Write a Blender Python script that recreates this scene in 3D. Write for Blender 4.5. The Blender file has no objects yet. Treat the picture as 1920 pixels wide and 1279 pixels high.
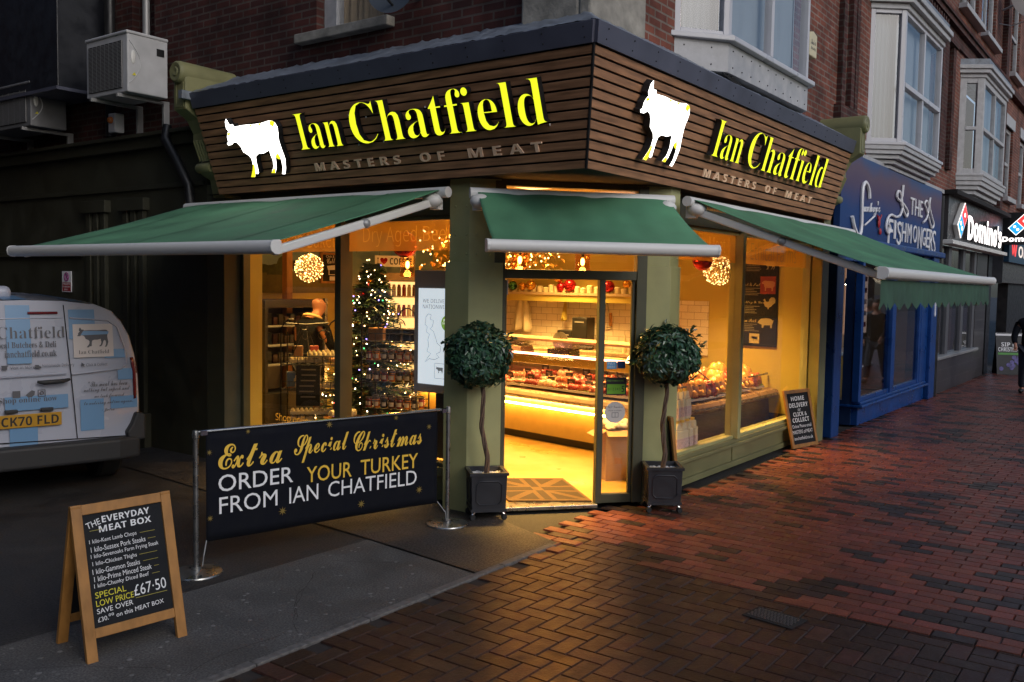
import bpy, bmesh, math, random
from math import sin, cos, pi, radians
from mathutils import Vector, Matrix, noise as mnoise
SC = bpy.context.scene
COL = SC.collection
random.seed(7)
V = Vector

# ---------------------------------------------------------------- camera, world, sun, exposure
cam = bpy.data.cameras.new('camera'); camo = bpy.data.objects.new('camera', cam); COL.objects.link(camo)
SC.camera = camo
cam.sensor_width = 36; cam.lens = 1712.7052 / 1920 * 36; cam.clip_end = 2000; cam.clip_start = .05
_y, _p, _r = radians(36.14436), radians(3.55032), radians(0.97027)
f0 = V((cos(_y), sin(_y), 0)); r0 = V((sin(_y), -cos(_y), 0)); u0 = V((0, 0, 1))
fw = cos(_p)*f0 - sin(_p)*u0; up_ = sin(_p)*f0 + cos(_p)*u0
rt = cos(_r)*r0 + sin(_r)*up_; up = -sin(_r)*r0 + cos(_r)*up_
camo.matrix_world = Matrix(((rt.x, up.x, -fw.x, 0), (rt.y, up.y, -fw.y, 0), (rt.z, up.z, -fw.z, 1.95), (0, 0, 0, 1)))

SUN_EL, SUN_AZ = radians(30.0), radians(-104)          # veiled evening sky, brightest over the pedestrian street
world = bpy.data.worlds.new('World'); SC.world = world; world.use_nodes = True
wn = world.node_tree.nodes; wn.clear()
wo = wn.new('ShaderNodeOutputWorld'); bg = wn.new('ShaderNodeBackground'); sky = wn.new('ShaderNodeTexSky')
sky.sky_type = 'NISHITA'; sky.sun_disc = False; sky.sun_elevation = SUN_EL; sky.sun_rotation = pi/2 - SUN_AZ
sky.dust_density = 3; sky.ozone_density = 4
bg.inputs['Strength'].default_value = .13
hs = wn.new('ShaderNodeHueSaturation'); hs.inputs['Saturation'].default_value = .95
world.node_tree.links.new(sky.outputs[0], hs.inputs['Color']); world.node_tree.links.new(hs.outputs[0], bg.inputs['Color']); world.node_tree.links.new(bg.outputs[0], wo.inputs['Surface'])
sl = bpy.data.lights.new('sun', 'SUN'); sl.energy = .30; sl.angle = radians(14); sl.color = (1, .97, .94)
so = bpy.data.objects.new('sun', sl); COL.objects.link(so)
sd = V((cos(SUN_AZ)*cos(SUN_EL), sin(SUN_AZ)*cos(SUN_EL), sin(SUN_EL)))
so.rotation_euler = sd.to_track_quat('Z', 'Y').to_euler(); so.location = (0, 0, 30)
SC.view_settings.view_transform = 'Standard'; SC.view_settings.look = 'None'
SC.view_settings.exposure = 0; SC.view_settings.gamma = 1
SC.cycles.use_denoising = True; SC.cycles.max_bounces = 8; SC.cycles.transparent_max_bounces = 24
SC.cycles.sample_clamp_indirect = 4

# ---------------------------------------------------------------- helpers
WM = {}                                                   # world matrix of each thing's root
def frame(o, ex, ey, ez):
    ex, ey, ez, o = V(ex), V(ey), V(ez), V(o)
    return Matrix(((ex.x, ey.x, ez.x, o.x), (ex.y, ey.y, ez.y, o.y), (ex.z, ey.z, ez.z, o.z), (0, 0, 0, 1)))
def tr(x, y, z, rz=0, s=1): return Matrix.Translation((x, y, z)) @ Matrix.Rotation(rz, 4, 'Z') @ Matrix.Scale(s, 4)
def vert_frame(p, q, z=0):
    """x along p->q on the ground, y up, z out of the face (to the right of p->q)"""
    p, q = V((p[0], p[1], 0)), V((q[0], q[1], 0)); e = (q-p).normalized(); n = V((e.y, -e.x, 0))
    return frame((p.x, p.y, z), e, (0, 0, 1), n)

class MB:
    def __init__(s): s.v = []; s.f = []; s.m = []; s.c = []; s.col = None; s.mi = 0
    def add(s, vs, fs, M=None):
        b = len(s.v)
        s.v += [(M @ V(p)) if M else V(p) for p in vs]
        for f in fs: s.f.append([b+i for i in f]); s.m.append(s.mi); s.c.append(s.col)
        return s
    def quad(s, a, b, c, d, M=None): return s.add([a, b, c, d], [(0, 1, 2, 3)], M)
    def box(s, lo, hi, M=None):
        x0, y0, z0 = lo; x1, y1, z1 = hi
        if x0 > x1: x0, x1 = x1, x0
        if y0 > y1: y0, y1 = y1, y0
        if z0 > z1: z0, z1 = z1, z0
        return s.add([(x0,y0,z0),(x1,y0,z0),(x1,y1,z0),(x0,y1,z0),(x0,y0,z1),(x1,y0,z1),(x1,y1,z1),(x0,y1,z1)],
              [(0,3,2,1),(4,5,6,7),(0,1,5,4),(1,2,6,5),(2,3,7,6),(3,0,4,7)], M)
    def cbox(s, c, d, M=None): return s.box([c[i]-d[i]/2 for i in range(3)], [c[i]+d[i]/2 for i in range(3)], M)
    def prism(s, poly, z0, z1, M=None):
        n = len(poly)
        a = sum(poly[i][0]*poly[(i+1) % n][1]-poly[(i+1) % n][0]*poly[i][1] for i in range(n))
        if a < 0: poly = poly[::-1]
        vs = [(x, y, z0) for x, y in poly] + [(x, y, z1) for x, y in poly]
        return s.add(vs, [tuple(range(n))[::-1], tuple(range(n, 2*n))] + [(i, (i+1) % n, n+(i+1) % n, n+i) for i in range(n)], M)
    def lathe(s, prof, n=24, M=None, a0=0, a1=2*pi):
        full = abs(a1-a0-2*pi) < 1e-6; k = n if full else n+1
        vs = []; fs = []
        for i in range(k):
            a = a0+(a1-a0)*i/n
            vs += [(r*cos(a), r*sin(a), z) for r, z in prof]
        L = len(prof)
        for i in range(n):
            j = (i+1) % k
            for q in range(L-1): fs.append((i*L+q, j*L+q, j*L+q+1, i*L+q+1))
        return s.add(vs, fs, M)
    def tube(s, pts, r, n=8, caps=True, M=None):
        pts = [V(p) for p in pts]; R = r if isinstance(r, (list, tuple)) else [r]*len(pts)
        vs = []; fs = []; prev = None
        for i, p in enumerate(pts):
            t = (pts[min(i+1, len(pts)-1)]-pts[max(i-1, 0)])
            t = t.normalized() if t.length > 1e-9 else V((0, 0, 1))
            if prev is None:
                a = t.orthogonal().normalized()
            else:
                a = (prev - t*prev.dot(t)); a = a.normalized() if a.length > 1e-6 else t.orthogonal().normalized()
            prev = a; b = t.cross(a)
            vs += [p+R[i]*(cos(2*pi*k/n)*a+sin(2*pi*k/n)*b) for k in range(n)]
        for i in range(len(pts)-1):
            for k in range(n): fs.append((i*n+k, i*n+(k+1) % n, (i+1)*n+(k+1) % n, (i+1)*n+k))
        if caps: fs += [tuple(range(n))[::-1], tuple(range((len(pts)-1)*n, len(pts)*n))]
        return s.add(vs, fs, M)
    def ball(s, c, r, nu=12, nv=8, M=None):
        r = r if isinstance(r, (list, tuple)) else (r, r, r)
        vs = [(c[0], c[1], c[2]-r[2])]
        for j in range(1, nv):
            b = -pi/2+pi*j/nv
            vs += [(c[0]+r[0]*cos(b)*cos(2*pi*i/nu), c[1]+r[1]*cos(b)*sin(2*pi*i/nu), c[2]+r[2]*sin(b)) for i in range(nu)]
        vs.append((c[0], c[1], c[2]+r[2])); fs = []
        for i in range(nu):
            fs.append((0, 1+(i+1) % nu, 1+i)); t = 1+(nv-2)*nu
            fs.append((t+i, t+(i+1) % nu, len(vs)-1))
            for j in range(nv-2):
                a = 1+j*nu; fs.append((a+i, a+(i+1) % nu, a+nu+(i+1) % nu, a+nu+i))
        return s.add(vs, fs, M)
    def grid(s, fn, nu, nv, M=None):
        vs = [fn(i/nu, j/nv) for j in range(nv+1) for i in range(nu+1)]
        return s.add(vs, [(j*(nu+1)+i, j*(nu+1)+i+1, (j+1)*(nu+1)+i+1, (j+1)*(nu+1)+i) for j in range(nv) for i in range(nu)], M)
    def leaf(s, p, d, u, L, w):
        """one folded leaf of two quads: base p, direction d, blade normal u"""
        d = d.normalized(); sdv = d.cross(u).normalized(); u = sdv.cross(d)
        m = p+d*L*.45; t = p+d*L-u*L*.12
        return s.add([p, m+sdv*w+u*w*.3, t, m-sdv*w+u*w*.3, m-u*w*.15], [(0, 4, 1), (4, 2, 1), (0, 3, 4), (4, 3, 2)])
    def build(s, name, mat, parent=None, smooth=False, bevel=0, local=False, sharp=35, seg=2):
        me = bpy.data.meshes.new(name); vs = s.v
        if parent is not None and not local:
            inv = WM[parent.name].inverted(); vs = [inv @ v for v in vs]
        o = bpy.data.objects.new(name, me)
        if parent is None:
            lo = V((min(v.x for v in vs), min(v.y for v in vs), min(v.z for v in vs)))
            hi = V((max(v.x for v in vs), max(v.y for v in vs), max(v.z for v in vs)))
            c = V(((lo.x+hi.x)/2, (lo.y+hi.y)/2, lo.z)); vs = [v-c for v in vs]; o.location = c
            WM[o.name] = Matrix.Translation(c)
        else:
            o.parent = parent; WM[o.name] = WM[parent.name] 
        me.from_pydata([tuple(v) for v in vs], [], s.f)
        for m in (mat if isinstance(mat, (list, tuple)) else [mat]): me.materials.append(m)
        if any(s.m): me.polygons.foreach_set('material_index', s.m)
        if any(c is not None for c in s.c):
            ca = me.color_attributes.new('tint', 'FLOAT_COLOR', 'CORNER'); buf = []
            for p, c in zip(me.polygons, s.c):
                c = c or (1, 1, 1); buf += [c[0], c[1], c[2], 1]*p.loop_total
            ca.data.foreach_set('color', buf)
        if smooth:
            me.polygons.foreach_set('use_smooth', [True]*len(me.polygons)); me.set_sharp_from_angle(angle=radians(sharp))
        me.update(); COL.objects.link(o)
        if bevel:
            md = o.modifiers.new('bevel', 'BEVEL'); md.width = bevel; md.segments = seg; md.limit_method = 'ANGLE'; md.angle_limit = radians(40)
        return o

def thing(name, label, cat, loc=(0, 0, 0), rz=0, group=None, kind=None):
    o = bpy.data.objects.new(name, None); COL.objects.link(o); o.empty_display_size = .2
    o.location = loc; o.rotation_euler = (0, 0, rz); WM[o.name] = tr(*loc, rz)
    return tag(o, label, cat, group, kind)
def tag(o, label=None, cat=None, group=None, kind=None):
    if label: o['label'] = label
    if cat: o['category'] = cat
    if group: o['group'] = group
    if kind: o['kind'] = kind
    return o
def struct(o): o['kind'] = 'structure'; return o
def children(o): return [c for c in COL.objects if c.parent == o]
def copy_thing(o, label=None):
    def rec(a, par):
        c = a.copy(); COL.objects.link(c); WM[c.name] = WM.get(a.name, Matrix())
        if par: c.parent = par
        for ch in children(a):
            if ch is not c: rec(ch, c)
        return c
    kids = {}
    c = rec(o, None)
    if label: c['label'] = label
    return c

BASES = {'serif': (0x1D400, 0x1D41A), 'script': (0x1D4D0, 0x1D4EA), 'sans': (0x1D5A0, 0x1D5BA), 'bold': (0x1D5D4, 0x1D5EE), 'ital': (0x1D608, 0x1D622)}
def styled(t, st):
    if not st: return t
    U, L = BASES[st]; D = {'serif': 0x1D7CE, 'bold': 0x1D7EC, 'sans': 0x1D7E2}.get(st)
    return ''.join(chr(U+ord(c)-65) if 'A' <= c <= 'Z' else chr(L+ord(c)-97) if 'a' <= c <= 'z' else chr(D+ord(c)-48) if (D and '0' <= c <= '9') else c for c in t)
def text_mb(mb, body, M, w=None, h=None, st=None, depth=0, offset=0, space=1, align='l', x=0, y=0, shear=0, base=None, rot=0, res=3):
    """adds lettering to mb in frame M (x right, y up, z out); fitted to width w and/or height h; (x, y) is the lower left corner (align l), centre (c) or right (r).
    base: height fitted from the baseline to the tallest glyph"""
    c = bpy.data.curves.new('t', 'FONT'); c.body = styled(body, st); c.size = 1; c.extrude = .02 if depth else 0; c.offset = offset
    c.space_character = space; c.resolution_u = res; c.shear = shear
    o = bpy.data.objects.new('t', c); COL.objects.link(o)
    dg = bpy.context.evaluated_depsgraph_get(); dg.update()
    me = bpy.data.meshes.new_from_object(o.evaluated_get(dg))
    bpy.data.objects.remove(o); bpy.data.curves.remove(c)
    if not len(me.vertices): return
    xs = [v.co.x for v in me.vertices]; ys = [v.co.y for v in me.vertices]
    x0, x1, y1 = min(xs), max(xs), max(ys); y0 = min(ys) if not base else 0
    sx = w/(x1-x0) if w else None; sy = h/(y1-y0) if h else None
    sx = sx or sy; sy = sy or sx
    ox = {'l': 0, 'c': -(x1-x0)*sx/2, 'r': -(x1-x0)*sx}[align]
    R = Matrix.Translation((x, y, 0)) @ Matrix.Rotation(rot, 4, 'Z')
    vs = []
    for v in me.vertices:
        z = (0 if v.co.z < 0 else 1)*depth if depth else 0
        vs.append(R @ V(((v.co.x-x0)*sx+ox, (v.co.y-y0)*sy, z)))
    mi = mb.mi; b = len(mb.v); mb.v += [M @ v for v in vs]
    for p in me.polygons:
        mb.f.append([b+i for i in p.vertices]); mb.c.append(mb.col)
        mb.m.append(mi if (not depth or p.normal.z > .5) else mi+1)
    bpy.data.meshes.remove(me)
def lettering(items, M, name, mat, parent=None, **kw):
    """one part per word or line of writing"""
    out = []
    for it in items:
        d = dict(kw); d.update(it); mb = MB(); text_mb(mb, d.pop('t'), M, **d); out.append(mb.build(name, mat, parent))
    return out

# ---------------------------------------------------------------- materials
def mat(name, col, rough=.6, metal=0, var=0, vscale=8, bump=0, bscale=60, spec=.5, emit=None, es=1, tint=False, coat=0, detail=4, stretch=None, trans=0, alpha=1, fine=None):
    m = bpy.data.materials.new(name); m.use_nodes = True; n = m.node_tree.nodes; l = m.node_tree.links
    b = n['Principled BSDF']; b.inputs['Base Color'].default_value = (*col, 1); b.inputs['Roughness'].default_value = rough
    b.inputs['Metallic'].default_value = metal; b.inputs['Specular IOR Level'].default_value = spec
    b.inputs['Coat Weight'].default_value = coat; b.inputs['Transmission Weight'].default_value = trans; b.inputs['Alpha'].default_value = alpha
    if emit: b.inputs['Emission Color'].default_value = (*emit, 1); b.inputs['Emission Strength'].default_value = es
    geo = n.new('ShaderNodeTexCoord'); src = geo.outputs['Object']
    if stretch:
        mp = n.new('ShaderNodeMapping'); mp.inputs['Scale'].default_value = stretch; l.new(src, mp.inputs['Vector']); src = mp.outputs[0]
    cur = None
    if tint:
        a = n.new('ShaderNodeVertexColor'); a.layer_name = 'tint'; cur = a.outputs['Color']
    if var:
        t = n.new('ShaderNodeTexNoise'); t.inputs['Scale'].default_value = vscale; t.inputs['Detail'].default_value = detail; l.new(src, t.inputs['Vector'])
        r = n.new('ShaderNodeMapRange'); r.inputs['From Min'].default_value = .25; r.inputs['From Max'].default_value = .75
        r.inputs['To Min'].default_value = 1-var; r.inputs['To Max'].default_value = 1+var; l.new(t.outputs['Fac'], r.inputs['Value'])
        mx = n.new('ShaderNodeVectorMath'); mx.operation = 'MULTIPLY'
        if cur: l.new(cur, mx.inputs[0])
        else: mx.inputs[0].default_value = col
        l.new(r.outputs[0], mx.inputs[1]); cur = mx.outputs[0]
        rr = n.new('ShaderNodeMapRange'); rr.inputs['From Min'].default_value = .3; rr.inputs['From Max'].default_value = .7
        rr.inputs['To Min'].default_value = max(.02, rough-.12); rr.inputs['To Max'].default_value = min(1, rough+.12)
        l.new(t.outputs['Fac'], rr.inputs['Value']); l.new(rr.outputs[0], b.inputs['Roughness'])
    if fine:
        t = n.new('ShaderNodeTexNoise'); t.inputs['Scale'].default_value = fine[1]; t.inputs['Detail'].default_value = 2; l.new(src, t.inputs['Vector'])
        r = n.new('ShaderNodeMapRange'); r.inputs['From Min'].default_value = .35; r.inputs['From Max'].default_value = .68; r.inputs['To Min'].default_value = 1-fine[0]; r.inputs['To Max'].default_value = 1+fine[0]*1.6; l.new(t.outputs['Fac'], r.inputs['Value'])
        mx = n.new('ShaderNodeVectorMath'); mx.operation = 'MULTIPLY'
        if cur: l.new(cur, mx.inputs[0])
        else: mx.inputs[0].default_value = col
        l.new(r.outputs[0], mx.inputs[1]); cur = mx.outputs[0]
    if cur: l.new(cur, b.inputs['Base Color'])
    if bump:
        t2 = n.new('ShaderNodeTexNoise'); t2.inputs['Scale'].default_value = bscale; t2.inputs['Detail'].default_value = 5; l.new(src, t2.inputs['Vector'])
        bp = n.new('ShaderNodeBump'); bp.inputs['Strength'].default_value = bump; bp.inputs['Distance'].default_value = .01
        l.new(t2.outputs['Fac'], bp.inputs['Height']); l.new(bp.outputs[0], b.inputs['Normal'])
    return m
def emis(name, col, s):
    m = bpy.data.materials.new(name); m.use_nodes = True; n = m.node_tree.nodes; l = m.node_tree.links
    b = n['Principled BSDF']; b.inputs['Base Color'].default_value = (*[c*.5 for c in col], 1); b.inputs['Roughness'].default_value = .4
    b.inputs['Emission Color'].default_value = (*col, 1); b.inputs['Emission Strength'].default_value = s
    return m
def glass(name, tintc=(1, 1, 1), rough=0, refl=1):
    """clear pane: transparent, with a Schlick reflection that is the same from both sides"""
    m = bpy.data.materials.new(name); m.use_nodes = True; n = m.node_tree.nodes; l = m.node_tree.links; n.clear()
    o = n.new('ShaderNodeOutputMaterial'); mx = n.new('ShaderNodeMixShader'); t = n.new('ShaderNodeBsdfTransparent'); g = n.new('ShaderNodeBsdfGlossy'); lw = n.new('ShaderNodeLayerWeight')
    t.inputs[0].default_value = (*tintc, 1); g.inputs['Roughness'].default_value = rough; lw.inputs['Blend'].default_value = .5
    pw = n.new('ShaderNodeMath'); pw.operation = 'POWER'; pw.inputs[1].default_value = 5; l.new(lw.outputs['Facing'], pw.inputs[0])
    ma = n.new('ShaderNodeMath'); ma.operation = 'MULTIPLY_ADD'; ma.inputs[1].default_value = .96*min(1, refl); ma.inputs[2].default_value = .04*refl; ma.use_clamp = True; l.new(pw.outputs[0], ma.inputs[0])
    l.new(ma.outputs[0], mx.inputs[0]); l.new(t.outputs[0], mx.inputs[1]); l.new(g.outputs[0], mx.inputs[2]); l.new(mx.outputs[0], o.inputs[0])
    return m
def brickmat(name, c1, c2, mortar, bw=.225, bh=.075, msz=.01, rough=.85, bump=.5, dark=.5, spec=.3, horiz=False):
    """running bond in world metres, u = x+y along axis-aligned walls"""
    m = bpy.data.materials.new(name); m.use_nodes = True; n = m.node_tree.nodes; l = m.node_tree.links; b = n['Principled BSDF']
    g = n.new('ShaderNodeNewGeometry'); sp = n.new('ShaderNodeSeparateXYZ'); l.new(g.outputs['Position'], sp.inputs[0])
    cb = n.new('ShaderNodeCombineXYZ')
    if horiz: l.new(sp.outputs['Y'], cb.inputs['X']); l.new(sp.outputs['X'], cb.inputs['Y'])
    else:
        ad = n.new('ShaderNodeMath'); ad.operation = 'ADD'; l.new(sp.outputs['X'], ad.inputs[0]); l.new(sp.outputs['Y'], ad.inputs[1])
        l.new(ad.outputs[0], cb.inputs['X']); l.new(sp.outputs['Z'], cb.inputs['Y'])
    br = n.new('ShaderNodeTexBrick'); br.inputs['Scale'].default_value = 1; br.inputs['Brick Width'].default_value = bw; br.inputs['Row Height'].default_value = bh
    br.inputs['Mortar Size'].default_value = msz; br.inputs['Mortar Smooth'].default_value = .2; br.inputs['Bias'].default_value = 0
    br.inputs['Color1'].default_value = (*c1, 1); br.inputs['Color2'].default_value = (*c2, 1); br.inputs['Mortar'].default_value = (*mortar, 1)
    l.new(cb.outputs[0], br.inputs['Vector'])
    t = n.new('ShaderNodeTexNoise'); t.inputs['Scale'].default_value = 3; t.inputs['Detail'].default_value = 6; l.new(g.outputs['Position'], t.inputs['Vector'])
    r = n.new('ShaderNodeMapRange'); r.inputs['From Min'].default_value = .3; r.inputs['From Max'].default_value = .7; r.inputs['To Min'].default_value = 1-dark; r.inputs['To Max'].default_value = 1+dark*.4
    l.new(t.outputs['Fac'], r.inputs['Value'])
    mx = n.new('ShaderNodeVectorMath'); mx.operation = 'MULTIPLY'; l.new(br.outputs['Color'], mx.inputs[0]); l.new(r.outputs[0], mx.inputs[1]); l.new(mx.outputs[0], b.inputs['Base Color'])
    b.inputs['Roughness'].default_value = rough; b.inputs['Specular IOR Level'].default_value = spec
    iv = n.new('ShaderNodeMath'); iv.operation = 'SUBTRACT'; iv.inputs[0].default_value = 1; l.new(br.outputs['Fac'], iv.inputs[1])
    t3 = n.new('ShaderNodeTexNoise'); t3.inputs['Scale'].default_value = 60; l.new(g.outputs['Position'], t3.inputs['Vector'])
    a2 = n.new('ShaderNodeMath'); a2.operation = 'MULTIPLY_ADD'; a2.inputs[1].default_value = .4; l.new(t3.outputs['Fac'], a2.inputs[0]); l.new(iv.outputs[0], a2.inputs[2])
    bp = n.new('ShaderNodeBump'); bp.inputs['Strength'].default_value = bump; bp.inputs['Distance'].default_value = .008; l.new(a2.outputs[0], bp.inputs['Height']); l.new(bp.outputs[0], b.inputs['Normal'])
    return m
def gradmat(name, stops, z0, z1, rough=.35, var=.15):
    """printed vertical colour blend between heights z0 and z1 (world metres)"""
    m = bpy.data.materials.new(name); m.use_nodes = True; n = m.node_tree.nodes; l = m.node_tree.links; b = n['Principled BSDF']
    g = n.new('ShaderNodeNewGeometry'); sp = n.new('ShaderNodeSeparateXYZ'); l.new(g.outputs['Position'], sp.inputs[0])
    t = n.new('ShaderNodeTexNoise'); t.inputs['Scale'].default_value = 1.5; l.new(g.outputs['Position'], t.inputs['Vector'])
    r = n.new('ShaderNodeMapRange'); r.inputs['From Min'].default_value = z0; r.inputs['From Max'].default_value = z1; l.new(sp.outputs['Z'], r.inputs['Value'])
    ma = n.new('ShaderNodeMath'); ma.operation = 'MULTIPLY_ADD'; ma.inputs[1].default_value = var; l.new(t.outputs['Fac'], ma.inputs[0]); l.new(r.outputs[0], ma.inputs[2])
    cr = n.new('ShaderNodeValToRGB'); e = cr.color_ramp.elements
    while len(e) < len(stops): e.new(.5)
    for i, (p, c) in enumerate(stops): e[i].position = p; e[i].color = (*c, 1)
    l.new(ma.outputs[0], cr.inputs[0]); l.new(cr.outputs[0], b.inputs['Base Color']); b.inputs['Roughness'].default_value = rough
    return m

def translucent(name, col, clear=0):
    """thin film that glows with the light behind it; clear = share that is see-through"""
    m = bpy.data.materials.new(name); m.use_nodes = True; n = m.node_tree.nodes; l = m.node_tree.links; n.clear()
    o = n.new('ShaderNodeOutputMaterial'); t = n.new('ShaderNodeBsdfTranslucent'); t.inputs[0].default_value = (*col, 1); p = n.new('ShaderNodeBsdfTransparent'); mx = n.new('ShaderNodeMixShader'); mx.inputs[0].default_value = clear
    l.new(t.outputs[0], mx.inputs[1]); l.new(p.outputs[0], mx.inputs[2]); l.new(mx.outputs[0], o.inputs[0]); return m
M_ = {}
OL = (.37, .365, .165)
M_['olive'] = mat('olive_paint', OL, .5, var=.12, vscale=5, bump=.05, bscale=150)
M_['olive_low'] = mat('shade_toned_olive_paint', (.185, .18, .082), .55, var=.25, vscale=3, bump=.08, bscale=90)  # same olive paint, darker copy with dimmer light put into its colour
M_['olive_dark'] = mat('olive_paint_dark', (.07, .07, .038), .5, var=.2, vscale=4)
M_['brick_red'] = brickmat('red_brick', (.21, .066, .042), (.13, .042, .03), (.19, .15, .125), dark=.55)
M_['brick_dark'] = brickmat('dark_red_brick', (.085, .026, .02), (.05, .018, .016), (.085, .065, .055), dark=.55)  # much darker tone of the red brick
M_['stone'] = mat('weathered_stone', (.24, .225, .195), .9, var=.5, vscale=6, bump=.6, bscale=30, detail=8)
M_['white_paint'] = mat('old_white_paint', (.37, .37, .38), .5, var=.2, vscale=10, bump=.15, bscale=60)
M_['upvc'] = mat('white_upvc', (.46, .46, .49), .35, var=.06, vscale=3)
M_['lead'] = mat('lead_flashing', (.16, .18, .21), .5, .1, var=.45, vscale=9, bump=.5, bscale=25)
M_['band'] = mat('grey_blue_cladding', (.10, .105, .145), .4, .2, var=.12, vscale=4)
M_['black'] = mat('black_paint', (.012, .012, .013), .45, var=.2)
M_['black_metal'] = mat('black_metal', (.015, .015, .016), .35, .4, var=.2)
M_['void'] = mat('dark_gap', (.01, .009, .008), .9)
M_['slat'] = mat('cedar_slat', (.32, .158, .078), .55, var=.5, vscale=4, bump=.25, bscale=40, stretch=(.8, .8, 9), detail=9)
M_['tan'] = mat('tan_letter', (.95, .64, .42), .8)
M_['sign_yellow'] = emis('lit_letter_face', (.76, .83, .02), 1.25)
M_['sign_white'] = emis('lit_cow_face', (1, .97, .9), 4.5)
M_['sign_amber'] = emis('lit_cow_patch', (.85, .78, .02), 1.3)
M_['green_canvas'] = mat('green_awning_canvas', (.066, .195, .103), .85, var=.32, vscale=2.2, detail=7, bump=.15, bscale=300)
M_['alu'] = mat('white_aluminium', (.66, .65, .62), .42)
M_['alu_grey'] = mat('grey_aluminium', (.30, .30, .30), .4, .3)
M_['steel'] = mat('brushed_steel', (.3, .3, .29), .3, .9, var=.15, vscale=12)
M_['glass'] = glass('window_glass')
M_['glass_up'] = glass('upper_window_glass', refl=3.2)
M_['glass_blue'] = glass('shop_glass', (.7, .75, .8), refl=2.2)
M_['amberglass'] = glass('amber_glass', (1, .72, .4), refl=1.5)
M_['asphalt'] = mat('asphalt', (.022, .02, .019), .75, var=.35, vscale=3, bump=.6, bscale=90, detail=8, fine=(.5, 70))
M_['tarmac'] = mat('coarse_tarmac', (.036, .032, .030), .6, var=.25, vscale=4, bump=.9, bscale=70, detail=6, fine=(.75, 62))
M_['concrete'] = mat('worn_concrete', (.075, .071, .067), .8, var=.32, vscale=3, bump=.6, bscale=120, detail=12, fine=(.35, 85))
M_['kerb'] = mat('kerb_concrete', (.12, .112, .105), .8, var=.45, vscale=30, bump=.4, bscale=90)
M_['paver'] = mat('clay_paver', (1, 1, 1), .40, tint=True, var=.3, vscale=9, bump=.2, bscale=60, spec=.38, detail=7, fine=(.25, 90))
M_['paver'].node_tree.nodes['Principled BSDF'].inputs['Specular Tint'].default_value = (1, .68, .42, 1)  # orange of the door glow put into the paver's reflection colour
M_['pavebed'] = mat('paver_joint_sand', (.024, .018, .015), .95, var=.3)
M_['oak'] = mat('oak_frame', (.34, .155, .036), .45, var=.3, vscale=6, stretch=(3, 3, 1), detail=6)
M_['chalkboard'] = mat('chalkboard', (.008, .009, .011), .75, spec=.3, var=.25, vscale=6)
M_['chalk'] = mat('white_chalk_paint', (.75, .75, .75), .7)
M_['chalk_y'] = mat('yellow_chalk_paint', (.62, .56, .03), .7)
M_['banner'] = mat('black_banner', (.004, .005, .009), .85, spec=.2, var=.2, bump=.06, bscale=40)
M_['valance'] = mat('backlit_valance_canvas', (.035, .085, .055), .9, var=.3, vscale=3)  # same green canvas, its backlit shade put into the colour
M_['gold'] = mat('gold_print', (.82, .52, .06), .45)
M_['print_w'] = mat('white_print', (.8, .8, .8), .5)
M_['fadedgold'] = mat('faded_gold_print', (.22, .15, .03), .5)
M_['leaf'] = mat('topiary_leaf', (.03, .08, .04), .3, tint=True, spec=.6)
M_['bark'] = mat('twisted_bark', (.12, .075, .05), .8, var=.3, vscale=20, bump=.5, bscale=40)
M_['planter'] = mat('lead_grey_planter', (.022, .023, .028), .45, var=.2, vscale=10)
M_['pebble'] = mat('white_pebbles', (.7, .7, .7), .5, var=.15)
M_['chrome'] = mat('chrome', (.6, .6, .6), .12, 1)
M_['vanwhite'] = mat('white_van_paint', (.36, .38, .45), .3, coat=.5, var=.05, vscale=2)
M_['vanblue'] = mat('pale_blue_vinyl', (.13, .26, .43), .35)
M_['vangrey'] = mat('dark_grey_print', (.08, .08, .09), .5)
M_['plate'] = mat('yellow_number_plate', (.42, .22, .012), .4)
M_['taillight'] = mat('red_lamp_lens', (.12, .008, .012), .15, coat=.5)
M_['rubber'] = mat('rubber', (.015, .015, .015), .8)
M_['plastic'] = mat('black_plastic', (.02, .02, .021), .6)
M_['cream'] = mat('cream_plastic', (.55, .5, .33), .5, var=.1)
M_['grey_box'] = mat('grey_unit_paint', (.45, .45, .46), .5, var=.12, vscale=5)
M_['blue'] = mat('blue_paint', (.005, .042, .18), .35, var=.2, vscale=4)
M_['blue_dark'] = mat('dark_blue_paint', (.005, .02, .07), .4, var=.2)
M_['silver'] = mat('brushed_silver_letter', (.72, .72, .74), .4)
# ---------------------------------------------------------------- ground
def H(a, b, c=0): return mnoise.noise(V((a, b, c)))
g = MB().quad((-400, -400, -.03), (400, -400, -.03), (400, 400, -.03), (-400, 400, -.03))
o = struct(g.build('ground', M_['asphalt']))
g = MB().quad((-6, -14, -.012), (34, -14, -.012), (34, 3.72, -.012), (-6, 3.72, -.012))
struct(g.build('paving_bed', M_['pavebed']))
BW, BH, J = .2285, .1143, .0017
def paver(mb, x0, y0, x1, y1, col, up_mm=0):
    c = .0055; dz = H(x0*3.1, y0*2.7)*.0022+up_mm; tx = H(x0*9, y0*9, 4)*.0008; ty = H(x0*9, y0*9, 9)*.0008
    x0 += J; y0 += J; x1 -= J; y1 -= J
    z = lambda sx, sy: dz+tx*sx+ty*sy
    mb.col = col
    mb.add([(x0, y0, -.008), (x1, y0, -.008), (x1, y1, -.008), (x0, y1, -.008), (x0+c, y0+c, z(-1, -1)), (x1-c, y0+c, z(1, -1)), (x1-c, y1-c, z(1, 1)), (x0+c, y1-c, z(-1, 1))],
           [(4, 5, 6, 7), (0, 1, 5, 4), (1, 2, 6, 5), (2, 3, 7, 6), (3, 0, 4, 7)])
def jit(c, a=.22):
    k = 1+random.uniform(-a, a); return tuple(max(.004, v*k*(1+random.uniform(-.06, .06))) for v in c)
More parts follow.
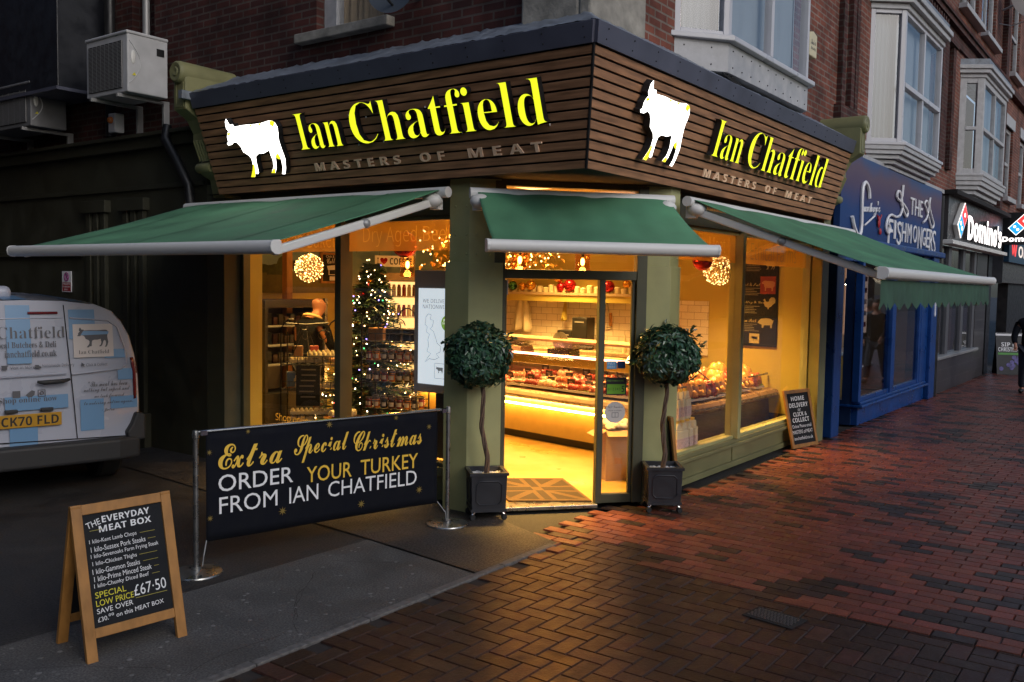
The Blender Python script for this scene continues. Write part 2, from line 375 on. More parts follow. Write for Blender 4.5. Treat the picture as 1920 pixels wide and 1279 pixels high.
DK, RD, BLK = (.029, .0165, .0142), (.130, .040, .029), (.024, .019, .019)
def red_edge(y): return 5.62 + (.30 if y > 2.9 else 0) - .07*(2.9-y if y < 2.9 else 0)
mb = MB(); cell = BH
nx0, nx1, ny0, ny1 = int(-2/cell), int(7.4/cell), int(-4/cell), int(3.68/cell)
for i in range(nx0, nx1):
    for j in range(ny0, ny1):
        k = (i-j) % 4; x, y = i*cell, 3.68-(j-ny0+1)*cell
        if k == 0: w, h = 2*cell, cell
        elif k == 3: w, h = cell, 2*cell; y -= cell
        else: continue
        if x+w/2 > red_edge(y)+.5: continue
        c = jit(DK, .3)
        if random.random() < .12: c = jit((.045, .02, .017))
        paver(mb, x, y, x+w, y+h if y+h < 3.69 else 3.69, c)
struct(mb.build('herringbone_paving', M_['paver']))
mb = MB()
r = 0; x = 5.05
while x < 31:
    y = -4.2 + (BW/2 if r % 2 else 0) + random.uniform(-.004, .004)
    while y < 3.9:
        e = red_edge(y+BW/2) if y+BW/2 < 3.66 else 5.3
        if x+BH/2 > e and y+BW/2 < (3.68 if x > 7.4 else 3.68+max(0, (7.3-x)*.9)):
            n = .3*H(x*.5, y*.7, 2)+.9*H(x*3.7, y*1.9, 7)
            dark = random.random() < (.10+max(0, n-.13)*2.6)
            paver(mb, x, y, x+BH, y+BW, jit(BLK if dark else RD, .25), .005)
        y += BW
    x += BH; r += 1
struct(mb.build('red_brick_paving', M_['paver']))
far = brickmat('far_paving', (.17, .055, .042), (.05, .038, .038), (.02, .018, .018), bw=BW, bh=BH, msz=.004, rough=.5, bump=.3, dark=.4, horiz=True)
struct(MB().quad((31, -14, -.004), (160, -14, -.004), (160, 3.7, -.004), (31, 3.7, -.004)).build('far_brick_paving', far))
struct(MB().quad((-6, -14, -.006), (-2, -14, -.006), (-2, 3.68, -.006), (-6, 3.68, -.006)).build('near_brick_paving', far))
# side street: worn concrete strip, coarse tarmac patch, kerb edge
struct(MB().add([(-14, 3.745, .002), (4.745, 3.745, .002), (4.87, 4.88, .002), (-14, 5.2, .002)], [(0, 1, 2, 3)]).build('concrete_pavement', M_['concrete']))
mb = MB().add([(4.755, 3.745, .009), (5.70, 3.71, .009), (5.86, 4.15, .009), (6.05, 4.65, .009), (6.05, 9.5, .009), (5.25, 9.5, .009), (4.88, 4.88, .009)], [tuple(range(7))])
struct(mb.build('tarmac_patch', M_['tarmac']))
struct(MB().quad((-14, 4.7, -.002), (5.9, 4.7, -.002), (5.9, 40, -.002), (-14, 40, -.002)).build('side_street', M_['asphalt']))
mb = MB(); x = -6
while x < 5.6:
    w = random.uniform(.5, .9); mb.box((x, 3.69+random.uniform(-.004, .004), -.02), (min(x+w, 5.66)-.006, 3.75+random.uniform(-.006, .006), .006+random.uniform(0, .004))); x += w
struct(mb.build('kerb_edging', M_['kerb'], bevel=.006))
# trodden gum and grit spots
mb = MB(); rnd = random.Random(21)
for i in range(190):
    if i < 190: x, y = rnd.uniform(1.6, 4.7), rnd.uniform(3.78, 4.85)
    else: x, y = 2.2+rnd.random()**1.5*12, rnd.uniform(.2, 3.6)
    r = rnd.uniform(.006, .017); k = rnd.uniform(.6, 1.6); mb.col = (.11*k, .105*k, .10*k)
    z = .003 if i < 190 else .0032
    mb.lathe([(.0005, z+.0022), (r*.7, z+.002), (r, z)], 7, tr(x, y, 0, rnd.random()*6, 1))
tag(mb.build('gum_spots', mat('trodden_gum', (1, 1, 1), .8, tint=True)), 'pale trodden gum spots and grit scattered over the pavement', 'gum spots', kind='stuff')
# hairline cracks in the concrete
mb = MB(); rnd = random.Random(9)
for x, y, a, L in ((1.9, 4.75, -.5, 1.1), (3.3, 3.8, 1.1, .8), (4.1, 4.6, -2.6, .9), (2.6, 3.85, .5, .7), (4.6, 4.3, 2.2, .5)):
    q = V((x, y, .0028)); P = [q.copy()]
    for k_ in range(int(L/.06)): a += rnd.uniform(-.5, .5)*.5; q = q+V((cos(a), sin(a), 0))*.06; P.append(q.copy())
    for p0, p1 in zip(P, P[1:]):
        n_ = V((-(p1-p0).y, (p1-p0).x, 0)).normalized()*rnd.uniform(.001, .0022); mb.quad(p0-n_, p1-n_, p1+n_, p0+n_)
struct(mb.build('pavement_cracks', M_['pavebed']))
# street drain
t = thing('drain_cover', 'small patterned metal drain cover set in the dark paving', 'drain cover', (5.22, 1.85, .002), radians(82))
MB().box((-.16, -.1, 0), (.16, .1, .004)).build('drain_frame', M_['void'], t, local=True)
mb = MB()
for i in range(-6, 7):
    for j in range(-3, 4):
        mb.cbox((i*.021+(.008 if j % 2 else 0), j*.022, .006), (.014, .010, .006), None)
mb.build('drain_grille', mat('worn_iron', (.11, .10, .095), .5, .3), t, local=True)

# ---------------------------------------------------------------- corner building
XW, YW = 6.1, 3.8
FD = vert_frame((6.316, 4.614), (7.19, 3.846))        # door wall frame: x to the right, y up, z towards the street
shop = thing('corner_shop_building', 'brick corner building with olive green butcher shop front and canted glass doorway', 'building', (9, 7, 0))
def wall_x(mb, x, y0, y1, z0, z1, holes, t=.25, sgn=1):
    """wall slab at plane x (outer face) going in by t*sgn with rectangular holes (y0,y1,z0,z1)"""
    ys = sorted({y0, y1, *[h[0] for h in holes], *[h[1] for h in holes]}); zs = sorted({z0, z1, *[h[2] for h in holes], *[h[3] for h in holes]})
    for a, b in zip(ys, ys[1:]):
        for c, d in zip(zs, zs[1:]):
            if any(h[0] <= a and b <= h[1] and h[2] <= c and d <= h[3] for h in holes): continue
            mb.box((x, a, c), (x+t*sgn, b, d))
def wall_y(mb, y, x0, x1, z0, z1, holes, t=.25):
    xs = sorted({x0, x1, *[h[0] for h in holes], *[h[1] for h in holes]}); zs = sorted({z0, z1, *[h[2] for h in holes], *[h[3] for h in holes]})
    for a, b in zip(xs, xs[1:]):
        for c, d in zip(zs, zs[1:]):
            if any(h[0] <= a and b <= h[1] and h[2] <= c and d <= h[3] for h in holes): continue
            mb.box((a, y, c), (b, y+t, d))
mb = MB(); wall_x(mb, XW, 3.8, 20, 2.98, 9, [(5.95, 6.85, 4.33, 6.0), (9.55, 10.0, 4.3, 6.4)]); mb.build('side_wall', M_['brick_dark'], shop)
mb = MB(); wall_y(mb, YW, XW+.25, 13.05, 2.98, 9, [(7.75, 10.45, 4.3, 6.0)]); mb.build('front_wall', M_['brick_red'], shop)
# pilaster strips of darker brick at the party wall
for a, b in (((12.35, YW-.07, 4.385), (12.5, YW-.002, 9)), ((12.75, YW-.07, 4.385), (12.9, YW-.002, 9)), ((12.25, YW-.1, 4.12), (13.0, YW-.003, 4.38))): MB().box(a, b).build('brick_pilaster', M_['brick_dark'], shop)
# stone block on the corner
mb = MB(); mb.box((6.0, 3.7, 3.9), (6.88, 3.81, 4.5)); mb.box((6.0, 3.81, 3.9), (6.11, 4.35, 4.5)); mb.box((5.95, 3.65, 4.5), (6.95, 3.81, 4.62)); mb.box((5.95, 3.81, 4.5), (6.11, 4.4, 4.62))
mb.build('corner_stone', M_['stone'], shop, bevel=.02)
# columns either side of the door
def column(name, poly, up_poly, rivets):
    mb = MB(); mb.prism(poly, 0, 2.13); mb.prism(up_poly, 2.13, 2.84)
    for p in rivets: mb.ball(p, .011, 8, 6)
    return mb.build(name, M_['olive'], shop, bevel=.008)
riv = []
for z in (2.2, 2.36, 2.6):
    riv += [(6.0, 4.92+dy, z) for dy in (-.045, .075)]
    for s in (-.33, -.22): 
        p = FD @ V((s, z, .065)); riv.append(tuple(p))
cl = column('column', [(5.97, 5.08), (5.97, 4.82), (6.2, 4.635), (6.44, 4.87), (6.44, 5.08)], [(6.0, 5.06), (6.0, 4.845), (6.205, 4.665), (6.42, 4.88), (6.42, 5.06)], riv)
riv = [(7.42+dx, 3.672, z) for z in (2.2, 2.36, 2.6) for dx in (0, .09)]
column('column', [(7.215, 3.82), (7.37, 3.655), (7.565, 3.655), (7.565, 3.98), (7.4, 4.02)], [(7.23, 3.83), (7.375, 3.67), (7.55, 3.67), (7.55, 3.98), (7.4, 4.02)], riv)
# pilasters at the far ends, stall risers, sills, window beams
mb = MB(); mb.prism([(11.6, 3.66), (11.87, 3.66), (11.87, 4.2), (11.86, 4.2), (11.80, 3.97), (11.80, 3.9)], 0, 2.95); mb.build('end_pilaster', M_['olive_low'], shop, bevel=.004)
mb = MB(); mb.prism([(5.98, 8.13), (5.98, 8.42), (6.45, 8.42), (6.45, 8.26), (6.2, 8.08)], 0, 2.95); mb.build('end_pilaster', mat('shaded_olive', (.06, .06, .035), .5, var=.2), shop, bevel=.004)  # the yard end's shade is put into this olive's colour
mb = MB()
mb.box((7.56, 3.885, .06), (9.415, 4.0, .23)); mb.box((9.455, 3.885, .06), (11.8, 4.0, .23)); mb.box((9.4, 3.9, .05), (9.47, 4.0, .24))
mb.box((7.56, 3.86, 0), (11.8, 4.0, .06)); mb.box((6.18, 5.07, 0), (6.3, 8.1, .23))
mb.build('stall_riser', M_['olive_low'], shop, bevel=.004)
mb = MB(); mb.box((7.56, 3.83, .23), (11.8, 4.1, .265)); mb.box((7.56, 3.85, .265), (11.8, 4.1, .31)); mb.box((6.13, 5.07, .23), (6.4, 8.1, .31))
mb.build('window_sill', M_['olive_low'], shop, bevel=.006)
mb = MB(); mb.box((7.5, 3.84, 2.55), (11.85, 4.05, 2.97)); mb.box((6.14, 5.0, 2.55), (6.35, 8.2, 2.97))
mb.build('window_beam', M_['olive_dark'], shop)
# soffit under the sign, behind it the carcass
mb = MB(); mb.add([(5.87, 3.63, 2.83), (5.87, 8.3, 2.83), (6.5, 8.3, 2.83), (6.5, 3.63, 2.83)], [(0, 1, 2, 3)]); mb.add([(6.5, 3.63, 2.83), (6.5, 4.2, 2.83), (11.75, 4.2, 2.83), (11.75, 3.63, 2.83)], [(0, 1, 2, 3)])
mb.add([(6.5, 4.2, 2.83), (6.5, 4.75, 2.83), (7.3, 4.2, 2.83)], [(0, 1, 2)])
mb.build('soffit', M_['void'], shop)
# shop windows
def pane_y(name, y, x0, x1, z0, z1, par, m): return MB().box((x0, y, z0), (x1, y+.008, z1)).build(name, m, par)
w = MB()
w.box((9.42, 3.82, .31), (9.5, 3.97, 2.55)); w.box((11.73, 3.85, .31), (11.80, 3.95, 2.55)); w.box((7.55, 3.86, .31), (7.6, 3.95, 2.55)); w.box((7.6, 3.87, .31), (11.73, 3.94, .345)); w.box((7.6, 3.87, 2.51), (11.73, 3.94, 2.55))
wf = w.build('shop_window', M_['olive'], shop, bevel=.004)
for a, b in ((7.6, 9.42), (9.5, 11.73)): pane_y('pane', 3.9, a, b, .345, 2.51, wf, M_['glass'])
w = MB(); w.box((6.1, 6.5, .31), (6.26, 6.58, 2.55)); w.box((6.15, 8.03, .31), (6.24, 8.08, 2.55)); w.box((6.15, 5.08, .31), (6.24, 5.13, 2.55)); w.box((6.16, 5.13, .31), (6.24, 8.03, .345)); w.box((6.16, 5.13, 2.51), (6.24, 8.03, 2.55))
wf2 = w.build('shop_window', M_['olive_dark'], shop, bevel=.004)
for a, b in ((5.13, 6.5), (6.58, 8.03)): MB().box((6.2, a, .345), (6.208, b, 2.51)).build('pane', M_['glass'], wf2)
# door screen: frame, transom, side light, open door leaf
def dbox(mb, s0, s1, z0, z1, o0, o1): mb.box((s0, z0, o0), (s1, z1, o1), FD)
mb = MB(); dbox(mb, -.17, -.075, .03, 2.82, -.06, .04); dbox(mb, 1.105, 1.2, .03, 2.82, -.06, .04); dbox(mb, -.075, 1.105, 2.0, 2.08, -.06, .035); dbox(mb, .77, .825, .03, 2.0, -.05, .03)
dbox(mb, .825, 1.105, .03, .11, -.04, .02); dbox(mb, -.075, 1.105, 2.78, 2.83, -.06, .03); dbox(mb, 1.075, 1.105, .11, 2.0, -.03, .01); dbox(mb, -.075, 1.105, 2.52, 2.565, -.05, .02)
dfr = mb.build('door_frame', M_['olive_dark'], shop, bevel=.005)
mb = MB(); dbox(mb, .825, 1.075, .11, 2.0, -.012, -.004); dbox(mb, -.075, 1.105, 2.08, 2.52, -.012, -.004); dbox(mb, -.075, 1.105, 2.565, 2.78, -.012, -.004)
mb.build('pane', M_['glass'], dfr)
mb = MB(); dbox(mb, -.09, .78, .0, .032, -.12, .07); mb.build('threshold', M_['steel'], shop, bevel=.004)
L = FD @ Matrix.Translation((-.06, 0, -.05)) @ Matrix.Rotation(radians(86), 4, 'Y')
mb = MB(); mb.box((0, .05, -.02), (.06, 1.99, .02), L); mb.box((.74, .05, -.02), (.8, 1.99, .02), L); mb.box((.06, .05, -.02), (.74, .14, .02), L); mb.box((.06, 1.92, -.02), (.74, 1.99, .02), L)
dl = mb.build('door', M_['olive_dark'], shop, bevel=.003)
MB().box((.06, .14, -.004), (.74, 1.92, .004), L).build('pane', M_['glass'], dl)
MB().tube([L @ V((.72, .8, .05)), L @ V((.72, 1.3, .05))], .009).build('handle', M_['steel'], dl)
mb = MB(); mb.box((.0, 1.86, .02), (.035, 1.99, .03), L); mb.build('closer_plate', M_['steel'], dl)
# lower side wall towards the yard
mb = MB(); mb.box((5.98, 8.42, 0), (6.2, 20, 3.4)); mb.box((5.9, 8.36, 3.4), (6.15, 20, 3.52)); mb.box((5.84, 8.36, 3.52), (6.15, 20, 3.56))
for y in (9.55, 10.35, 13.2):
    for dy in (0, .16, .32): mb.box((5.93, y+dy, .4), (5.99, y+dy+.09, 2.72))
    mb.box((5.9, y-.06, 2.72), (5.985, y+.47, 2.86)); mb.box((5.9, y-.06, 0), (5.985, y+.47, .4))
mb.box((5.94, 10.9, 2.2), (5.985, 13.1, 2.26)); mb.box((5.95, 8.45, 2.95), (5.985, 20, 3.0))
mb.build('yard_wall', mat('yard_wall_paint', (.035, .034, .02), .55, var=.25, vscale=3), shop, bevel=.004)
# floor, ceiling, inner walls
M_['shopwall'] = mat('mustard_wall', (.47, .36, .075), .7, var=.06, vscale=2)
M_['shopceil'] = mat('shop_ceiling', (.6, .48, .25), .8)
M_['shopfloor'] = mat('straw_floor', (.31, .185, .04), .35, var=.12, vscale=2, detail=8)
M_['tile'] = brickmat('cream_tile', (.80, .72, .60), (.74, .66, .55), (.4, .33, .25), bw=.2, bh=.1, msz=.004, rough=.25, bump=.4, dark=.1, spec=.5)
mb = MB(); mb.add([(6.2, 5.06, .03), (6.3, 4.63, .03), (7.2, 3.84, .03), (7.5, 3.9, .03), (11.9, 3.9, .03), (11.9, 10, .03), (6.2, 10, .03)], [tuple(range(7))]); mb.build('shop_floor', M_['shopfloor'], shop)
mb = MB(); mb.add([(6.22, 5.0, 2.9), (6.24, 4.7, 2.9), (7.24, 3.86, 2.9), (7.5, 3.93, 2.9), (11.9, 3.93, 2.9), (11.9, 10, 2.9), (6.22, 10, 2.9)], [tuple(range(7))]); mb.build('ceiling', M_['shopceil'], shop)
mb = MB(); mb.box((11.9, 4.83, .03), (12.0, 10, 2.9)); mb.box((11.76, 3.95, .31), (11.9, 4.83, 2.9)); mb.box((6.2, 10, .03), (12, 10.1, 2.9)); mb.box((6.22, 8.1, .31), (6.45, 8.25, 2.9)); mb.box((6.42, 8.25, .03), (6.5, 10, 2.9))
mb.build('inner_wall', M_['shopwall'], shop)
MB().box((11.885, 5.3, 1.0), (11.9, 9.2, 1.76)).build('tiled_wall', M_['tile'], shop)
# upper windows of the corner building
mb = MB(); mb.box((XW+.1, 6.68, 4.33), (XW+.2, 6.85, 6.0)); mb.box((XW+.1, 5.95, 4.33), (XW+.2, 6.01, 6.0)); mb.box((XW+.1, 6.01, 4.33), (XW+.18, 6.68, 4.39)); mb.box((XW+.1, 6.01, 5.2), (XW+.18, 6.68, 5.26))
uw = mb.build('side_window', M_['white_paint'], shop, bevel=.004)
MB().box((XW+.14, 6.01, 4.39), (XW+.145, 6.68, 6)).build('pane', M_['glass'], uw)
def curtain(mb, p0, p1, z0, z1, n=60, amp=.02):
    p0, p1 = V(p0), V(p1); e = (p1-p0); nn = V((e.y, -e.x)).normalized()
    def f(u, v):
        a = sin(u*n*.9)*amp+H(u*9, 1.3, 5)*amp*1.5; q = p0+e*u+nn*a*(.4+.6*(1-v)); return (q.x, q.y, z0+(z1-z0)*v)
    mb.grid(f, n*2, 4)
M_['curtain'] = mat('beige_curtain', (.35, .27, .18), .9, var=.15)
M_['net_side'] = mat('dim_net_curtain', (.10, .13, .155), .9)  # net curtain copy with shade on the bay side put into its colour
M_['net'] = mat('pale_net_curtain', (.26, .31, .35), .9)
mb = MB(); curtain(mb, (XW+.22, 6.8), (XW+.22, 6.0), 4.33, 6); mb.build('curtain', M_['curtain'], uw, smooth=True)
mb = MB(); mb.box((XW-.1, 5.82, 4.24), (XW+.12, 7.06, 4.33)); mb.build('window_ledge', M_['stone'], uw, bevel=.01)
MB().box((XW+.3, 5.8, 4.2), (XW+.31, 7, 6.1)).build('dark_room', M_['void'], uw)
mb = MB(); mb.box((XW+.1, 9.55, 4.3), (XW+.2, 10, 6.4)); mb.build('boarded_window', M_['brick_dark'], shop)
MB().tube([(6.04, 9.62, 4.6), (6.04, 9.62, 9)], .04, 12).build('drainpipe', M_['alu_grey'], shop, smooth=True)
MB().tube([(5.97, 10.25, 3.6), (5.97, 10.25, 9)], .06, 12).build('drainpipe', M_['black'], shop, smooth=True)
MB().tube([(5.86, 8.95, 3.6), (5.82, 8.93, 3.45), (5.85, 8.75, 3.2), (5.88, 8.6, 2.95), (5.9, 8.57, 2.6), (5.9, 8.57, 2.35), (5.93, 8.45, 2.3)], .05, 12).build('drainpipe', M_['black'], shop, smooth=True)
MB().tube([(5.93, 8.75, 2.34), (5.6, 8.3, 2.3)], .009).build('conduit', M_['alu_grey'], shop)

def bay(par, name, xw0, x0, x1, xw1, yw, yf, zs, zt, zb, frame_m, style):
    """box bay window: wall ends xw0/xw1 at yw, front from x0 to x1 at yf; sill height zs, head zt, underside zb"""
    pts = [(xw0, yw), (x0, yf), (x1, yf), (xw1, yw)]
    def off(d): 
        k = d*.41
        return [(xw0-d, yw), (x0-k, yf-d), (x1+k, yf-d), (xw1+d, yw)]
    fr = MB()
    for (a, b), mull in zip(zip(pts, pts[1:]), ((0, style['ms'], style.get('rs'), .055), (1, style['mf'], style.get('rf'), .055), (0, style['ms'], style.get('rs'), .055))):
        F = vert_frame(a, b, 0); L = math.hypot(b[0]-a[0], b[1]-a[1]); wd = style['w']
        zz = [zs, zt]
        fr.box((0, zs, -.09), (wd, zt, 0), F); fr.box((L-wd, zs, -.09), (L, zt, 0), F)
        fr.box((wd, zs, -.08), (L-wd, zs+wd*.8, -.004), F); fr.box((wd, zt-wd*.8, -.08), (L-wd, zt, -.004), F)
        for m in mull[1]: fr.box((m*L-.035, zs+wd*.8, -.085), (m*L+.035, zt-wd*.8, -.003), F)
        if mull[2]: 
            for q in mull[2]: fr.box((wd, q-.035, -.075), (L-wd, q+.035, .008), F)
    f = fr.build(name, frame_m, par, bevel=.006)
    gl = MB()
    for a, b in zip(pts, pts[1:]):
        F = vert_frame(a, b, 0); L = math.hypot(b[0]-a[0], b[1]-a[1])
        gl.quad((.03, zs+.02, -.045), (L-.03, zs+.02, -.045), (L-.03, zt-.02, -.045), (.03, zt-.02, -.045), F)
    gl.build('pane', M_['glass_up'], f)
    cu = MB(); ins = [(xw0+.12, yw), (x0+.1, yf+.16), (x1-.1, yf+.16), (xw1-.12, yw)]
    for k, (a, b) in enumerate(zip(ins, ins[1:])):
        if style.get('side_dark') and k == 0: continue
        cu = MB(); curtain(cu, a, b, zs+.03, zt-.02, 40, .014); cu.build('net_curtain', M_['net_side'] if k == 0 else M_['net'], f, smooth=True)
    MB().box((xw0+.05, yw+.3, zs-.05), (xw1-.05, yw+.32, zt+.05)).build('dark_room', M_['void'], f)
    s = MB(); s.prism(off(.07), zs-.05, zs); s.build('sill', frame_m, f, bevel=.008)
    ap = MB()
    if style['apron'] == 'board':
        ap.prism(off(.0), zb, zs-.05)
        sc = MB()
        F = vert_frame(pts[1], pts[2]); L = x1-x0
        for i in range(10):
            for z in (zb+.06, zs-.11): sc.ball(tuple(F @ V((.1+i*(L-.2)/9, z, .001))), .008, 6, 4)
        F = vert_frame(pts[0], pts[1])
        for q in (.1, .38):
            for z in (zb+.06, zs-.11): sc.ball(tuple(F @ V((q, z, .001))), .008, 6, 4)
        sc.build('screw', M_['black'], f)
    else:
        h = zs-.05-zb
        for i, d in enumerate((.05, .02, -.03, -.10, -.16)):
            ap.prism(off(d), zs-.05-h*(i+1)/5, zs-.05-h*i/5-.003*i)
    ap.build('apron', M_['white_paint'], f, bevel=.004)
    co = MB()
    for i, d in enumerate((.03, .10, .14)): co.prism(off(d), zt+i*.08, zt+(i+1)*.08-.001)
    co.build('cornice', M_['white_paint'], f, bevel=.008)
    co = MB(); co.prism(off(.08), zt+.24, zt+.36); co.build('lead_roof', M_['lead'], f)
    return f
bay(shop, 'bay_window', 7.6, 8.05, 10.25, 10.6, YW, 3.47, 4.25, 6.0, 3.93, M_['upvc'], dict(w=.06, ms=(), mf=(.5,), apron='board'))
# loose cables hanging under the bay
mb = MB()
for k in range(3):
    mb.tube([(8.0+k*.1, 3.50, 3.92), (8.6, 3.46, 3.80+.01*k), (9.3, 3.47, 3.86-.02*k), (10.0+.1*k, 3.48, 3.80), (10.9, 3.6, 3.86), (11.6, 3.7, 3.95)], .008, 6)
tag(mb.build('cable', M_['rubber']), 'loose black cables sagging below the white boarded bay window', 'cables')
# ---------------------------------------------------------------- timber sign fascia round the corner
B0 = V((5.85, 3.617, 2.819)); T0 = V((5.558, 3.395, 3.647)); LF, RF = 4.40, 5.85
eyL = V((-.292, 0, .828)).normalized(); nL = V((-eyL.z, 0, eyL.x)); eyR = V((0, -.222, .828)).normalized(); nR = V((0, -eyR.z, eyR.y))
ML = frame(B0, (0, -1, 0), eyL, nL); MR = frame(B0, (1, 0, 0), eyR, nR)
HL = (T0.x-B0.x)/eyL.x; HR = (T0.y-B0.y)/eyR.y
fas = thing('shop_sign', 'slatted timber sign band with lit yellow lettering and glowing cows wrapping the shop corner', 'sign', (5.85, 3.617, 2.819))
back = MB()
kL = lambda v: (B0.y - (B0.y+(T0.y-B0.y)*v/HL)) ; kR = lambda v: ((T0.x-B0.x)*v/HR)
def strip(mb, side, v0, v1, z0, z1, n=1, gap=.0):
    """board on one sign face from the mitred corner to the far end, between heights v0..v1"""
    if side == 'L':
        c = lambda v: kL(v); M = ML; E = -LF
        ps = lambda z: [(E, v0, z), (c(v0)-gap, v0, z), (c(v1)-gap, v1, z), (E, v1, z)]
    else:
        c = lambda v: kR(v); M = MR; E = RF
        ps = lambda z: [(c(v0)+gap, v0, z), (E, v0, z), (E, v1, z), (c(v1)+gap, v1, z)]
    a, b = ps(z0), ps(z1)
    mb.add(a+b, [(3, 2, 1, 0), (4, 5, 6, 7), (0, 1, 5, 4), (1, 2, 6, 5), (2, 3, 7, 6), (3, 0, 4, 7)], M)
for sd_, HH in (('L', HL), ('R', HR)):
    b = MB(); strip(b, sd_, 0, HH, -.05, -.012); b.build('backing_board', M_['void'], fas)
    s = MB(); N = 12; p = HH/N
    for i in range(N): strip(s, sd_, i*p+.003, (i+1)*p-.013, -.012, .008, gap=.012)
    s.build('slat_cladding', M_['slat'], fas, bevel=.002, seg=1)
b = MB(); 
b.tube([ML @ V((kL(0), 0, 0)), ML @ V((kL(HL), HL, 0))], .011, 6); b.build('corner_bead', M_['black'], fas)
# metal band on top, with screws
for sd_, HH in (('L', HL), ('R', HR)):
    s = MB(); strip(s, sd_, HH, HH+.15, -.04, .03)
    s.build('metal_band', M_['band'], fas, bevel=.003)
    s = MB(); M = ML if sd_ == 'L' else MR
    n = 15 if sd_ == 'R' else 12
    for i in range(n):
        u = (.1+i*(RF-.2)/n) if sd_ == 'R' else -(.05+i*(LF-.2)/n)
        for v in (HH+.045, HH+.115): s.ball(tuple(M @ V((u+(kR(HH) if sd_ == 'R' else kL(HH)), v, .031))), .006, 6, 4)
    s.build('screw', M_['void'], fas)
# lead apron sloping back to the brickwork, dressed over bumps
def apron(nm, side):
    mb = MB()
    def f(u, v):
        d = .016*H(u*60, v*2, 3)*(.3+v)+.012*H(u*170, v*6, 1)
        if side == 'L':
            a = V((5.50, 3.35+u*4.66, 3.79)); b = V((6.1, 3.8+u*4.3, 4.06))
        else:
            a = V((5.50+u*6.22, 3.35, 3.79)); b = V((6.1+u*5.75, 3.8, 4.06))
        q = a.lerp(b, v); return (q.x, q.y, q.z+d)
    mb.grid(f, 120, 8); return mb.build(nm, M_['lead'], fas, smooth=True)
apron('lead_apron', 'L'); apron('lead_apron', 'R')
s = MB(); s.box((5.4, 8.0, 3.72), (5.62, 8.06, 3.80)); s.build('lead_end', M_['lead'], fas)
# cows
COW = [(.095,.584),(.067,.552),(.059,.492),(.082,.468),(.053,.441),(.035,.408),(.035,.364),(.011,.354),(.021,.334),(.072,.335),(.123,.358),(.165,.346),(.198,.308),(.215,.255),(.287,.215),(.31,.179),(.305,.119),(.282,.077),(.231,.009),(.285,.006),(.312,.04),(.344,.033),(.36,.046),(.364,.098),(.367,.149),(.38,.2),(.43,.223),(.508,.222),(.596,.245),(.597,.202),(.609,.15),(.592,.083),(.54,.031),(.596,.028),(.629,.072),(.648,.131),(.66,.181),(.698,.212),(.722,.177),(.727,.126),(.716,.059),(.687,.013),(.732,.01),(.761,.064),(.785,.155),(.773,.24),(.765,.315),(.769,.357),(.782,.389),(.792,.445),(.772,.488),(.742,.507),(.679,.51),(.599,.5),(.493,.497),(.415,.5),(.323,.503),(.255,.501),(.186,.498),(.171,.525),(.133,.52),(.114,.539),(.107,.562)]
COW = [(x, y) for x, y in COW]
PATCH = [[(.231,.009),(.285,.006),(.312,.04),(.33,.12),(.318,.13),(.305,.119),(.282,.077)], [(.54,.031),(.596,.028),(.612,.06),(.592,.075)], [(.70,.505),(.742,.507),(.772,.488),(.74,.45),(.70,.47)], [(.40,.498),(.45,.497),(.43,.475)], [(.53,.496),(.585,.499),(.56,.475)], [(.66,.181),(.698,.212),(.722,.177),(.71,.15),(.68,.16)], [(.053,.441),(.082,.455),(.11,.44),(.06,.42)]]
for M, u0_, h in ((ML, -3.96, 1.0), (MR, .41, 1.03)):
    K = M @ Matrix.Translation((u0_, .155, .02)) @ Matrix.Scale(h, 4)
    c = MB(); c.prism(COW, 0, .058, K); co = c.build('cow_emblem', M_['black'], fas)
    c = MB(); c.add([(x, y, .0605) for x, y in COW], [tuple(range(len(COW)))], K); c.build('cow_face', M_['sign_white'], co)
    c = MB()
    for p in PATCH: c.prism(p, .0612, .0625, K)
    c.build('cow_patch', M_['sign_amber'], co)
# lettering: lit faces, black sides, on small pins
for M, x0, x1, y0 in ((ML, -2.93, -.222, .365), (MR, 1.84, 4.93, .338)):
    K = M @ Matrix.Translation((0, 0, .02)); w1 = (x1-x0)*.205
    for wd, ww, hh, xx in (('Ian', w1, .325, x0), ('Chatfield', (x1-x0)*.745, .345, x0+(x1-x0)*.255)):
        mb = MB(); text_mb(mb, wd, K, w=ww, h=hh, st='serif', depth=.06, x=xx, y=y0, offset=-.014, base=1); mb.build('lit_lettering', [M_['sign_yellow'], M_['black']], fas)
    K = M @ Matrix.Translation((0, 0, .008))
    a, b = (-2.875, -.345) if M is ML else (1.92, 4.91)
    L = b-a; y = .155 if M is ML else .145
    for wd, ww, xx in (('MASTERS', .42, 0), ('OF', .105, .51), ('MEAT', .285, .715)):
        mb = MB(); text_mb(mb, wd, K, w=L*ww, h=.075, st='bold', depth=.012, x=a+L*xx, y=y, space=1.75); mb.build('small_lettering', [M_['tan'], M_['tan']], fas)
    mb = MB()
    for i in range(14):
        u = x0+(x1-x0)*(i+.5)/14
        for v in (y0-.03+random.uniform(0, .06), y0+.2+random.uniform(-.05, .05)): mb.cbox((u+random.uniform(-.09, .09), v, .014), (.003, .016, .014), M)
    mb.build('fixing_pin', M_['alu'], fas)
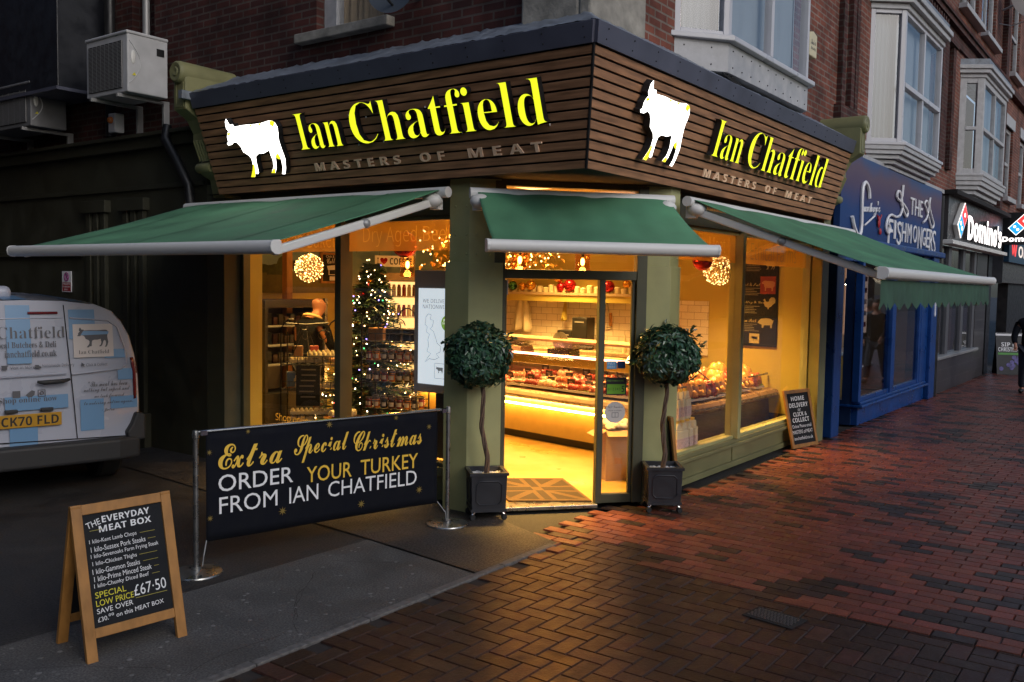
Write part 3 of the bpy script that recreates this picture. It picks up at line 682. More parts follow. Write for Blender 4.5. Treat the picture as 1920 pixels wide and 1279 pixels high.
# scrolled stone brackets at either end of the sign
BR = [(6.12, 4.02), (5.47, 4.02), (5.38, 3.94), (5.38, 3.64), (5.45, 3.60), (5.53, 3.55), (5.60, 3.43), (5.60, 3.34), (5.64, 3.30), (5.70, 3.16), (5.66, 3.13), (5.66, 3.05), (5.73, 3.01), (5.80, 2.98), (5.84, 2.80), (6.12, 2.80)]
def bracket(Mx, label):
    t = thing('scroll_bracket', label, 'stone bracket', tuple(Mx @ V((5.98, 2.8, .11))), group='scrolled brackets at the sign ends')
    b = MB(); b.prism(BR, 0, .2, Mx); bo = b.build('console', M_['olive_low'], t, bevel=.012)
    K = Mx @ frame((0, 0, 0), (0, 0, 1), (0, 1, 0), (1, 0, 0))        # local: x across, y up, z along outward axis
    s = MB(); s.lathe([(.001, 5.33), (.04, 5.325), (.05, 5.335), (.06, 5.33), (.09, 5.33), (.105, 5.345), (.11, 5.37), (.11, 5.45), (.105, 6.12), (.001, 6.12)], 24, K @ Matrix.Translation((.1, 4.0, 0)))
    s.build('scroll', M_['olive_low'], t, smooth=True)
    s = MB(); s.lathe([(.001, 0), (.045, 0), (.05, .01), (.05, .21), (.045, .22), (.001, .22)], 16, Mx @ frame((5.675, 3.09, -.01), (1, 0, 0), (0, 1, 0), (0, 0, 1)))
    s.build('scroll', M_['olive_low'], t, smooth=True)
    f = MB()
    for k in range(4): f.tube([Mx @ V((5.59, 3.36, .035+k*.043)), Mx @ V((5.67, 3.16, .035+k*.043))], .014, 8)
    f.box((5.374, 3.66, .03), (5.384, 3.9, .055), Mx); f.box((5.374, 3.66, .145), (5.384, 3.9, .17), Mx); f.box((5.372, 3.66, .055), (5.384, 3.69, .145), Mx)
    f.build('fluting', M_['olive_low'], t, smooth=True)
    return t
bracket(frame((.1, 8.06, 0), (1, 0, 0), (0, 0, 1), (0, 1, 0)), 'olive scrolled stone bracket at the dark yard end of the timber sign')
bracket(frame((11.7, -2.10, 0), (0, 1, 0), (0, 0, 1), (1, 0, 0)), 'olive scrolled stone bracket between the timber sign and the blue sign')

# ---------------------------------------------------------------- awnings
def awning(label, a, b, c, d, zb, zf, sag, arms, valance=False, out=None):
    """back bar a->b, front bar c->d (x, y); cloth between"""
    t = thing('awning', label, 'awning', (a[0], a[1], zb), group='green awnings over the shop front')
    A, B, C_, D = [V((*p, z)) for p, z in ((a, zb), (b, zb), (c, zf), (d, zf))]
    e = (B-A).normalized()
    def cl(u, v):
        q = A.lerp(B, u).lerp(C_.lerp(D, u), v)
        w = .006*sin(u*40+v*2)*sin(pi*v)+.016*H(u*5, v*2, 5)*sin(pi*v)
        return (q.x, q.y, q.z+.03-sag*sin(pi*v)+w-.012*abs(sin(u*pi*2.5))**12)
    m = MB(); m.grid(cl, 60, 16); m.build('canopy', M_['green_canvas'], t, smooth=True).modifiers.new('thick', 'SOLIDIFY').thickness = .003
    for us in [(k_+.5)/round(max(2, (B-A).length/1.15)) for k_ in range(round(max(2, (B-A).length/1.15)))]:
        m = MB(); m.grid(lambda u, v: tuple(V(cl(us+(u-.5)*.03/(B-A).length, v))+V((0, 0, .003))), 1, 16); m.build('seam', M_['green_canvas'], t, smooth=True)
    m = MB(); m.grid(lambda u, v: tuple(V(cl(u, .955+v*.04))+V((0, 0, .0035))), 40, 1); m.build('hem', M_['green_canvas'], t, smooth=True)
    m = MB(); m.tube([A-e*.06, B+e*.06], .045, 16); bb = m.build('back_bar', M_['alu'], t, smooth=True)
    # front profile: rounded outside, flat top
    o = ((C_-A).lerp(D-B, .5)); o.z = 0; o.normalize()
    pr = [(-.038, -.042), (-.017, -.05), (.017, -.047), (.042, -.03), (.05, 0), (.044, .027), (.025, .042), (-.025, .046), (-.038, .034)]
    ef = (D-C_).normalized(); C2, D2 = C_-ef*.05, D+ef*.05
    FM = frame(C2, o, (0, 0, 1), ef); m = MB(); m.prism(pr, .02, (D2-C2).length-.02, FM); m.build('front_bar', M_['alu'], t, smooth=True, sharp=50)
    m = MB(); q = [(x*1.06, y*1.06) for x, y in pr]; m.prism(q, 0, .02, FM); m.prism(q, (D2-C2).length-.02, (D2-C2).length, FM); m.build('end_cap', M_['alu'], t, bevel=.004)
    for i, (s0, s1, bend) in enumerate(arms):
        S = A.lerp(B, s0)-V((0, 0, .07)); E = C_.lerp(D, s1)-o*.03-V((0, 0, .03)); mid = S.lerp(E, .5)+e*bend
        m = MB()
        for p, q in ((S, mid), (mid, E)):
            dd = (q-p); L = dd.length; dd.normalize(); sx = dd.cross(V((0, 0, 1))).normalized(); uz = sx.cross(dd)
            m.box((-.022, -.032, 0), (.022, .032, L), frame(p, sx, uz, dd))
        ao = m.build('arm', M_['alu'], t, bevel=.012)
        m = MB(); m.ball(tuple(S+o*.05), (.085, .085, .06), 16, 10); m.cbox(tuple(S+V((0, 0, .0))), (.06, .09, .14)); m.build('shoulder', M_['alu'], ao, smooth=True)
        m = MB(); m.ball(tuple(mid), (.045, .045, .04), 12, 8); m.build('elbow', M_['alu_grey'], ao, smooth=True)
    if valance:
        n = 40; L = (D-C_).length
        def vf(u, v):
            k = u*n; fr = k-int(k); drop = .185+.06*(1-abs(2*fr-1))**.8 if v == 1 else .2*v
            q = C_.lerp(D, u)-V((0, 0, .055+drop)); q -= o*(.02+.012*sin(u*150)*v+.02*H(u*30, v)*v); return tuple(q)
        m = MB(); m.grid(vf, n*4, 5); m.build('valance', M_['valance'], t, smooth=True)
    return t
awning('green awning at the left, lit by the sign above the Christmas window', (5.80, 4.97), (5.80, 8.46), (4.0, 4.92), (4.0, 8.46), 2.70, 2.175, .02, ((.02, .01, -.02), (.97, .97, .02)))
def fdp(s, o): p = FD @ V((s, 0, o)); return (p.x, p.y)
awning('short green awning directly over the open glass door', fdp(-.37, .27), fdp(1.27, .27), fdp(-.39, 1.05), fdp(1.34, 1.05), 2.685, 2.235, .03, ((.01, .06, .25), (.985, .93, -.25)))
awning('long green awning with scalloped valance at the right, beside the blue shop', (7.43, 3.52), (12.28, 3.52), (7.47, 1.88), (12.45, 1.88), 2.70, 2.09, .03, ((.01, .02, .0), (.97, .97, 0)), valance=True)
# ---------------------------------------------------------------- inside the shop
M_['led_warm'] = emis('warm_led_tube', (1, .52, .11), 62); M_['led_pink'] = emis('pink_counter_tube', (1, .36, .2), 10)
M_['filament'] = emis('filament', (1, .55, .13), 22); M_['fairy'] = emis('fairy_light', (1, .66, .22), 7)
M_['cabinet'] = mat('mustard_panel', (.27, .17, .04), .4, var=.1); M_['worktop'] = mat('pale_worktop', (.42, .31, .2), .3, var=.08)
M_['deck'] = mat('display_deck', (.30, .18, .12), .4)
PATH = [V(p) for p in ((9.45, 8.6), (9.32, 7.6), (9.14, 6.5), (8.98, 5.6), (8.93, 5.05), (9.02, 4.62), (9.28, 4.36), (9.75, 4.27), (10.6, 4.25), (11.74, 4.25))]
def dens(P, n=6):
    out = []
    for i in range(len(P)-1):
        p0, p1, p2, p3 = P[max(i-1, 0)], P[i], P[i+1], P[min(i+2, len(P)-1)]
        for k in range(n):
            t = k/n; out.append(.5*((2*p1)+(p2-p0)*t+(2*p0-5*p1+4*p2-p3)*t*t+(3*p1-p0-3*p2+p3)*t**3))
    return out+[P[-1]]
DP = dens(PATH)
def pnorm(i):
    t = (DP[min(i+1, len(DP)-1)]-DP[max(i-1, 0)]).normalized(); return V((t.y, -t.x))*-1     # outward = towards the customers
def outw(i):
    t = (DP[min(i+1, len(DP)-1)]-DP[max(i-1, 0)]).normalized(); return V((t.y, -t.x))
def onpath(s, off):
    """s 0..1 along the counter, off metres in from the front edge"""
    f = s*(len(DP)-1); i = min(int(f), len(DP)-2); p = DP[i].lerp(DP[i+1], f-i); n = outw(i).lerp(outw(i+1), f-i).normalized(); return p-n*off, n
def sweep(prof, i0=0, i1=None, close=False):
    mb = MB(); i1 = len(DP)-1 if i1 is None else i1; vs = []; n = len(prof)
    for i in range(i0, i1+1):
        o = outw(i)
        for a, z in prof: q = DP[i]+o*a; vs.append((q.x, q.y, z))
    k = n if close else n-1
    fs = [(r*n+j, r*n+(j+1) % n, (r+1)*n+(j+1) % n, (r+1)*n+j) for r in range(i1-i0) for j in range(k)]
    if close: fs += [tuple(range(n))[::-1], tuple(range((i1-i0)*n, (i1-i0+1)*n))]
    return mb.add(vs, fs)
sgn = 1 if outw(12).x < 0 else -1
if sgn < 0:
    _ow = outw
    def outw(i): return -_ow(i)
ct = thing('meat_counter', 'long curved butcher counter with glass front and lit display of meat', 'shop counter', (9.3, 5.4, .03))
sweep([(-.14, .03), (-.14, .13), (-.6, .13), (-.6, .03)], close=True).build('kick_board', M_['black'], ct)
sweep([(-.07, .13), (-.1, .5), (-.5, .5), (-.5, .13)], 0, 30, close=True).build('front_panel', M_['cabinet'], ct, smooth=True)
sweep([(-.07, .13), (-.1, .5), (-.5, .5), (-.5, .13)], 30, close=True).build('end_panel', mat('unlit_brown_panel', (.06, .035, .018), .4, var=.15), ct, smooth=True)  # front of the window leg, its lack of light put into the colour
sweep([(-.1, .5), (-.01, .53), (.03, .56), (.035, .60), (.01, .635), (-.12, .645), (-.12, .5)], 30, close=True).build('bumper_rail', mat('brown_rail', (.2, .12, .07), .3, var=.1), ct, smooth=True)
sweep([(-.1, .5), (-.01, .53), (.03, .56), (.035, .60), (.01, .635), (-.12, .645), (-.12, .5)], 0, 30, close=True).build('bumper_rail', M_['worktop'], ct, smooth=True)
sweep([(.036, .575), (.04, .58), (.036, .585)]).build('rail_trim', M_['steel'], ct)
sweep([(-.12, .64), (-.82, .80), (-.86, .84), (-1.3, .84), (-1.3, .13)]).build('display_deck', M_['deck'], ct)
sweep([(-.86, 1.0), (-1.3, 1.0), (-1.3, 1.02), (-.86, 1.02)], 0, 30, True).build('service_ledge', M_['worktop'], ct)
sweep([(-.62, 1.22), (-1.1, 1.22), (-1.1, 1.25), (-.6, 1.25)], 0, 30, True).build('top_shelf', M_['worktop'], ct)
sweep([(-.14, .645), (-.22, .93), (-.40, 1.12), (-.62, 1.23)], 0, 30).build('curved_glass', M_['glass'], ct, smooth=True)
sweep([(-.10, .645), (-.12, .82)], 30).build('low_glass', M_['glass'], ct, smooth=True)
sweep([(-.115, .82), (-.135, .82), (-.135, .84), (-.115, .84)], 33, None, True).build('glass_rail', M_['steel'], ct, smooth=True)
for i in (30, 37, 44):
    q, n = onpath(i/(len(DP)-1), .1); q2, _ = onpath(i/(len(DP)-1), .16); q3, _ = onpath(i/(len(DP)-1), .6)
    MB().tube([(q.x, q.y, .645), (q2.x, q2.y, .86), (q3.x, q3.y, 1.15)], .009, 6).build('glass_post', M_['steel'], ct)
sweep([(-.38, 1.06), (-.405, 1.06), (-.405, 1.085), (-.38, 1.085)], 4, 30, True).build('lamp_tube', M_['led_pink'], ct)
sweep([(.0, .485), (-.03, .485), (-.03, .465), (0, .465)], 0, 24, True).build('lamp_tube', M_['led_warm'], ct)
# meat on trays
meats = [(.30, .035, .028), (.38, .09, .055), (.5, .2, .13), (.2, .025, .02), (.52, .3, .19), (.36, .10, .045)]
MM = [mat('raw_meat', c, .3, var=.45, vscale=28, detail=6, bump=.3, bscale=50, spec=.6) for c in meats]
M_['roast'] = mat('roast_chicken_skin', (.55, .26, .07), .35, var=.4, vscale=20, bump=.3, bscale=40)
M_['salad'] = mat('green_garnish', (.14, .26, .05), .5, var=.3)
M_['tray'] = mat('white_tray', (.6, .55, .5), .35)
def lump(mb, c, r, rz=0, seed=0, nu=12, nv=8):
    b = len(mb.v); mb.ball((0, 0, 0), 1, nu, nv)
    for k in range(b, len(mb.v)):
        v = mb.v[k]; f = 1+.28*mnoise.noise(v*1.6+V((seed, seed*.7, 3)))
        x, y, z = v.x*r[0]*f, v.y*r[1]*f, max(v.z, -.35)*r[2]*f
        mb.v[k] = V((c[0]+x*cos(rz)-y*sin(rz), c[1]+x*sin(rz)+y*cos(rz), c[2]+z))
def deckz(off): return .64+(off-.12)/.7*.16
k = 0
def meat_tray(s, off, kind, lab, grp):
    global k; k += 1
    p, n = onpath(s, off); rz = math.atan2(n.y, n.x)+pi/2
    t = thing('meat_tray', lab, 'tray of meat', (p.x, p.y, deckz(off)+.012), rz, group=grp)
    m = MB(); m.box((-.13, -.085, 0), (.13, .085, .012)); m.box((-.13, -.085, .012), (.13, -.079, .028)); m.box((-.13, .079, .012), (.13, .085, .028)); m.box((-.13, -.085, .012), (-.124, .085, .028)); m.box((.124, -.085, .012), (.13, .085, .028)); m.build('tray', M_['tray'], t, local=True)
    m = MB(); rnd = random.Random(k)
    if kind == 'joint':
        for q in range(3): lump(m, (-.07+.07*q, rnd.uniform(-.02, .02), .04), (.05, .065, .055), rnd.uniform(-.5, .5), k+q)
    elif kind == 'slices':
        for q in range(7): lump(m, (-.09+.03*q, rnd.uniform(-.01, .01), .035), (.018, .065, .05), .3, k+q, 10, 6)
    elif kind == 'mince':
        for q in range(26): lump(m, (rnd.uniform(-.1, .1), rnd.uniform(-.06, .06), .03+rnd.random()*.02), (.03, .025, .022), rnd.random()*3, k+q, 8, 5)
    else:
        for q in range(2):
            lump(m, (-.06+.12*q, 0, .055), (.05, .07, .06), 0, k+q); 
            for d in (-1, 1): lump(m, (-.06+.12*q+d*.04, -.05, .045), (.018, .045, .02), d*.4, k+q, 8, 6)
    if kind == 'bird' or s > .59:
        for v_ in m.v: v_.z = .02+(v_.z-.02)*1.9; v_.x *= 1.2; v_.y *= 1.2
    for v_ in m.v: v_.x *= 1.12; v_.y *= 1.1; v_.z = .02+(v_.z-.02)*1.2
    m.build('meat', M_['roast'] if kind == 'bird' else MM[k % 6], t, local=True, smooth=True, sharp=180)
    if rnd.random() < .5:
        m = MB()
        for q in range(16):
            a = V((rnd.uniform(-.12, .12), rnd.choice((-1, 1))*rnd.uniform(.055, .08), .025)); m.leaf(a, V((rnd.uniform(-1, 1), rnd.uniform(-1, 1), .6)), V((0, 0, 1)), .035, .012)
        m.build('garnish', M_['salad'], t, local=True)
for row, off in enumerate((.23, .43, .63)):
    for i in range(15):
        s = .16+i*.0285+row*.01
        if s > .56: continue
        meat_tray(s, off, ('joint', 'slices', 'mince')[(i*2+row) % 3], 'tray of %s in the %s row under the pink counter lamp' % ({'joint': 'rolled red joints', 'slices': 'sliced raw meat', 'mince': 'loose minced meat'}[('joint', 'slices', 'mince')[(i*2+row) % 3]], ('front', 'middle', 'back')[row]), 'trays of meat facing the doorway')
    for i in range(10):
        off = (.17, .36, .56)[row]; s = .60+i*.040+row*.006
        if s > .985: continue
        meat_tray(s, off, ('bird', 'joint', 'bird', 'mince')[(i+row) % 4], 'tray of %s in the %s row behind the window with the menu board' % ({'bird': 'whole roast birds', 'joint': 'rolled joints', 'mince': 'loose minced meat'}[('bird', 'joint', 'bird', 'mince')[(i+row) % 4]], ('front', 'middle', 'back')[row]), 'trays of meat behind the right window')
m = MB(); q, n = onpath(.635, .3); 
tag(MB().add([], []).ball((q.x, q.y, .80), .045, 16, 12).build('orange_fruit', mat('orange_peel', (.75, .2, .02), .4, bump=.2, bscale=90), smooth=True), 'single orange resting on the meat display in the right window', 'fruit')
M_['card'] = mat('black_price_card', (.015, .015, .015), .5); M_['cardtxt'] = mat('card_chalk', (.6, .58, .5), .6)
for row, off in enumerate((.33, .53, .72)):
    for i in range(10):
        s = .165+i*.038+row*.013
        if s > .55: continue
        p, n = onpath(s, off); t = thing('price_card', 'little black price card standing among the meat facing the doorway', 'price card', (p.x, p.y, deckz(off)+.05), math.atan2(n.y, n.x)+pi/2, group='price cards in the counter facing the doorway')
        m = MB(); m.box((-.058, -.004, 0), (.058, .004, .075)); m.cbox((0, .0, -.02), (.006, .004, .05)); m.build('card', M_['card'], t, local=True)
        m = MB(); 
        for q in range(3): m.cbox((random.uniform(-.01, .01), -.0055, .044-q*.015), (.06-.012*q, .001, .004))
        m.build('writing', M_['cardtxt'], t, local=True)
for i in range(4):
    p, n = onpath(.66+i*.075, .78); t = thing('price_card', 'black price card on the back ledge of the window counter', 'price card', (p.x, p.y, .9+.03*(i % 2)), math.atan2(n.y, n.x)+pi/2, group='price cards in the window counter')
    m = MB(); m.box((-.06, -.004, 0), (.06, .004, .07)); m.cbox((0, 0, -.03), (.006, .004, .07)); m.build('card', M_['card'], t, local=True)
    m = MB(); m.cbox((0, -.0055, .045), (.08, .001, .006)); m.cbox((0, -.0055, .025), (.06, .001, .005)); m.build('writing', M_['cardtxt'], t, local=True)
# scales and slicer on the counter top
t = thing('weighing_scale', 'pale weighing machine with round dials on the counter behind the doorway', 'weighing scale', (10.0, 7.23, 1.02), radians(-90))
m = MB(); m.prism([(-.2, 0), (.2, 0), (.17, .11), (-.15, .14)], -.15, .15, frame((0, 0, 0), (1, 0, 0), (0, 0, 1), (0, -1, 0))); m.build('body', M_['worktop'], t, local=True, bevel=.01)
m = MB(); m.cbox((0, .02, .155), (.36, .26, .012)); m.build('pan', M_['steel'], t, local=True)
m = MB()
for x in (-.05, .03): m.lathe([(.001, .012), (.022, .01), (.022, 0)], 16, frame((x, -.16, .06), (1, 0, 0), (0, 0, 1), (0, -1, 0)))
m.build('dial', M_['black'], t, local=True)
t = thing('slicing_machine', 'low dark steel slicing machine on the counter beside the scale', 'slicer', (10.05, 6.5, 1.02), radians(-90))
m = MB(); m.cbox((0, 0, .05), (.34, .28, .1)); m.build('base', M_['black_metal'], t, local=True, bevel=.015)
m = MB(); m.lathe([(.001, 0), (.12, 0), (.12, .012), (.001, .02)], 32, frame((-.04, -.02, .2), (1, 0, 0), (0, 0, 1), (0, -1, 0))); m.build('blade', M_['steel'], t, local=True)
m = MB(); m.cbox((.1, .04, .16), (.12, .16, .12)); m.build('carriage', M_['alu_grey'], t, local=True, bevel=.01)
# back wall: shelf with baubles, knife blocks, hanging bags, dark bottle boxes
t = thing('wall_shelf', 'long shelf of little cream tubs on the tiled wall above the counter', 'shelf', (11.75, 7.4, 1.8))
MB().box((11.62, 6.0, 1.80), (11.9, 9.0, 1.84)).build('shelf_board', M_['worktop'], t); MB().box((11.64, 6.0, 1.70), (11.9, 9.0, 1.8)).build('apron', M_['shopwall'], t)
M_['creamtub'] = mat('cream_tub', (.75, .65, .42), .4)
for i in range(22):
    y = 6.2+i*.115+random.uniform(-.015, .015)
    m = MB().lathe([(.001, 0), (.042, 0), (.05, .06+.02*(i % 3)), (.03, .075+.02*(i % 3)), (.001, .08+.02*(i % 3))], 12, tr(11.7, y, 1.84)); tag(m.build('cream_tub', M_['creamtub'], smooth=True), 'small cream tub in the row along the shelf above the tiles', 'tub', 'cream tubs along the wall shelf')
bcols = dict(red=(.45, .02, .03), gold=(.7, .35, .06), green=(.03, .12, .06), pearl=(.75, .6, .4))
BM = {n: mat(n+'_bauble', c, .12, .75) for n, c in bcols.items()}
def bauble(p, r, c, label, grp=None, cord=None):
    t = thing('christmas_bauble', label, 'bauble', p, group=grp)
    MB().ball((0, 0, 0), r, 20, 14).build('ball', BM[c], t, local=True, smooth=True)
    MB().lathe([(.001, r*1.14), (r*.2, r*1.12), (r*.2, r*.95)], 10).build('cap', M_['gold'], t, local=True, smooth=True)
    if cord: MB().tube([(0, 0, r), (0, 0, r+cord)], .0025, 5).build('cord', M_['gold'], t, local=True)
    return t
for p, r, c, l in (((11.66, 8.52, 1.93), .075, 'green', 'dark green bauble at the left end of the shelf in the doorway'), ((11.66, 8.33, 1.92), .065, 'gold', 'small copper bauble next to the dark green one'), ((11.66, 8.17, 1.94), .08, 'gold', 'copper bauble third along the shelf in the doorway'),
                   ((11.66, 7.66, 2.08), .09, 'gold', 'gold bauble perched on top of the red ones'), ((11.68, 7.62, 1.92), .075, 'red', 'red bauble below the perched gold bauble'), ((11.66, 7.45, 1.95), .095, 'red', 'largest red bauble on the shelf, right of the perched gold one'),
                   ((11.66, 6.78, 1.94), .09, 'red', 'red bauble alone left of the door mullion'), ((11.66, 6.48, 1.98), .06, 'gold', 'small gold bauble by the door mullion'), ((11.66, 6.1, 1.95), .09, 'pearl', 'pearly bauble at the right end of the shelf')):
    bauble(p, r, c, l)
M_['polybag'] = mat('white_apron_cloth', (.62, .55, .42), .6, var=.2)
def hung_cloth(y, z, w, h, label, m, nm='hanging_apron', cat='apron'):
    mb = MB()
    def f(u, v): return (11.80+.04*sin(u*14+v)*v-.05*v, y+(u-.5)*w*(.35+.65*v**.6), z-h*v-.02*sin(u*9)*v)
    mb.grid(f, 20, 10); t = thing(nm, label, cat, (11.85, y, z)); mb.build('cloth', m, t, smooth=True).modifiers.new('thick', 'SOLIDIFY').thickness = .006
    MB().tube([(11.9, y, z+.03), (11.84, y, z+.03), (11.83, y, z+.05)], .006, 6).build('hook', M_['steel'], t)
hung_cloth(8.42, 1.74, .40, .52, 'white apron hanging on a hook on the cream tiles', M_['polybag'])
hung_cloth(7.62, 1.72, .08, .3, 'narrow strip hanging on the tiles between apron and cleaver', M_['shopwall'], 'hanging_strap', 'strap')
t = thing('butcher_saw', 'long thin saw hanging on the tiles above the dark box', 'saw', (11.85, 6.92, 1.4)); MB().tube([(11.86, 6.92, 1.74), (11.86, 7.04, 1.30), (11.86, 6.83, 1.34), (11.86, 6.92, 1.74)], .007, 6).build('bow', M_['steel'], t); MB().cbox((11.86, 6.85, 1.45), (.02, .05, .2)).build('handle', M_['oak'], t, bevel=.01)
for y, w, z1, lab in ((7.42, .26, 1.28, 'low black bag on the back counter by the tiles'), (7.16, .26, 1.48, 'tall black box on the back counter by the tiles')):
    t = thing('knife_box', lab, 'box', (11.6, y, 1.0)); m = MB(); m.box((11.48, y-w/2, 1.0), (11.72, y+w/2, z1)); m.build('body', M_['black'], t, bevel=.015); MB().box((11.475, y-w*.3, z1-.08), (11.48, y+w*.3, z1-.06)).build('slot', M_['alu_grey'], t)
t = thing('work_bench', 'low back work bench under the tiled wall', 'work bench', (11.6, 7.2, .03)); MB().box((11.3, 5.4, .94), (11.88, 9.2, 1.0)).build('bench_top', M_['worktop'], t, bevel=.01); MB().box((11.36, 5.4, .03), (11.88, 9.2, .94)).build('cupboard', M_['cabinet'], t)
for y, h in ((6.4, .25), (5.9, .2), (5.72, .24), (6.27, .16)):
    tag(MB().lathe([(.001, 0), (.035, 0), (.035, h*.6), (.012, h*.78), (.012, h), (.001, h)], 12, tr(11.5, y, 1.0)).build('sauce_bottle', M_['creamtub'], smooth=True), 'pale squeeze bottle on the bench seen through the side pane', 'bottle', 'squeeze bottles on the back bench')
# doormat with a flag pattern
MT = frame((6.409, 4.68, .032), V((6.889-6.409, 4.112-4.68, 0)).normalized(), V((.66, .751, 0)), (0, 0, 1))
t = thing('doormat', 'tan doormat with a faded flag pattern inside the open door', 'doormat', (7.1, 4.85, .03))
MB().box((0, .03, 0), (.74, .98, .012), MT).build('mat', mat('coir', (.088, .048, .017), .95, var=.3, vscale=60, bump=.8, bscale=150), t)
m = MB(); z0, z1 = .0125, .0135
def strip2(a, b, w):
    a, b = V(a), V(b); d = (b-a).normalized(); nn = V((-d.y, d.x))*w/2
    m.prism([tuple(a-nn), tuple(b-nn), tuple(b+nn), tuple(a+nn)], z0, z1, MT)
for sx in (0, 1):
    X = lambda x: x if not sx else .74-x
    for a, b, c in (((.03, .13), (.03, .36), (.24, .40)), ((.10, .09), (.29, .09), (.29, .34)), ((.03, .64), (.03, .9), (.22, .62)), ((.1, .94), (.29, .94), (.29, .68))):
        m.prism([(X(p[0]), p[1]) for p in (a, b, c)], z0, z1, MT)
    m.box((X(.03), .44, z0), (X(.32), .57, z1), MT)
m.box((.335, .07, z0), (.405, .43, z1), MT); m.box((.335, .58, z0), (.405, .96, z1), MT)
m.build('flag_print', mat('coir_print', (.026, .0145, .006), .95, var=.3, vscale=60), t)
# cardboard box, bag of logs
t = thing('cardboard_box', 'brown cardboard box of wrapped goods standing behind the side pane', 'cardboard box', (7.92, 4.5, .03), radians(-40))
m = MB(); m.box((-.13, -.13, 0), (.13, .13, .50)); m.build('box', mat('cardboard', (.33, .2, .1), .8, var=.1), t, local=True, bevel=.003)
m = MB(); m.quad((-.13, -.13, .5), (.13, -.13, .5), (.15, -.24, .46), (-.15, -.24, .46)); m.quad((-.13, .13, .5), (-.13, -.13, .5), (-.24, -.15, .44), (-.24, .15, .44)); m.build('flap', mat('cardboard_flap', (.36, .23, .12), .8), t, local=True)
m = MB()
for i in range(14): lump(m, (random.uniform(-.1, .1), random.uniform(-.1, .1), .52+random.random()*.06), (.06, .05, .04), random.random()*3, i)
m.build('wrapped_goods', M_['polybag'], t, local=True, smooth=True)
MB().cbox((0, -.1315, .2), (.08, .002, .06)).build('box_label', M_['oak'], t, local=True)
# milk bottles on the right window sill
M_['milk'] = mat('milky_plastic', (.7, .6, .38), .35); M_['mlabel'] = mat('pink_label', (.6, .42, .38), .5, var=.25, vscale=40)
def bottle(x, y, z):
    t = thing('drink_bottle', 'square milky bottle with a pale label stacked inside the right window corner', 'bottle', (x, y, z), random.uniform(-.3, .3), group='milky bottles stacked in the right window')
    m = MB(); m.box((-.05, -.05, 0), (.05, .05, .21)); m.prism([(-.05, .21), (.05, .21), (.022, .28), (-.022, .28)], -.035, .035, frame((0, 0, 0), (1, 0, 0), (0, 0, 1), (0, -1, 0))); m.build('bottle', M_['milk'], t, local=True, bevel=.008)
    MB().lathe([(.001, .305), (.022, .305), (.022, .278)], 12).build('cap', M_['gold'], t, local=True, smooth=True)
    MB().box((-.051, -.0515, .03), (.051, .0515, .13)).build('bottle_label', M_['mlabel'], t, local=True)
for x in (8.29, 8.41, 8.53, 8.65): 
    for y in (4.0, 4.12): bottle(x, y, .31)
for x in (8.29, 8.41, 8.52): bottle(x, 4.03, .618)
# vinyl bands and writing on the glass
def film(name, col, a): return mat(name, col, .5, alpha=a)
M_['vinyl'] = translucent('amber_vinyl', (.75, .42, .09), .5)
t = thing('window_vinyl', 'frosted amber strip with old fashioned meat lettering across the top of the right window', 'window lettering', (9.6, 3.91, 2.2))
MB().quad((7.6, 3.912, 2.22), (11.73, 3.912, 2.22), (11.73, 3.912, 2.51), (7.6, 3.912, 2.51)).build('strip', M_['vinyl'], t)
FR_ = frame((7.6, 3.909, 0), (1, 0, 0), (0, 0, 1), (0, -1, 0))
M_['goldglow'] = translucent('gold_vinyl', (1, .72, .22), .4); M_['darkvinyl'] = mat('brown_vinyl', (.12, .06, .02), .5)
lettering([dict(t='Free Range Meat', x=.12, y=2.27, w=1.42, h=.2)], FR_, 'lettering', M_['goldglow'], t, st='sans', offset=-.012)
lettering([dict(t='Ethical Farms', x=2.25, y=2.27, w=1.5, h=.2)], FR_, 'lettering', M_['darkvinyl'], t, st='sans', offset=-.012)
t = thing('window_vinyl', 'frosted amber strip with gold beef lettering across the top of the left window', 'window lettering', (6.21, 6.5, 2.2))
MB().quad((6.212, 8.03, 2.24), (6.212, 5.13, 2.24), (6.212, 5.13, 2.51), (6.212, 8.03, 2.51)).build('strip', M_['vinyl'], t)
FL_ = frame((6.209, 8.03, 0), (0, -1, 0), (0, 0, 1), (-1, 0, 0))
lettering([dict(t='Dry Aged Beef', x=1.72, y=2.28, w=1.1, h=.19), dict(t='Artisan Baker', x=.35, y=2.28, w=1.0, h=.18)], FL_, 'lettering', M_['goldglow'], t, st='sans', offset=-.012)
lettering([dict(t='Shop online 24/7', x=.45, y=.47, w=.8, h=.1), dict(t='local & fresh', x=.5, y=.37, w=.55, h=.07)], FL_, 'lettering', M_['goldglow'], t, st='sans')
# stickers on the side pane
DP_ = FD @ Matrix.Translation((0, 0, -.002))
t = thing('door_sticker', 'small blue and white card sticker on the glass side pane', 'sticker', tuple(FD @ V((.93, 1.26, 0)))); MB().box((.86, 1.22, 0), (.95, 1.29, .002), DP_).build('paper', mat('sky_sticker', (.12, .45, .8), .4), t); MB().box((.955, 1.225, 0), (1.03, 1.29, .002), DP_).build('paper', mat('navy_sticker', (.02, .06, .2), .4), t)
lettering([dict(t='PAY', x=.868, y=1.255, w=.07, h=.025), dict(t='HERE', x=.868, y=1.23, w=.07, h=.018)], DP_ @ Matrix.Translation((0, 0, .0026)), 'lettering', M_['print_w'], t)
t = thing('door_sticker', 'green and black food hygiene rating sticker on the glass side pane', 'sticker', tuple(FD @ V((.94, 1.1, 0)))); MB().box((.855, .99, 0), (1.045, 1.145, .002), DP_).build('paper', M_['card'], t); MB().box((.866, 1.0, .0022), (1.034, 1.085, .003), DP_).build('panel', mat('lime_print', (.2, .5, .03), .5), t)
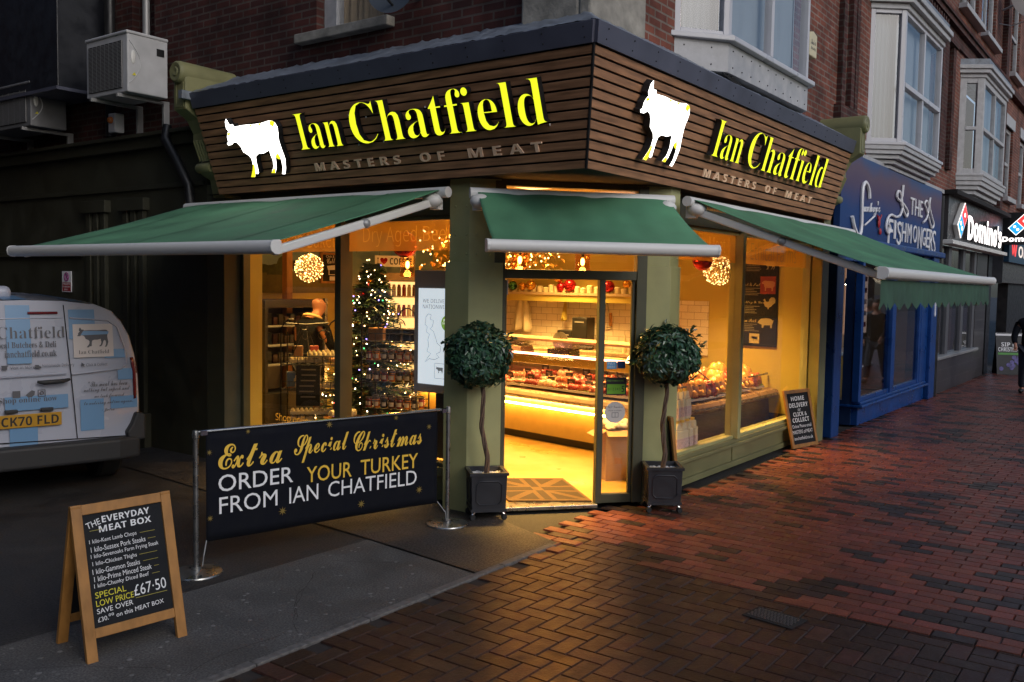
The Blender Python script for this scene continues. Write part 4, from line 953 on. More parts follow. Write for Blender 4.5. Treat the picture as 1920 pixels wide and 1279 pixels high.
lettering([dict(t='FOOD HYGIENE RATING', x=.868, y=1.11, w=.15, h=.014)], DP_ @ Matrix.Translation((0, 0, .0026)), 'lettering', mat('lime_type', (.25, .55, .05), .5), t)
lettering([dict(t='0 1 2 3 4 5', x=.875, y=1.03, w=.115, h=.025), dict(t='5', x=1.0, y=1.015, w=.026, h=.055, st='bold')], DP_ @ Matrix.Translation((0, 0, .0034)), 'lettering', M_['card'], t)
t = thing('door_sticker', 'round white gift voucher sticker on the glass side pane', 'sticker', tuple(FD @ V((.95, .8, 0)))); MB().lathe([(.001, .002), (.095, .002), (.095, 0)], 40, DP_ @ Matrix.Translation((.945, .835, 0))).build('paper', mat('white_sticker', (.6, .58, .55), .5), t)
lettering([dict(t='Gift Vouchers', x=.945, y=.865, w=.14, h=.03, st='script'), dict(t='Made available', x=.945, y=.845, w=.12, h=.014)], DP_ @ Matrix.Translation((0, 0, .0028)), 'lettering', M_['vangrey'], t, align='c')
m = MB(); 
for a in ((.915, .79, .977, .794), (.915, .83, .977, .834), (.915, .79, .919, .834), (.973, .79, .977, .834), (.944, .79, .948, .834)): m.box((a[0], a[1], .0022), (a[2], a[3], .003), DP_)
m.build('gift_drawing', M_['vangrey'], t)

# --- lamps
def pendant(x, y, z, label, power=6):
    t = thing('jar_pendant_lamp', label, 'pendant lamp', (x, y, z), group='jar pendant lamps inside the shop')
    MB().lathe([(.075, -.17), (.08, -.16), (.08, .08), (.06, .12), (.03, .14)], 24).build('jar', M_['amberglass'], t, local=True, smooth=True)
    MB().ball((0, 0, -.04), (.022, .022, .04), 12, 10).build('bulb', M_['filament'], t, local=True, smooth=True)
    MB().lathe([(.001, .2), (.025, .2), (.03, .1), (.012, .0), (.001, 0)], 12).build('holder', M_['black'], t, local=True, smooth=True)
    MB().tube([(0, 0, .2), (0, 0, 2.9-z)], .004, 6).build('flex', M_['black'], t, local=True)
    l = bpy.data.lights.new('bulb_glow', 'POINT'); l.energy = power; l.color = (1, .5, .13); l.shadow_soft_size = .05
    lo = bpy.data.objects.new('bulb_glow', l); COL.objects.link(lo); lo.parent = t; lo.location = (0, 0, -.12)
pendant(7.6, 5.47, 2.24, 'jar pendant lamp above the open door, the one nearer the left column', 16); pendant(8.25, 5.12, 2.24, 'jar pendant lamp above the open door, the one nearer the side pane', 14); pendant(7.2, 6.65, 2.18, 'jar pendant lamp behind the red bauble in the left window')
def string_ball(x, y, z, r, label, seed):
    t = thing('string_light_ball', label, 'string light ball', (x, y, z), group='glowing string light balls'); rnd = random.Random(seed)
    m = MB(); m2 = MB()
    for i in range(360):
        a, b = rnd.uniform(0, 2*pi), math.asin(rnd.uniform(-1, 1)); rr = r*rnd.uniform(.9, 1.02)
        m.ball((rr*cos(b)*cos(a), rr*cos(b)*sin(a), rr*sin(b)), .0055, 5, 4)
    for i in range(46):
        ax = V((rnd.uniform(-1, 1), rnd.uniform(-1, 1), rnd.uniform(-1, 1))).normalized(); e = ax.orthogonal().normalized(); f = ax.cross(e)
        m2.tube([(e*cos(q*2*pi/16)+f*sin(q*2*pi/16))*r*.97 for q in range(17)], .0032, 4, False)
    tag(m.build('fairy_lights', M_['fairy'], t, local=True), kind='stuff'); m2.build('wire_ball', mat('gold_wire', (.5, .3, .08), .4, .6), t, local=True)
    MB().tube([(0, 0, r), (0, 0, 2.9-z)], .003, 5).build('cord', M_['gold'], t, local=True)
    l = bpy.data.lights.new('ball_glow', 'POINT'); l.energy = 4; l.color = (1, .65, .22); l.shadow_soft_size = r
    lo = bpy.data.objects.new('ball_glow', l); COL.objects.link(lo); lo.parent = t
string_ball(6.8, 7.74, 2.09, .155, 'glowing gold string light ball hanging in the left window', 3)
string_ball(9.76, 4.25, 2.145, .165, 'glowing gold string light ball hanging in the right window', 5)
bauble((6.5, 6.04, 2.31), .125, 'red', 'big red bauble hanging at the top of the left window', cord=.46)
bauble((9.2, 4.19, 2.24), .11, 'red', 'red bauble hanging behind the end of the door awning', cord=.55)
for i, (x, y, e) in enumerate(((7.3, 6.6, 38), (7.3, 8.6, 34), (9.6, 7.9, 75), (9.7, 5.9, 75), (6.95, 4.80, 240), (10.6, 4.75, 75), (10.9, 7.3, 75))):  # lamp by the door and last one, unseen, added to light paving and tiles
    t = thing('ceiling_lamp', 'square warm ceiling lamp inside the shop', 'ceiling lamp', (x, y, 2.86), group='warm ceiling lamps in the shop')
    m = MB(); m.box((-.32, -.32, .01), (.32, .32, .035)); m.build('frame', M_['alu'], t, local=True); MB().box((-.3, -.3, 0), (.3, .3, .009)).build('diffuser', emis('lamp_diffuser', (1, .6, .2), 3), t, local=True)
    l = bpy.data.lights.new('ceiling_light', 'AREA'); l.energy = e*(1.4 if e < 100 else .48); l.color = (1, .57, .14); l.size = .6; l.spread = radians(92 if e < 100 else 80); lo = bpy.data.objects.new('ceiling_light', l); COL.objects.link(lo); lo.parent = t; lo.location = (0, 0, -.01)

# menu board on the end wall, right window
t = thing('wall_menu', 'tall dark menu board with cream animal silhouettes at the end of the right window', 'menu board', (11.74, 4.55, 1.18))
MB().box((11.735, 4.27, 1.18), (11.758, 4.84, 2.40)).build('board', M_['chalkboard'], t, bevel=.003)
F = frame((11.7345, 4.84, 1.18), (0, -1, 0), (0, 0, 1), (-1, 0, 0)); M_['menucream'] = mat('menu_cream', (.36, .29, .14), .6)
rows = [('Beef Cuts', 1.12), ('Lamb & Mutton', .80), ('Poultry & Game', .56), ('Farm Pork', .32)]
lettering([dict(t=s_, x=.04, y=y_, w=.028*len(s_), h=.045, st='script', offset=.006) for s_, y_ in rows], F, 'heading', M_['menucream'], t)
m = MB(); rnd = random.Random(5)
for s_, y_ in rows:
    for q in range(5): m.box((.04, y_-.03-q*.022, 0), (.04+rnd.uniform(.2, .3), y_-.024-q*.022, .001), F)
m.build('small_print', mat('menu_small', (.25, .22, .15), .7), t)
def sil(pts, x, y, s, nm, m_): MB().prism([(x+px*s, y+py*s) for px, py in pts], .0005, .002, F).build(nm, m_, t)
sil(COW[::-1], .36, 1.02, .20, 'cow_silhouette', M_['menucream'])
SHEEP = [(.05,.55),(.0,.5),(.02,.42),(.14,.40),(.16,.25),(.2,.2),(.2,0),(.27,0),(.28,.18),(.6,.18),(.62,0),(.69,0),(.7,.2),(.8,.3),(.82,.5),(.7,.58),(.3,.6),(.2,.62),(.14,.6)]
MB().box((.33, .70, 0), (.54, .93, .0008), F).build('red_panel', mat('menu_red_panel', (.22, .012, .012), .5), t)
sil(SHEEP, .35, .74, .22, 'sheep_silhouette', mat('menu_salmon', (.42, .18, .1), .6))
TUR = [(.1,.75),(.05,.7),(.14,.6),(.12,.4),(.2,.2),(.4,.12),(.42,0),(.5,0),(.5,.12),(.68,.2),(.8,.35),(1.0,.5),(1.02,.72),(.9,.9),(.7,.92),(.55,.8),(.5,.6),(.35,.55),(.24,.62),(.2,.75),(.16,.8)]
sil(TUR, .37, .50, .17, 'turkey_silhouette', M_['menucream'])
PIG = [(.0,.3),(.04,.4),(.15,.5),(.2,.55),(.5,.6),(.8,.56),(.95,.45),(1.0,.48),(.97,.38),(.9,.2),(.88,0),(.8,0),(.78,.18),(.4,.16),(.36,0),(.27,0),(.26,.2),(.12,.24)]
sil(PIG, .31, .25, .22, 'pig_silhouette', M_['menucream'])
MB().box((.2, .04, 0), (.34, .17, .002), F).build('logo_square', M_['menucream'], t); sil(COW, .225, .075, .11, 'logo_cow', M_['card'])
# ---------------------------------------------------------------- behind the left window
t = thing('wall_mural', 'painted countryside mural of sky, clouds and hills on the back wall', 'mural', (8.8, 9.98, 1.76))
MB().box((7.3, 9.97, 1.78), (11.4, 10, 2.7)).build('painted_sky', gradmat('mural_sky', [(0, (.5, .42, .25)), (.3, (.55, .5, .38)), (.6, (.22, .32, .36)), (1, (.15, .26, .34))], 1.78, 2.7, .8, .5), t)
m = MB(); F = frame((7.3, 9.968, 0), (1, 0, 0), (0, 0, 1), (0, -1, 0))
m.prism([(0, 1.78), (4.1, 1.78), (4.1, 1.86), (3.4, 1.9), (2.6, 1.84), (1.9, 1.95), (1.2, 2.08), (.5, 2.05), (0, 2.12)], 0, .003, F); m.build('painted_hill', mat('mural_hill', (.13, .11, .035), .8, var=.4, vscale=6), t)
m = MB()
for i in range(9): lump(m, (7.5+.16*i, 9.967, 2.1+.1*H(i, .3)), (.14, .006, .09+.03*(i % 3)), 0, i, 12, 8)
m.build('painted_tree', mat('mural_tree', (.05, .06, .02), .9, var=.5, vscale=15), t)
m = MB()
for i in range(7): m.prism([(3.0+.12*i, 1.80), (3.1+.12*i, 1.80), (3.05+.12*i, 1.9+.03*(i % 2))], .004, .006, F)
m.build('painted_bush', mat('mural_bush', (.1, .15, .04), .9), t)
for x0, x1, z0, z1, lab, wds in ((8.95, 9.38, 1.92, 2.36, 'framed dark Click and Collect poster on the mural wall left of the tree', 1), (7.6, 7.86, 1.9, 2.4, 'framed dark poster half hidden at the left edge of the left window', 0)):
    t = thing('framed_poster', lab, 'poster', ((x0+x1)/2, 9.95, z0)); m = MB(); a = .03
    m.box((x0, 9.93, z0), (x1, 9.965, z0+a)); m.box((x0, 9.93, z1-a), (x1, 9.965, z1)); m.box((x0, 9.93, z0+a), (x0+a, 9.965, z1-a)); m.box((x1-a, 9.93, z0+a), (x1, 9.965, z1-a)); m.build('frame', M_['oak'], t)
    MB().box((x0+a, 9.945, z0+a), (x1-a, 9.965, z1-a)).build('board', M_['chalkboard'], t)
    F = frame((x0, 9.944, z0), (1, 0, 0), (0, 0, 1), (0, -1, 0)); W = x1-x0
    if wds:
        lettering([dict(t='Click &', x=.1, y=.37, w=.16, h=.035), dict(t='Collect', x=.12, y=.28, w=.26, h=.075, st='script', rot=.08)], F, 'lettering', M_['chalk'], t)
        m = MB(); m.prism([(.12, .25), (.33, .27), (.31, .2), (.14, .19)], 0, .002, F); m.box((.15, .12, 0), (.165, .2, .002), F); m.box((.285, .12, 0), (.3, .2, .002), F); m.box((.15, .12, 0), (.3, .13, .002), F); m.box((.17, .04, 0), (.27, .1, .003), F); m.build('shop_drawing', M_['chalk'], t)
    else:
        m = MB(); m.prism([(.05, .15), (.2, .25), (.12, .32), (.05, .3)], 0, .003, F); m.build('paper', M_['print_w'], t)
t = thing('wooden_post', 'pale timber post in front of the countryside mural', 'post', (8.15, 9.7, 0)); MB().box((8.1, 9.66, .03), (8.2, 9.76, 2.9)).build('post', M_['oak'], t, bevel=.008)
t = thing('hanging_garland', 'dark green garland hanging above the mural in the left window', 'garland', (8.6, 9.5, 2.5)); m = MB(); rnd = random.Random(4)
for i in range(700):
    p = V((8.2+rnd.random()*.95, 9.5+rnd.uniform(-.12, .12), 2.52+rnd.uniform(-.1, .12))); m.leaf(p, V((rnd.uniform(-1, 1), rnd.uniform(-1, 1), rnd.uniform(-1.2, .3))), V((0, 0, 1)), .09, .014)
m.build('greenery', mat('garland_green', (.03, .06, .02), .7), t)
MB().tube([(8.3, 9.5, 2.6), (8.3, 9.5, 2.9)], .004, 5).build('hanger', M_['gold'], t); MB().tube([(9.0, 9.5, 2.6), (9.0, 9.5, 2.9)], .004, 5).build('hanger', M_['gold'], t)
# chiller cabinet behind the racks and second one lit
t = thing('chiller_cabinet', 'dark open chiller cabinet behind the man in the left window', 'chiller', (8.1, 9.5, .03)); m = MB(); m.box((7.45, 9.3, .03), (8.5, 9.85, .5)); m.box((7.45, 9.75, .5), (8.5, 9.85, 1.7)); m.box((7.45, 9.3, 1.6), (8.5, 9.75, 1.7)); m.box((7.45, 9.3, .5), (7.5, 9.75, 1.6)); m.box((8.45, 9.3, .5), (8.5, 9.75, 1.6)); m.build('cabinet', M_['black'], t, bevel=.006)
MB().box((8.42, 9.27, .5), (8.47, 9.31, 1.72)).build('trim', M_['steel'], t)
for z in (.85, 1.1, 1.35): MB().box((7.5, 9.35, z), (8.45, 9.75, z+.02)).build('shelf', M_['alu_grey'], t)
def packs(x0, x1, y, z, n, cols, lab, grp, nm='food_pack', cat='pack'):
    for i in range(n):
        x = x0+(x1-x0)*(i+.5)/n; w = (x1-x0)/n*.8; h = random.uniform(.1, .17)
        tag(MB().box((x-w/2, y-.04, z), (x+w/2, y+.04, z+h)).build(nm, cols[i % len(cols)], bevel=.006), lab, cat, grp)
PKD = [mat('dark_pack_'+n, c, .4) for n, c in (('brown', (.05, .03, .02)), ('slate', (.02, .03, .04)), ('maroon', (.05, .012, .01)), ('olive', (.04, .04, .02)))]  # pack colours darkened to stand for the shade inside the chiller
PK = [mat('pack_'+n, c, .4) for n, c in (('red', (.3, .04, .03)), ('cream', (.6, .5, .3)), ('blue', (.04, .07, .14)), ('brown', (.2, .1, .04)), ('green', (.06, .1, .03)))]
for z in (.87, 1.12, 1.37): packs(7.55, 8.4, 9.55, z, 9, PKD, 'small dark food pack on the %s shelf of the black chiller' % {.87: 'lowest', 1.12: 'middle', 1.37: 'top'}[z], 'packs in the dark chiller')
t = thing('fridge_cabinet', 'white upright fridge with lit shelves between the Christmas tree and the screen', 'fridge', (10.15, 9.35, .03), radians(-42))
m = MB(); m.box((-.42, -.3, 0), (.42, .35, .25)); m.box((-.42, .29, .25), (.42, .35, 1.95)); m.box((-.42, -.3, .25), (-.35, .29, 1.95)); m.box((.35, -.3, .25), (.42, .29, 1.95)); m.box((-.46, -.34, 1.95), (.46, .37, 2.06)); m.build('cabinet', M_['worktop'], t, local=True, bevel=.01)
for z in (.7, 1.05, 1.4, 1.7): MB().box((-.35, -.25, z), (.35, .29, z+.02)).build('shelf', M_['alu'], t, local=True)
MB().box((-.33, .27, .3), (.33, .288, 1.93)).build('lit_back', emis('fridge_light', (1, .6, .2), 1.6), t, local=True)
FRM = tr(10.15, 9.35, .03, radians(-42))
for z in (.72, 1.07, 1.42, 1.72):
    for i in range(9):
        p = FRM @ V((-.3+.075*i, -.1, z)); tag(MB().lathe([(.001, 0), (.03, 0), (.03, .12), (.022, .15), (.022, .17), (.001, .17)], 10, Matrix.Translation(p)).build('sauce_jar', [PK[0], PK[1], PK[3]][i % 3], smooth=True), 'little jar in a row inside the lit white fridge', 'jar', 'jars inside the lit fridge')
t = thing('coffee_sign', 'small white sign reading I love coffee beside the jar lamp', 'sign', (9.12, 8.67, 2.16), radians(-42))
MB().box((-.26, -.01, 0), (.26, .01, .15)).build('board', M_['print_w'], t, local=True, bevel=.004)
F = frame((-.26, -.012, 0), (1, 0, 0), (0, 0, 1), (0, -1, 0)); lettering([dict(t='I', x=.03, y=.03, w=.02, h=.09, st='bold'), dict(t='COFFEE', x=.2, y=.03, w=.3, h=.09, st='bold')], F, 'lettering', M_['black'], t)
lettering([dict(t='♥', x=.07, y=.03, w=.1, h=.09)], F, 'heart', BM['red'], t)
for ch in children(t):
    if ch.name.startswith(('lettering', 'heart')):
        ch.data.transform(WM[t.name]);                                    # already in local metres
MB().tube([(-.2, 0,   .15), (-.2, 0, .72)], .004, 5).build('cord', M_['black'], t, local=True); MB().tube([(.2, 0, .15), (.2, 0, .72)], .004, 5).build('cord', M_['black'], t, local=True)
# shelf of foil lights above
t = thing('light_garland', 'mass of golden lights and foil hanging over the fridge corner', 'light garland', (9.6, 7.6, 2.2)); m = MB(); m2 = MB(); rnd = random.Random(8)
for i in range(420):
    p = (9.6+rnd.uniform(-.6, .9), 7.6+rnd.uniform(-.9, .6), 2.38+rnd.uniform(-.28, .26)); 
    if rnd.random() < .55: m.ball(p, .012, 5, 4)
    m2.leaf(V(p), V((rnd.uniform(-1, 1), rnd.uniform(-1, 1), rnd.uniform(-1, 1))), V((0, 0, 1)), .10, .03)
tag(m.build('fairy_lights', M_['fairy'], t), kind='stuff'); m2.build('gold_foil', mat('gold_foil', (.75, .45, .12), .25, .8), t)
for x, y in ((9.3, 7.9), (10, 7.2)): MB().tube([(x, y, 2.4), (x, y, 2.9)], .004, 5).build('hanger', M_['gold'], t)
# digital screen
t = thing('display_screen', 'tall lit white advertising screen standing in the left window by the column', 'screen', (6.47, 5.5, .3))
m = MB(); m.box((6.455, 5.13, .92), (6.53, 5.87, 2.07)); m.build('case', mat('grey_screen_case', (.28, .27, .26), .5), t, bevel=.006); MB().box((6.47, 5.3, .31), (6.53, 5.6, .92)).build('stand', M_['black'], t)
MB().box((6.448, 5.17, 1.0), (6.455, 5.81, 1.9)).build('screen_panel', emis('screen_white', (.78, .88, .95), .78), t)
F = frame((6.4475, 5.81, 1.0), (0, -1, 0), (0, 0, 1), (-1, 0, 0)); scr = emis('screen_grey', (.2, .22, .24), .5)
lettering([dict(t='WE DELIVER', x=.055, y=.765, w=.30, h=.035, st='sans'), dict(t='NATIONWIDE', x=.055, y=.71, w=.33, h=.038, st='sans')], F, 'lettering', scr, t, offset=-.004)
uk = [(.10,.63),(.13,.66),(.17,.655),(.16,.61),(.2,.6),(.19,.55),(.16,.52),(.2,.5),(.23,.44),(.25,.39),(.3,.36),(.29,.31),(.24,.29),(.28,.26),(.22,.235),(.15,.24),(.1,.21),(.13,.25),(.17,.29),(.12,.31),(.14,.36),(.13,.42),(.15,.47),(.11,.49),(.12,.54),(.09,.56),(.1,.6),(.10,.63)]
m = MB(); m.tube([F @ V((x*.95, y, .001)) for x, y in uk], .0022, 4); m.build('map_outline', scr, t)
MB().lathe([(.001, .001), (.075, .001)], 30, F @ Matrix.Translation((.36, .58, 0))).build('green_badge', emis('screen_green', (.2, .38, .06), .8), t)
lettering([dict(t='FREE', x=.315, y=.595, w=.09, h=.022, st='bold'), dict(t='DELIVERY', x=.30, y=.57, w=.11, h=.016)], F @ Matrix.Translation((0, 0, .0016)), 'lettering', emis('screen_bright', (1, 1, 1), .8), t)
lettering([dict(t='dpd', x=.3, y=.38, w=.09, h=.04)], F, 'lettering', scr, t)
m = MB(); 
for a in ((.21, .06, .34, .063), (.21, .20, .34, .203), (.21, .06, .213, .203), (.337, .06, .34, .203)): m.box((a[0], a[1], 0), (a[2], a[3], .001), F)
m.prism([(x*.11+.225, y*.11+.11) for x, y in COW], 0, .001, F); m.build('small_logo', scr, t)
# Christmas tree
t = thing('christmas_tree', 'green Christmas tree covered in fairy lights and baubles in the left window', 'Christmas tree', (7.5, 7.46, .03)); rnd = random.Random(11)
MB().tube([(0, 0, 0), (0, 0, 2.05)], [.05, .01], 8).build('trunk', M_['bark'], t, local=True)
m = MB(); tips = []
for lv in range(32):
    z = .18+lv*.062; R = (.78*(1-(z/2.28))**.9)*(1+.08*sin(lv*2.1)); n = int(11+R*34)
    for i in range(n):
        a = 2*pi*(i+rnd.random()*.7)/n+lv*.4; L = R*rnd.uniform(.72, 1.08); d = V((cos(a), sin(a), rnd.uniform(-.35, .05)))
        tip = V((0, 0, z))+d*L; tips.append(tip)
        for q in range(11):
            f = .25+.8*q/11; p = V((0, 0, z))+d*L*f
            for s in (-1, 1):
                e = (d+V((-d.y, d.x, 0))*s*rnd.uniform(.5, 1)+V((0, 0, rnd.uniform(-.3, .5)))).normalized()
                w_ = V((-d.y, d.x, rnd.uniform(-.6, .6)))*.012; m.add([p, p+e*.05+w_, p+e*.095, p+e*.05-w_], [(0, 1, 2, 3)])
m.build('needles', mat('fir_needles', (.022, .05, .018), .7), t, local=True)
LC = {'amber': ((1, .62, .25), 9), 'white': ((1, .85, .6), 11), 'violet': ((.3, .22, 1), 7), 'green': ((.08, .9, .25), 4), 'red': ((1, .1, .06), 5)}
for n_, (c, s) in LC.items():
    m = MB()
    for q in range({'amber': 190, 'white': 100, 'violet': 34, 'green': 16, 'red': 12}[n_]):
        p = rnd.choice(tips)*rnd.uniform(.96, 1.06); p.z = max(.1, p.z); m.ball(tuple(p), .008, 5, 4)
    tag(m.build('fairy_lights', emis('tree_light_'+n_, c, s), t, local=True), kind='stuff')
for q in range(26):
    p = tips[int(q*len(tips)/26)]*1.0; r = .035
    MB().ball(tuple(p-V((0, 0, .03))), r, 12, 8).build('bauble', BM[['red', 'gold', 'pearl', 'green'][q % 4]], t, local=True, smooth=True)
# wire racks
def rack(name, label, cat, x, y, rz, w, d, levels, top):
    t = thing(name, label, cat, (x, y, .03), rz); m = MB()
    for sx in (-1, 1):
        for sy in (-1, 1): m.tube([(sx*w/2, sy*d/2, 0), (sx*w/2, sy*d/2, top)], .009, 6)
    m.build('post_frame', M_['black_metal'], t, local=True)
    for z in levels:
        m = MB()
        for sy in (-1, 1): m.tube([(-w/2, sy*d/2, z), (w/2, sy*d/2, z)], .007, 6); m.tube([(-w/2, sy*d/2, z+.09), (w/2, sy*d/2, z+.09)], .005, 6)
        for sx in (-1, 1): m.tube([(sx*w/2, -d/2, z), (sx*w/2, d/2, z)], .007, 6)
        for i in range(9): m.tube([(-w/2+w*i/8, -d/2, z), (-w/2+w*i/8, d/2, z)], .004, 5); m.tube([(-w/2+w*i/8, -d/2, z), (-w/2+w*i/8, -d/2, z+.09)], .004, 5)
        m.build('wire_shelf', M_['black_metal'], t, local=True)
    m = MB()
    for sx in (-1, 1):
        m.tube([(sx*(w/2-.0-.22*(1-cos(q*.45))*.5), -d/2, top+.16*sin(q*.45)) for q in range(8)], .008, 6)
        m.tube([(sx*(.1+.08*cos(q*.6)*(1-q*.06)), -d/2, top-.02+.08*sin(q*.6)*(1-q*.06)) for q in range(13)], .006, 6)
    m.build('scrollwork', M_['black_metal'], t, local=True)
    return t, tr(x, y, .03, rz)
RZ = radians(-42)
t, RM = rack('jar_rack', 'black wire rack of jars in front of the Christmas tree', 'wire rack', 7.0, 6.62, radians(-71), .62, .34, (.30, .60, .88, 1.10, 1.30), 1.5)
JM = [mat('jam_'+n, c, .2, spec=.7) for n, c in (('dark', (.05, .015, .012)), ('red', (.22, .03, .015)), ('amber', (.5, .16, .02)), ('black', (.02, .014, .012)))]; M_['jlabel'] = mat('jar_label', (.6, .55, .45), .6); M_['jlid'] = mat('jar_lid', (.12, .1, .08), .35, .5)
for li, z in enumerate((.30, .60, .88, 1.10)):
    for row in (-1, 1):
        for i in range(7):
            p = RM @ V((-.265+.088*i, row*.08, z+.008)); j = thing('preserve_jar', '%s preserve jar with a pale label on the %s shelf of the wire rack' % (('dark', 'red', 'amber', 'black')[(row+i*0+(i+li*2+row)-row) % 4 if li else (2 if i % 2 else 1)], ('lowest', 'second lowest', 'third', 'top')[li]), 'jar', tuple(p), radians(-71), group='preserve jars on the wire rack')
            MB().lathe([(.001, 0), (.034, 0), (.036, .01), (.036, .075), (.03, .09), (.001, .09)], 12).build('jar', JM[(i+li*2+row) % 4 if li else (2 if i % 2 else 1)], j, local=True, smooth=True)
            MB().lathe([(.03, .09), (.033, .092), (.033, .108), (.001, .11)], 12).build('lid', M_['jlid'], j, local=True, smooth=True)
            MB().lathe([(.0366, .02), (.0366, .062)], 8, None, -2.4, -.7).build('jar_label', M_['jlabel'], j, local=True)
for q in range(3):
    p = RM @ V((-.2+.2*q, 0, 1.31)); tag(MB().box((-.085, -.08, 0), (.085, .08, .13), Matrix.Translation(p) @ Matrix.Rotation(radians(-71), 4, 'Z')).build('gift_box', [PK[3], M_['card'], M_['card']][q], bevel=.008), ['brown gift box', 'black gift box in the middle', 'black gift box nearest the screen'][q]+' on top of the wire rack of jars', 'gift box')
t, RM = rack('egg_rack', 'black wire display stand of eggs at the left end of the window', 'wire rack', 6.95, 7.78, radians(-50), .72, .4, (.35, .72, 1.0), 1.34)
M_['eggbox'] = mat('grey_egg_carton', (.4, .34, .22), .9, bump=.3); M_['egg'] = mat('brown_egg', (.55, .3, .14), .5)
for i, (x, y, z, r, tilt) in enumerate(((-.15, 0, 1.01, 0, 0), (.13, .05, 1.01, .1, 0), (.05, -.02, 1.08, .2, .25), (-.1, 0, .73, 0, 0), (.15, 0, .73, .1, 0), (-.1, 0, .80, .05, 0), (.12, .02, .36, 0, 0), (-.14, .02, .36, 0, 0), (-.14, .0, .43, .1, 0), (.12, 0, .43, -.1, 0))):
    p = RM @ V((x, y, z)); c = thing('egg_carton', 'grey egg carton on the %s tray of the black wire stand' % ('top' if z > 1 else 'middle' if z > .7 else 'lowest'), 'egg carton', tuple(p), radians(-50)+r, group='egg cartons on the wire stand')
    c.rotation_euler = (tilt, 0, radians(-50)+r); WM[c.name] = Matrix.Translation(p)
    m = MB(); m.box((-.15, -.06, 0), (.15, .06, .035))
    for a in range(6): m.ball((-.125+.05*a, -.035, .035), (.022, .024, .03), 8, 6); m.ball((-.125+.05*a, .035, .035), (.022, .024, .03), 8, 6)
    m.build('carton', M_['eggbox'], c, local=True, bevel=.004)
for i, (x, y) in enumerate(((.2, -.1), (.25, -.04), (.16, -.06))):
    p = RM @ V((x, y, 1.05)); tag(MB().ball(tuple(p), (.022, .022, .028), 12, 8).build('egg', M_['egg'], smooth=True), 'loose brown egg on the top tray of the wire stand', 'egg', 'loose eggs on the wire stand')
t = thing('hanging_board', 'dark chalked board hung on the front of the egg stand', 'board', tuple(RM @ V((-.06, -.23, .55))), radians(-50)); MB().box((-.13, -.008, 0), (.13, .008, .45)).build('board', M_['chalkboard'], t, local=True, bevel=.004)
m = MB(); 
for q in range(6): m.cbox((random.uniform(-.02, .02), -.0095, .4-q*.06), (.16, .001, .015))
m.build('chalk_writing', mat('dim_chalk', (.12, .11, .09), .8), t, local=True)
t = thing('string_stand', 'dark tripod stand with a curved arm above the egg rack', 'stand', tuple(RM @ V((-.05, .1, 1.0)))); m = MB()
for a in (0, 2.1, 4.2): m.tube([(6.9, 7.9, 1.45), (6.9+.16*cos(a), 7.9+.16*sin(a), 1.12)], .007, 6)
m.tube([(6.75, 8.06, 1.47), (6.9, 7.9, 1.46), (7.05, 7.7, 1.48)], .012, 6); m.build('frame', M_['black_metal'], t)

for i, (x, y, z, c_, nm) in enumerate(((-.22, .1, 1.02, 3, 'brown'), (-.05, .14, 1.02, 0, 'red'), (-.28, -.05, .74, 2, 'blue'), (.26, .08, .74, 4, 'green'), (.0, .1, .37, 3, 'brown'), (.24, -.05, .37, 0, 'red'))):
    p = RM @ V((x, y, z)); tag(MB().box((-.05, -.03, 0), (.05, .03, .17), Matrix.Translation(p) @ Matrix.Rotation(radians(-50)+.2*i, 4, 'Z')).build('paper_bag', PK[c_], bevel=.012), '%s paper bag of flour on the %s tray of the egg stand' % (nm, 'top' if z > 1 else 'middle' if z > .7 else 'lowest'), 'paper bag')
t = thing('wicker_hamper', 'brown wicker hamper of wrapped goods on the floor beside the egg stand', 'hamper', (6.75, 7.15, .31), radians(-60))
m = MB()
for q in range(7): m.lathe([(.15+.006*q, .03*q), (.165+.006*q, .015+.03*q), (.15+.006*q, .03+.03*q)], 22)
m.build('basket', M_['oak'], t, local=True, smooth=True); m = MB()
for q in range(12): lump(m, (random.uniform(-.11, .11), random.uniform(-.11, .11), .2+random.random()*.05), (.05, .04, .05), random.random()*3, q)
m.build('wrapped_goods', PK[1], t, local=True, smooth=True)
# ---------------------------------------------------------------- people
def skin_body(verts, edges, radii, sub=2):
    me = bpy.data.meshes.new('b'); me.from_pydata(verts, edges, []); o = bpy.data.objects.new('b', me); COL.objects.link(o)
    o.modifiers.new('s', 'SKIN'); 
    for i, r in enumerate(radii):
        sv = me.skin_vertices[0].data[i]; sv.radius = r if isinstance(r, tuple) else (r, r); sv.use_root = (i == 0)
    md = o.modifiers.new('u', 'SUBSURF'); md.levels = md.render_levels = sub
    dg = bpy.context.evaluated_depsgraph_get(); dg.update()
    m2 = bpy.data.meshes.new_from_object(o.evaluated_get(dg)); bpy.data.objects.remove(o); bpy.data.meshes.remove(me)
    m2.polygons.foreach_set('use_smooth', [True]*len(m2.polygons)); return m2
def person(label, loc, rz, pose, mats, grp=None):
    t = thing('person', label, 'person', loc, rz)
    def part(nm, data, m):
        names = list(data); idx = {n: i for i, n in enumerate(names)}
        e = [(idx[d[1]], idx[n]) for n, d in data.items() if d[1]]
        me = skin_body([d[0] for d in data.values()], e, [d[2] for d in data.values()]); me.name = nm; me.materials.append(m)
        o = bpy.data.objects.new(nm, me); COL.objects.link(o); o.parent = t; WM[o.name] = WM[t.name]; return o
    for nm, (data, m) in pose.items(): part(nm, data, m)
    return t
M_['skin'] = mat('skin', (.40, .18, .11), .5, var=.08); M_['navy'] = mat('navy_jacket', (.005, .006, .009), .9, spec=.08, var=.3, vscale=12, bump=.2, bscale=50); M_['jeans'] = mat('dark_jeans', (.025, .03, .045), .85, bump=.2)
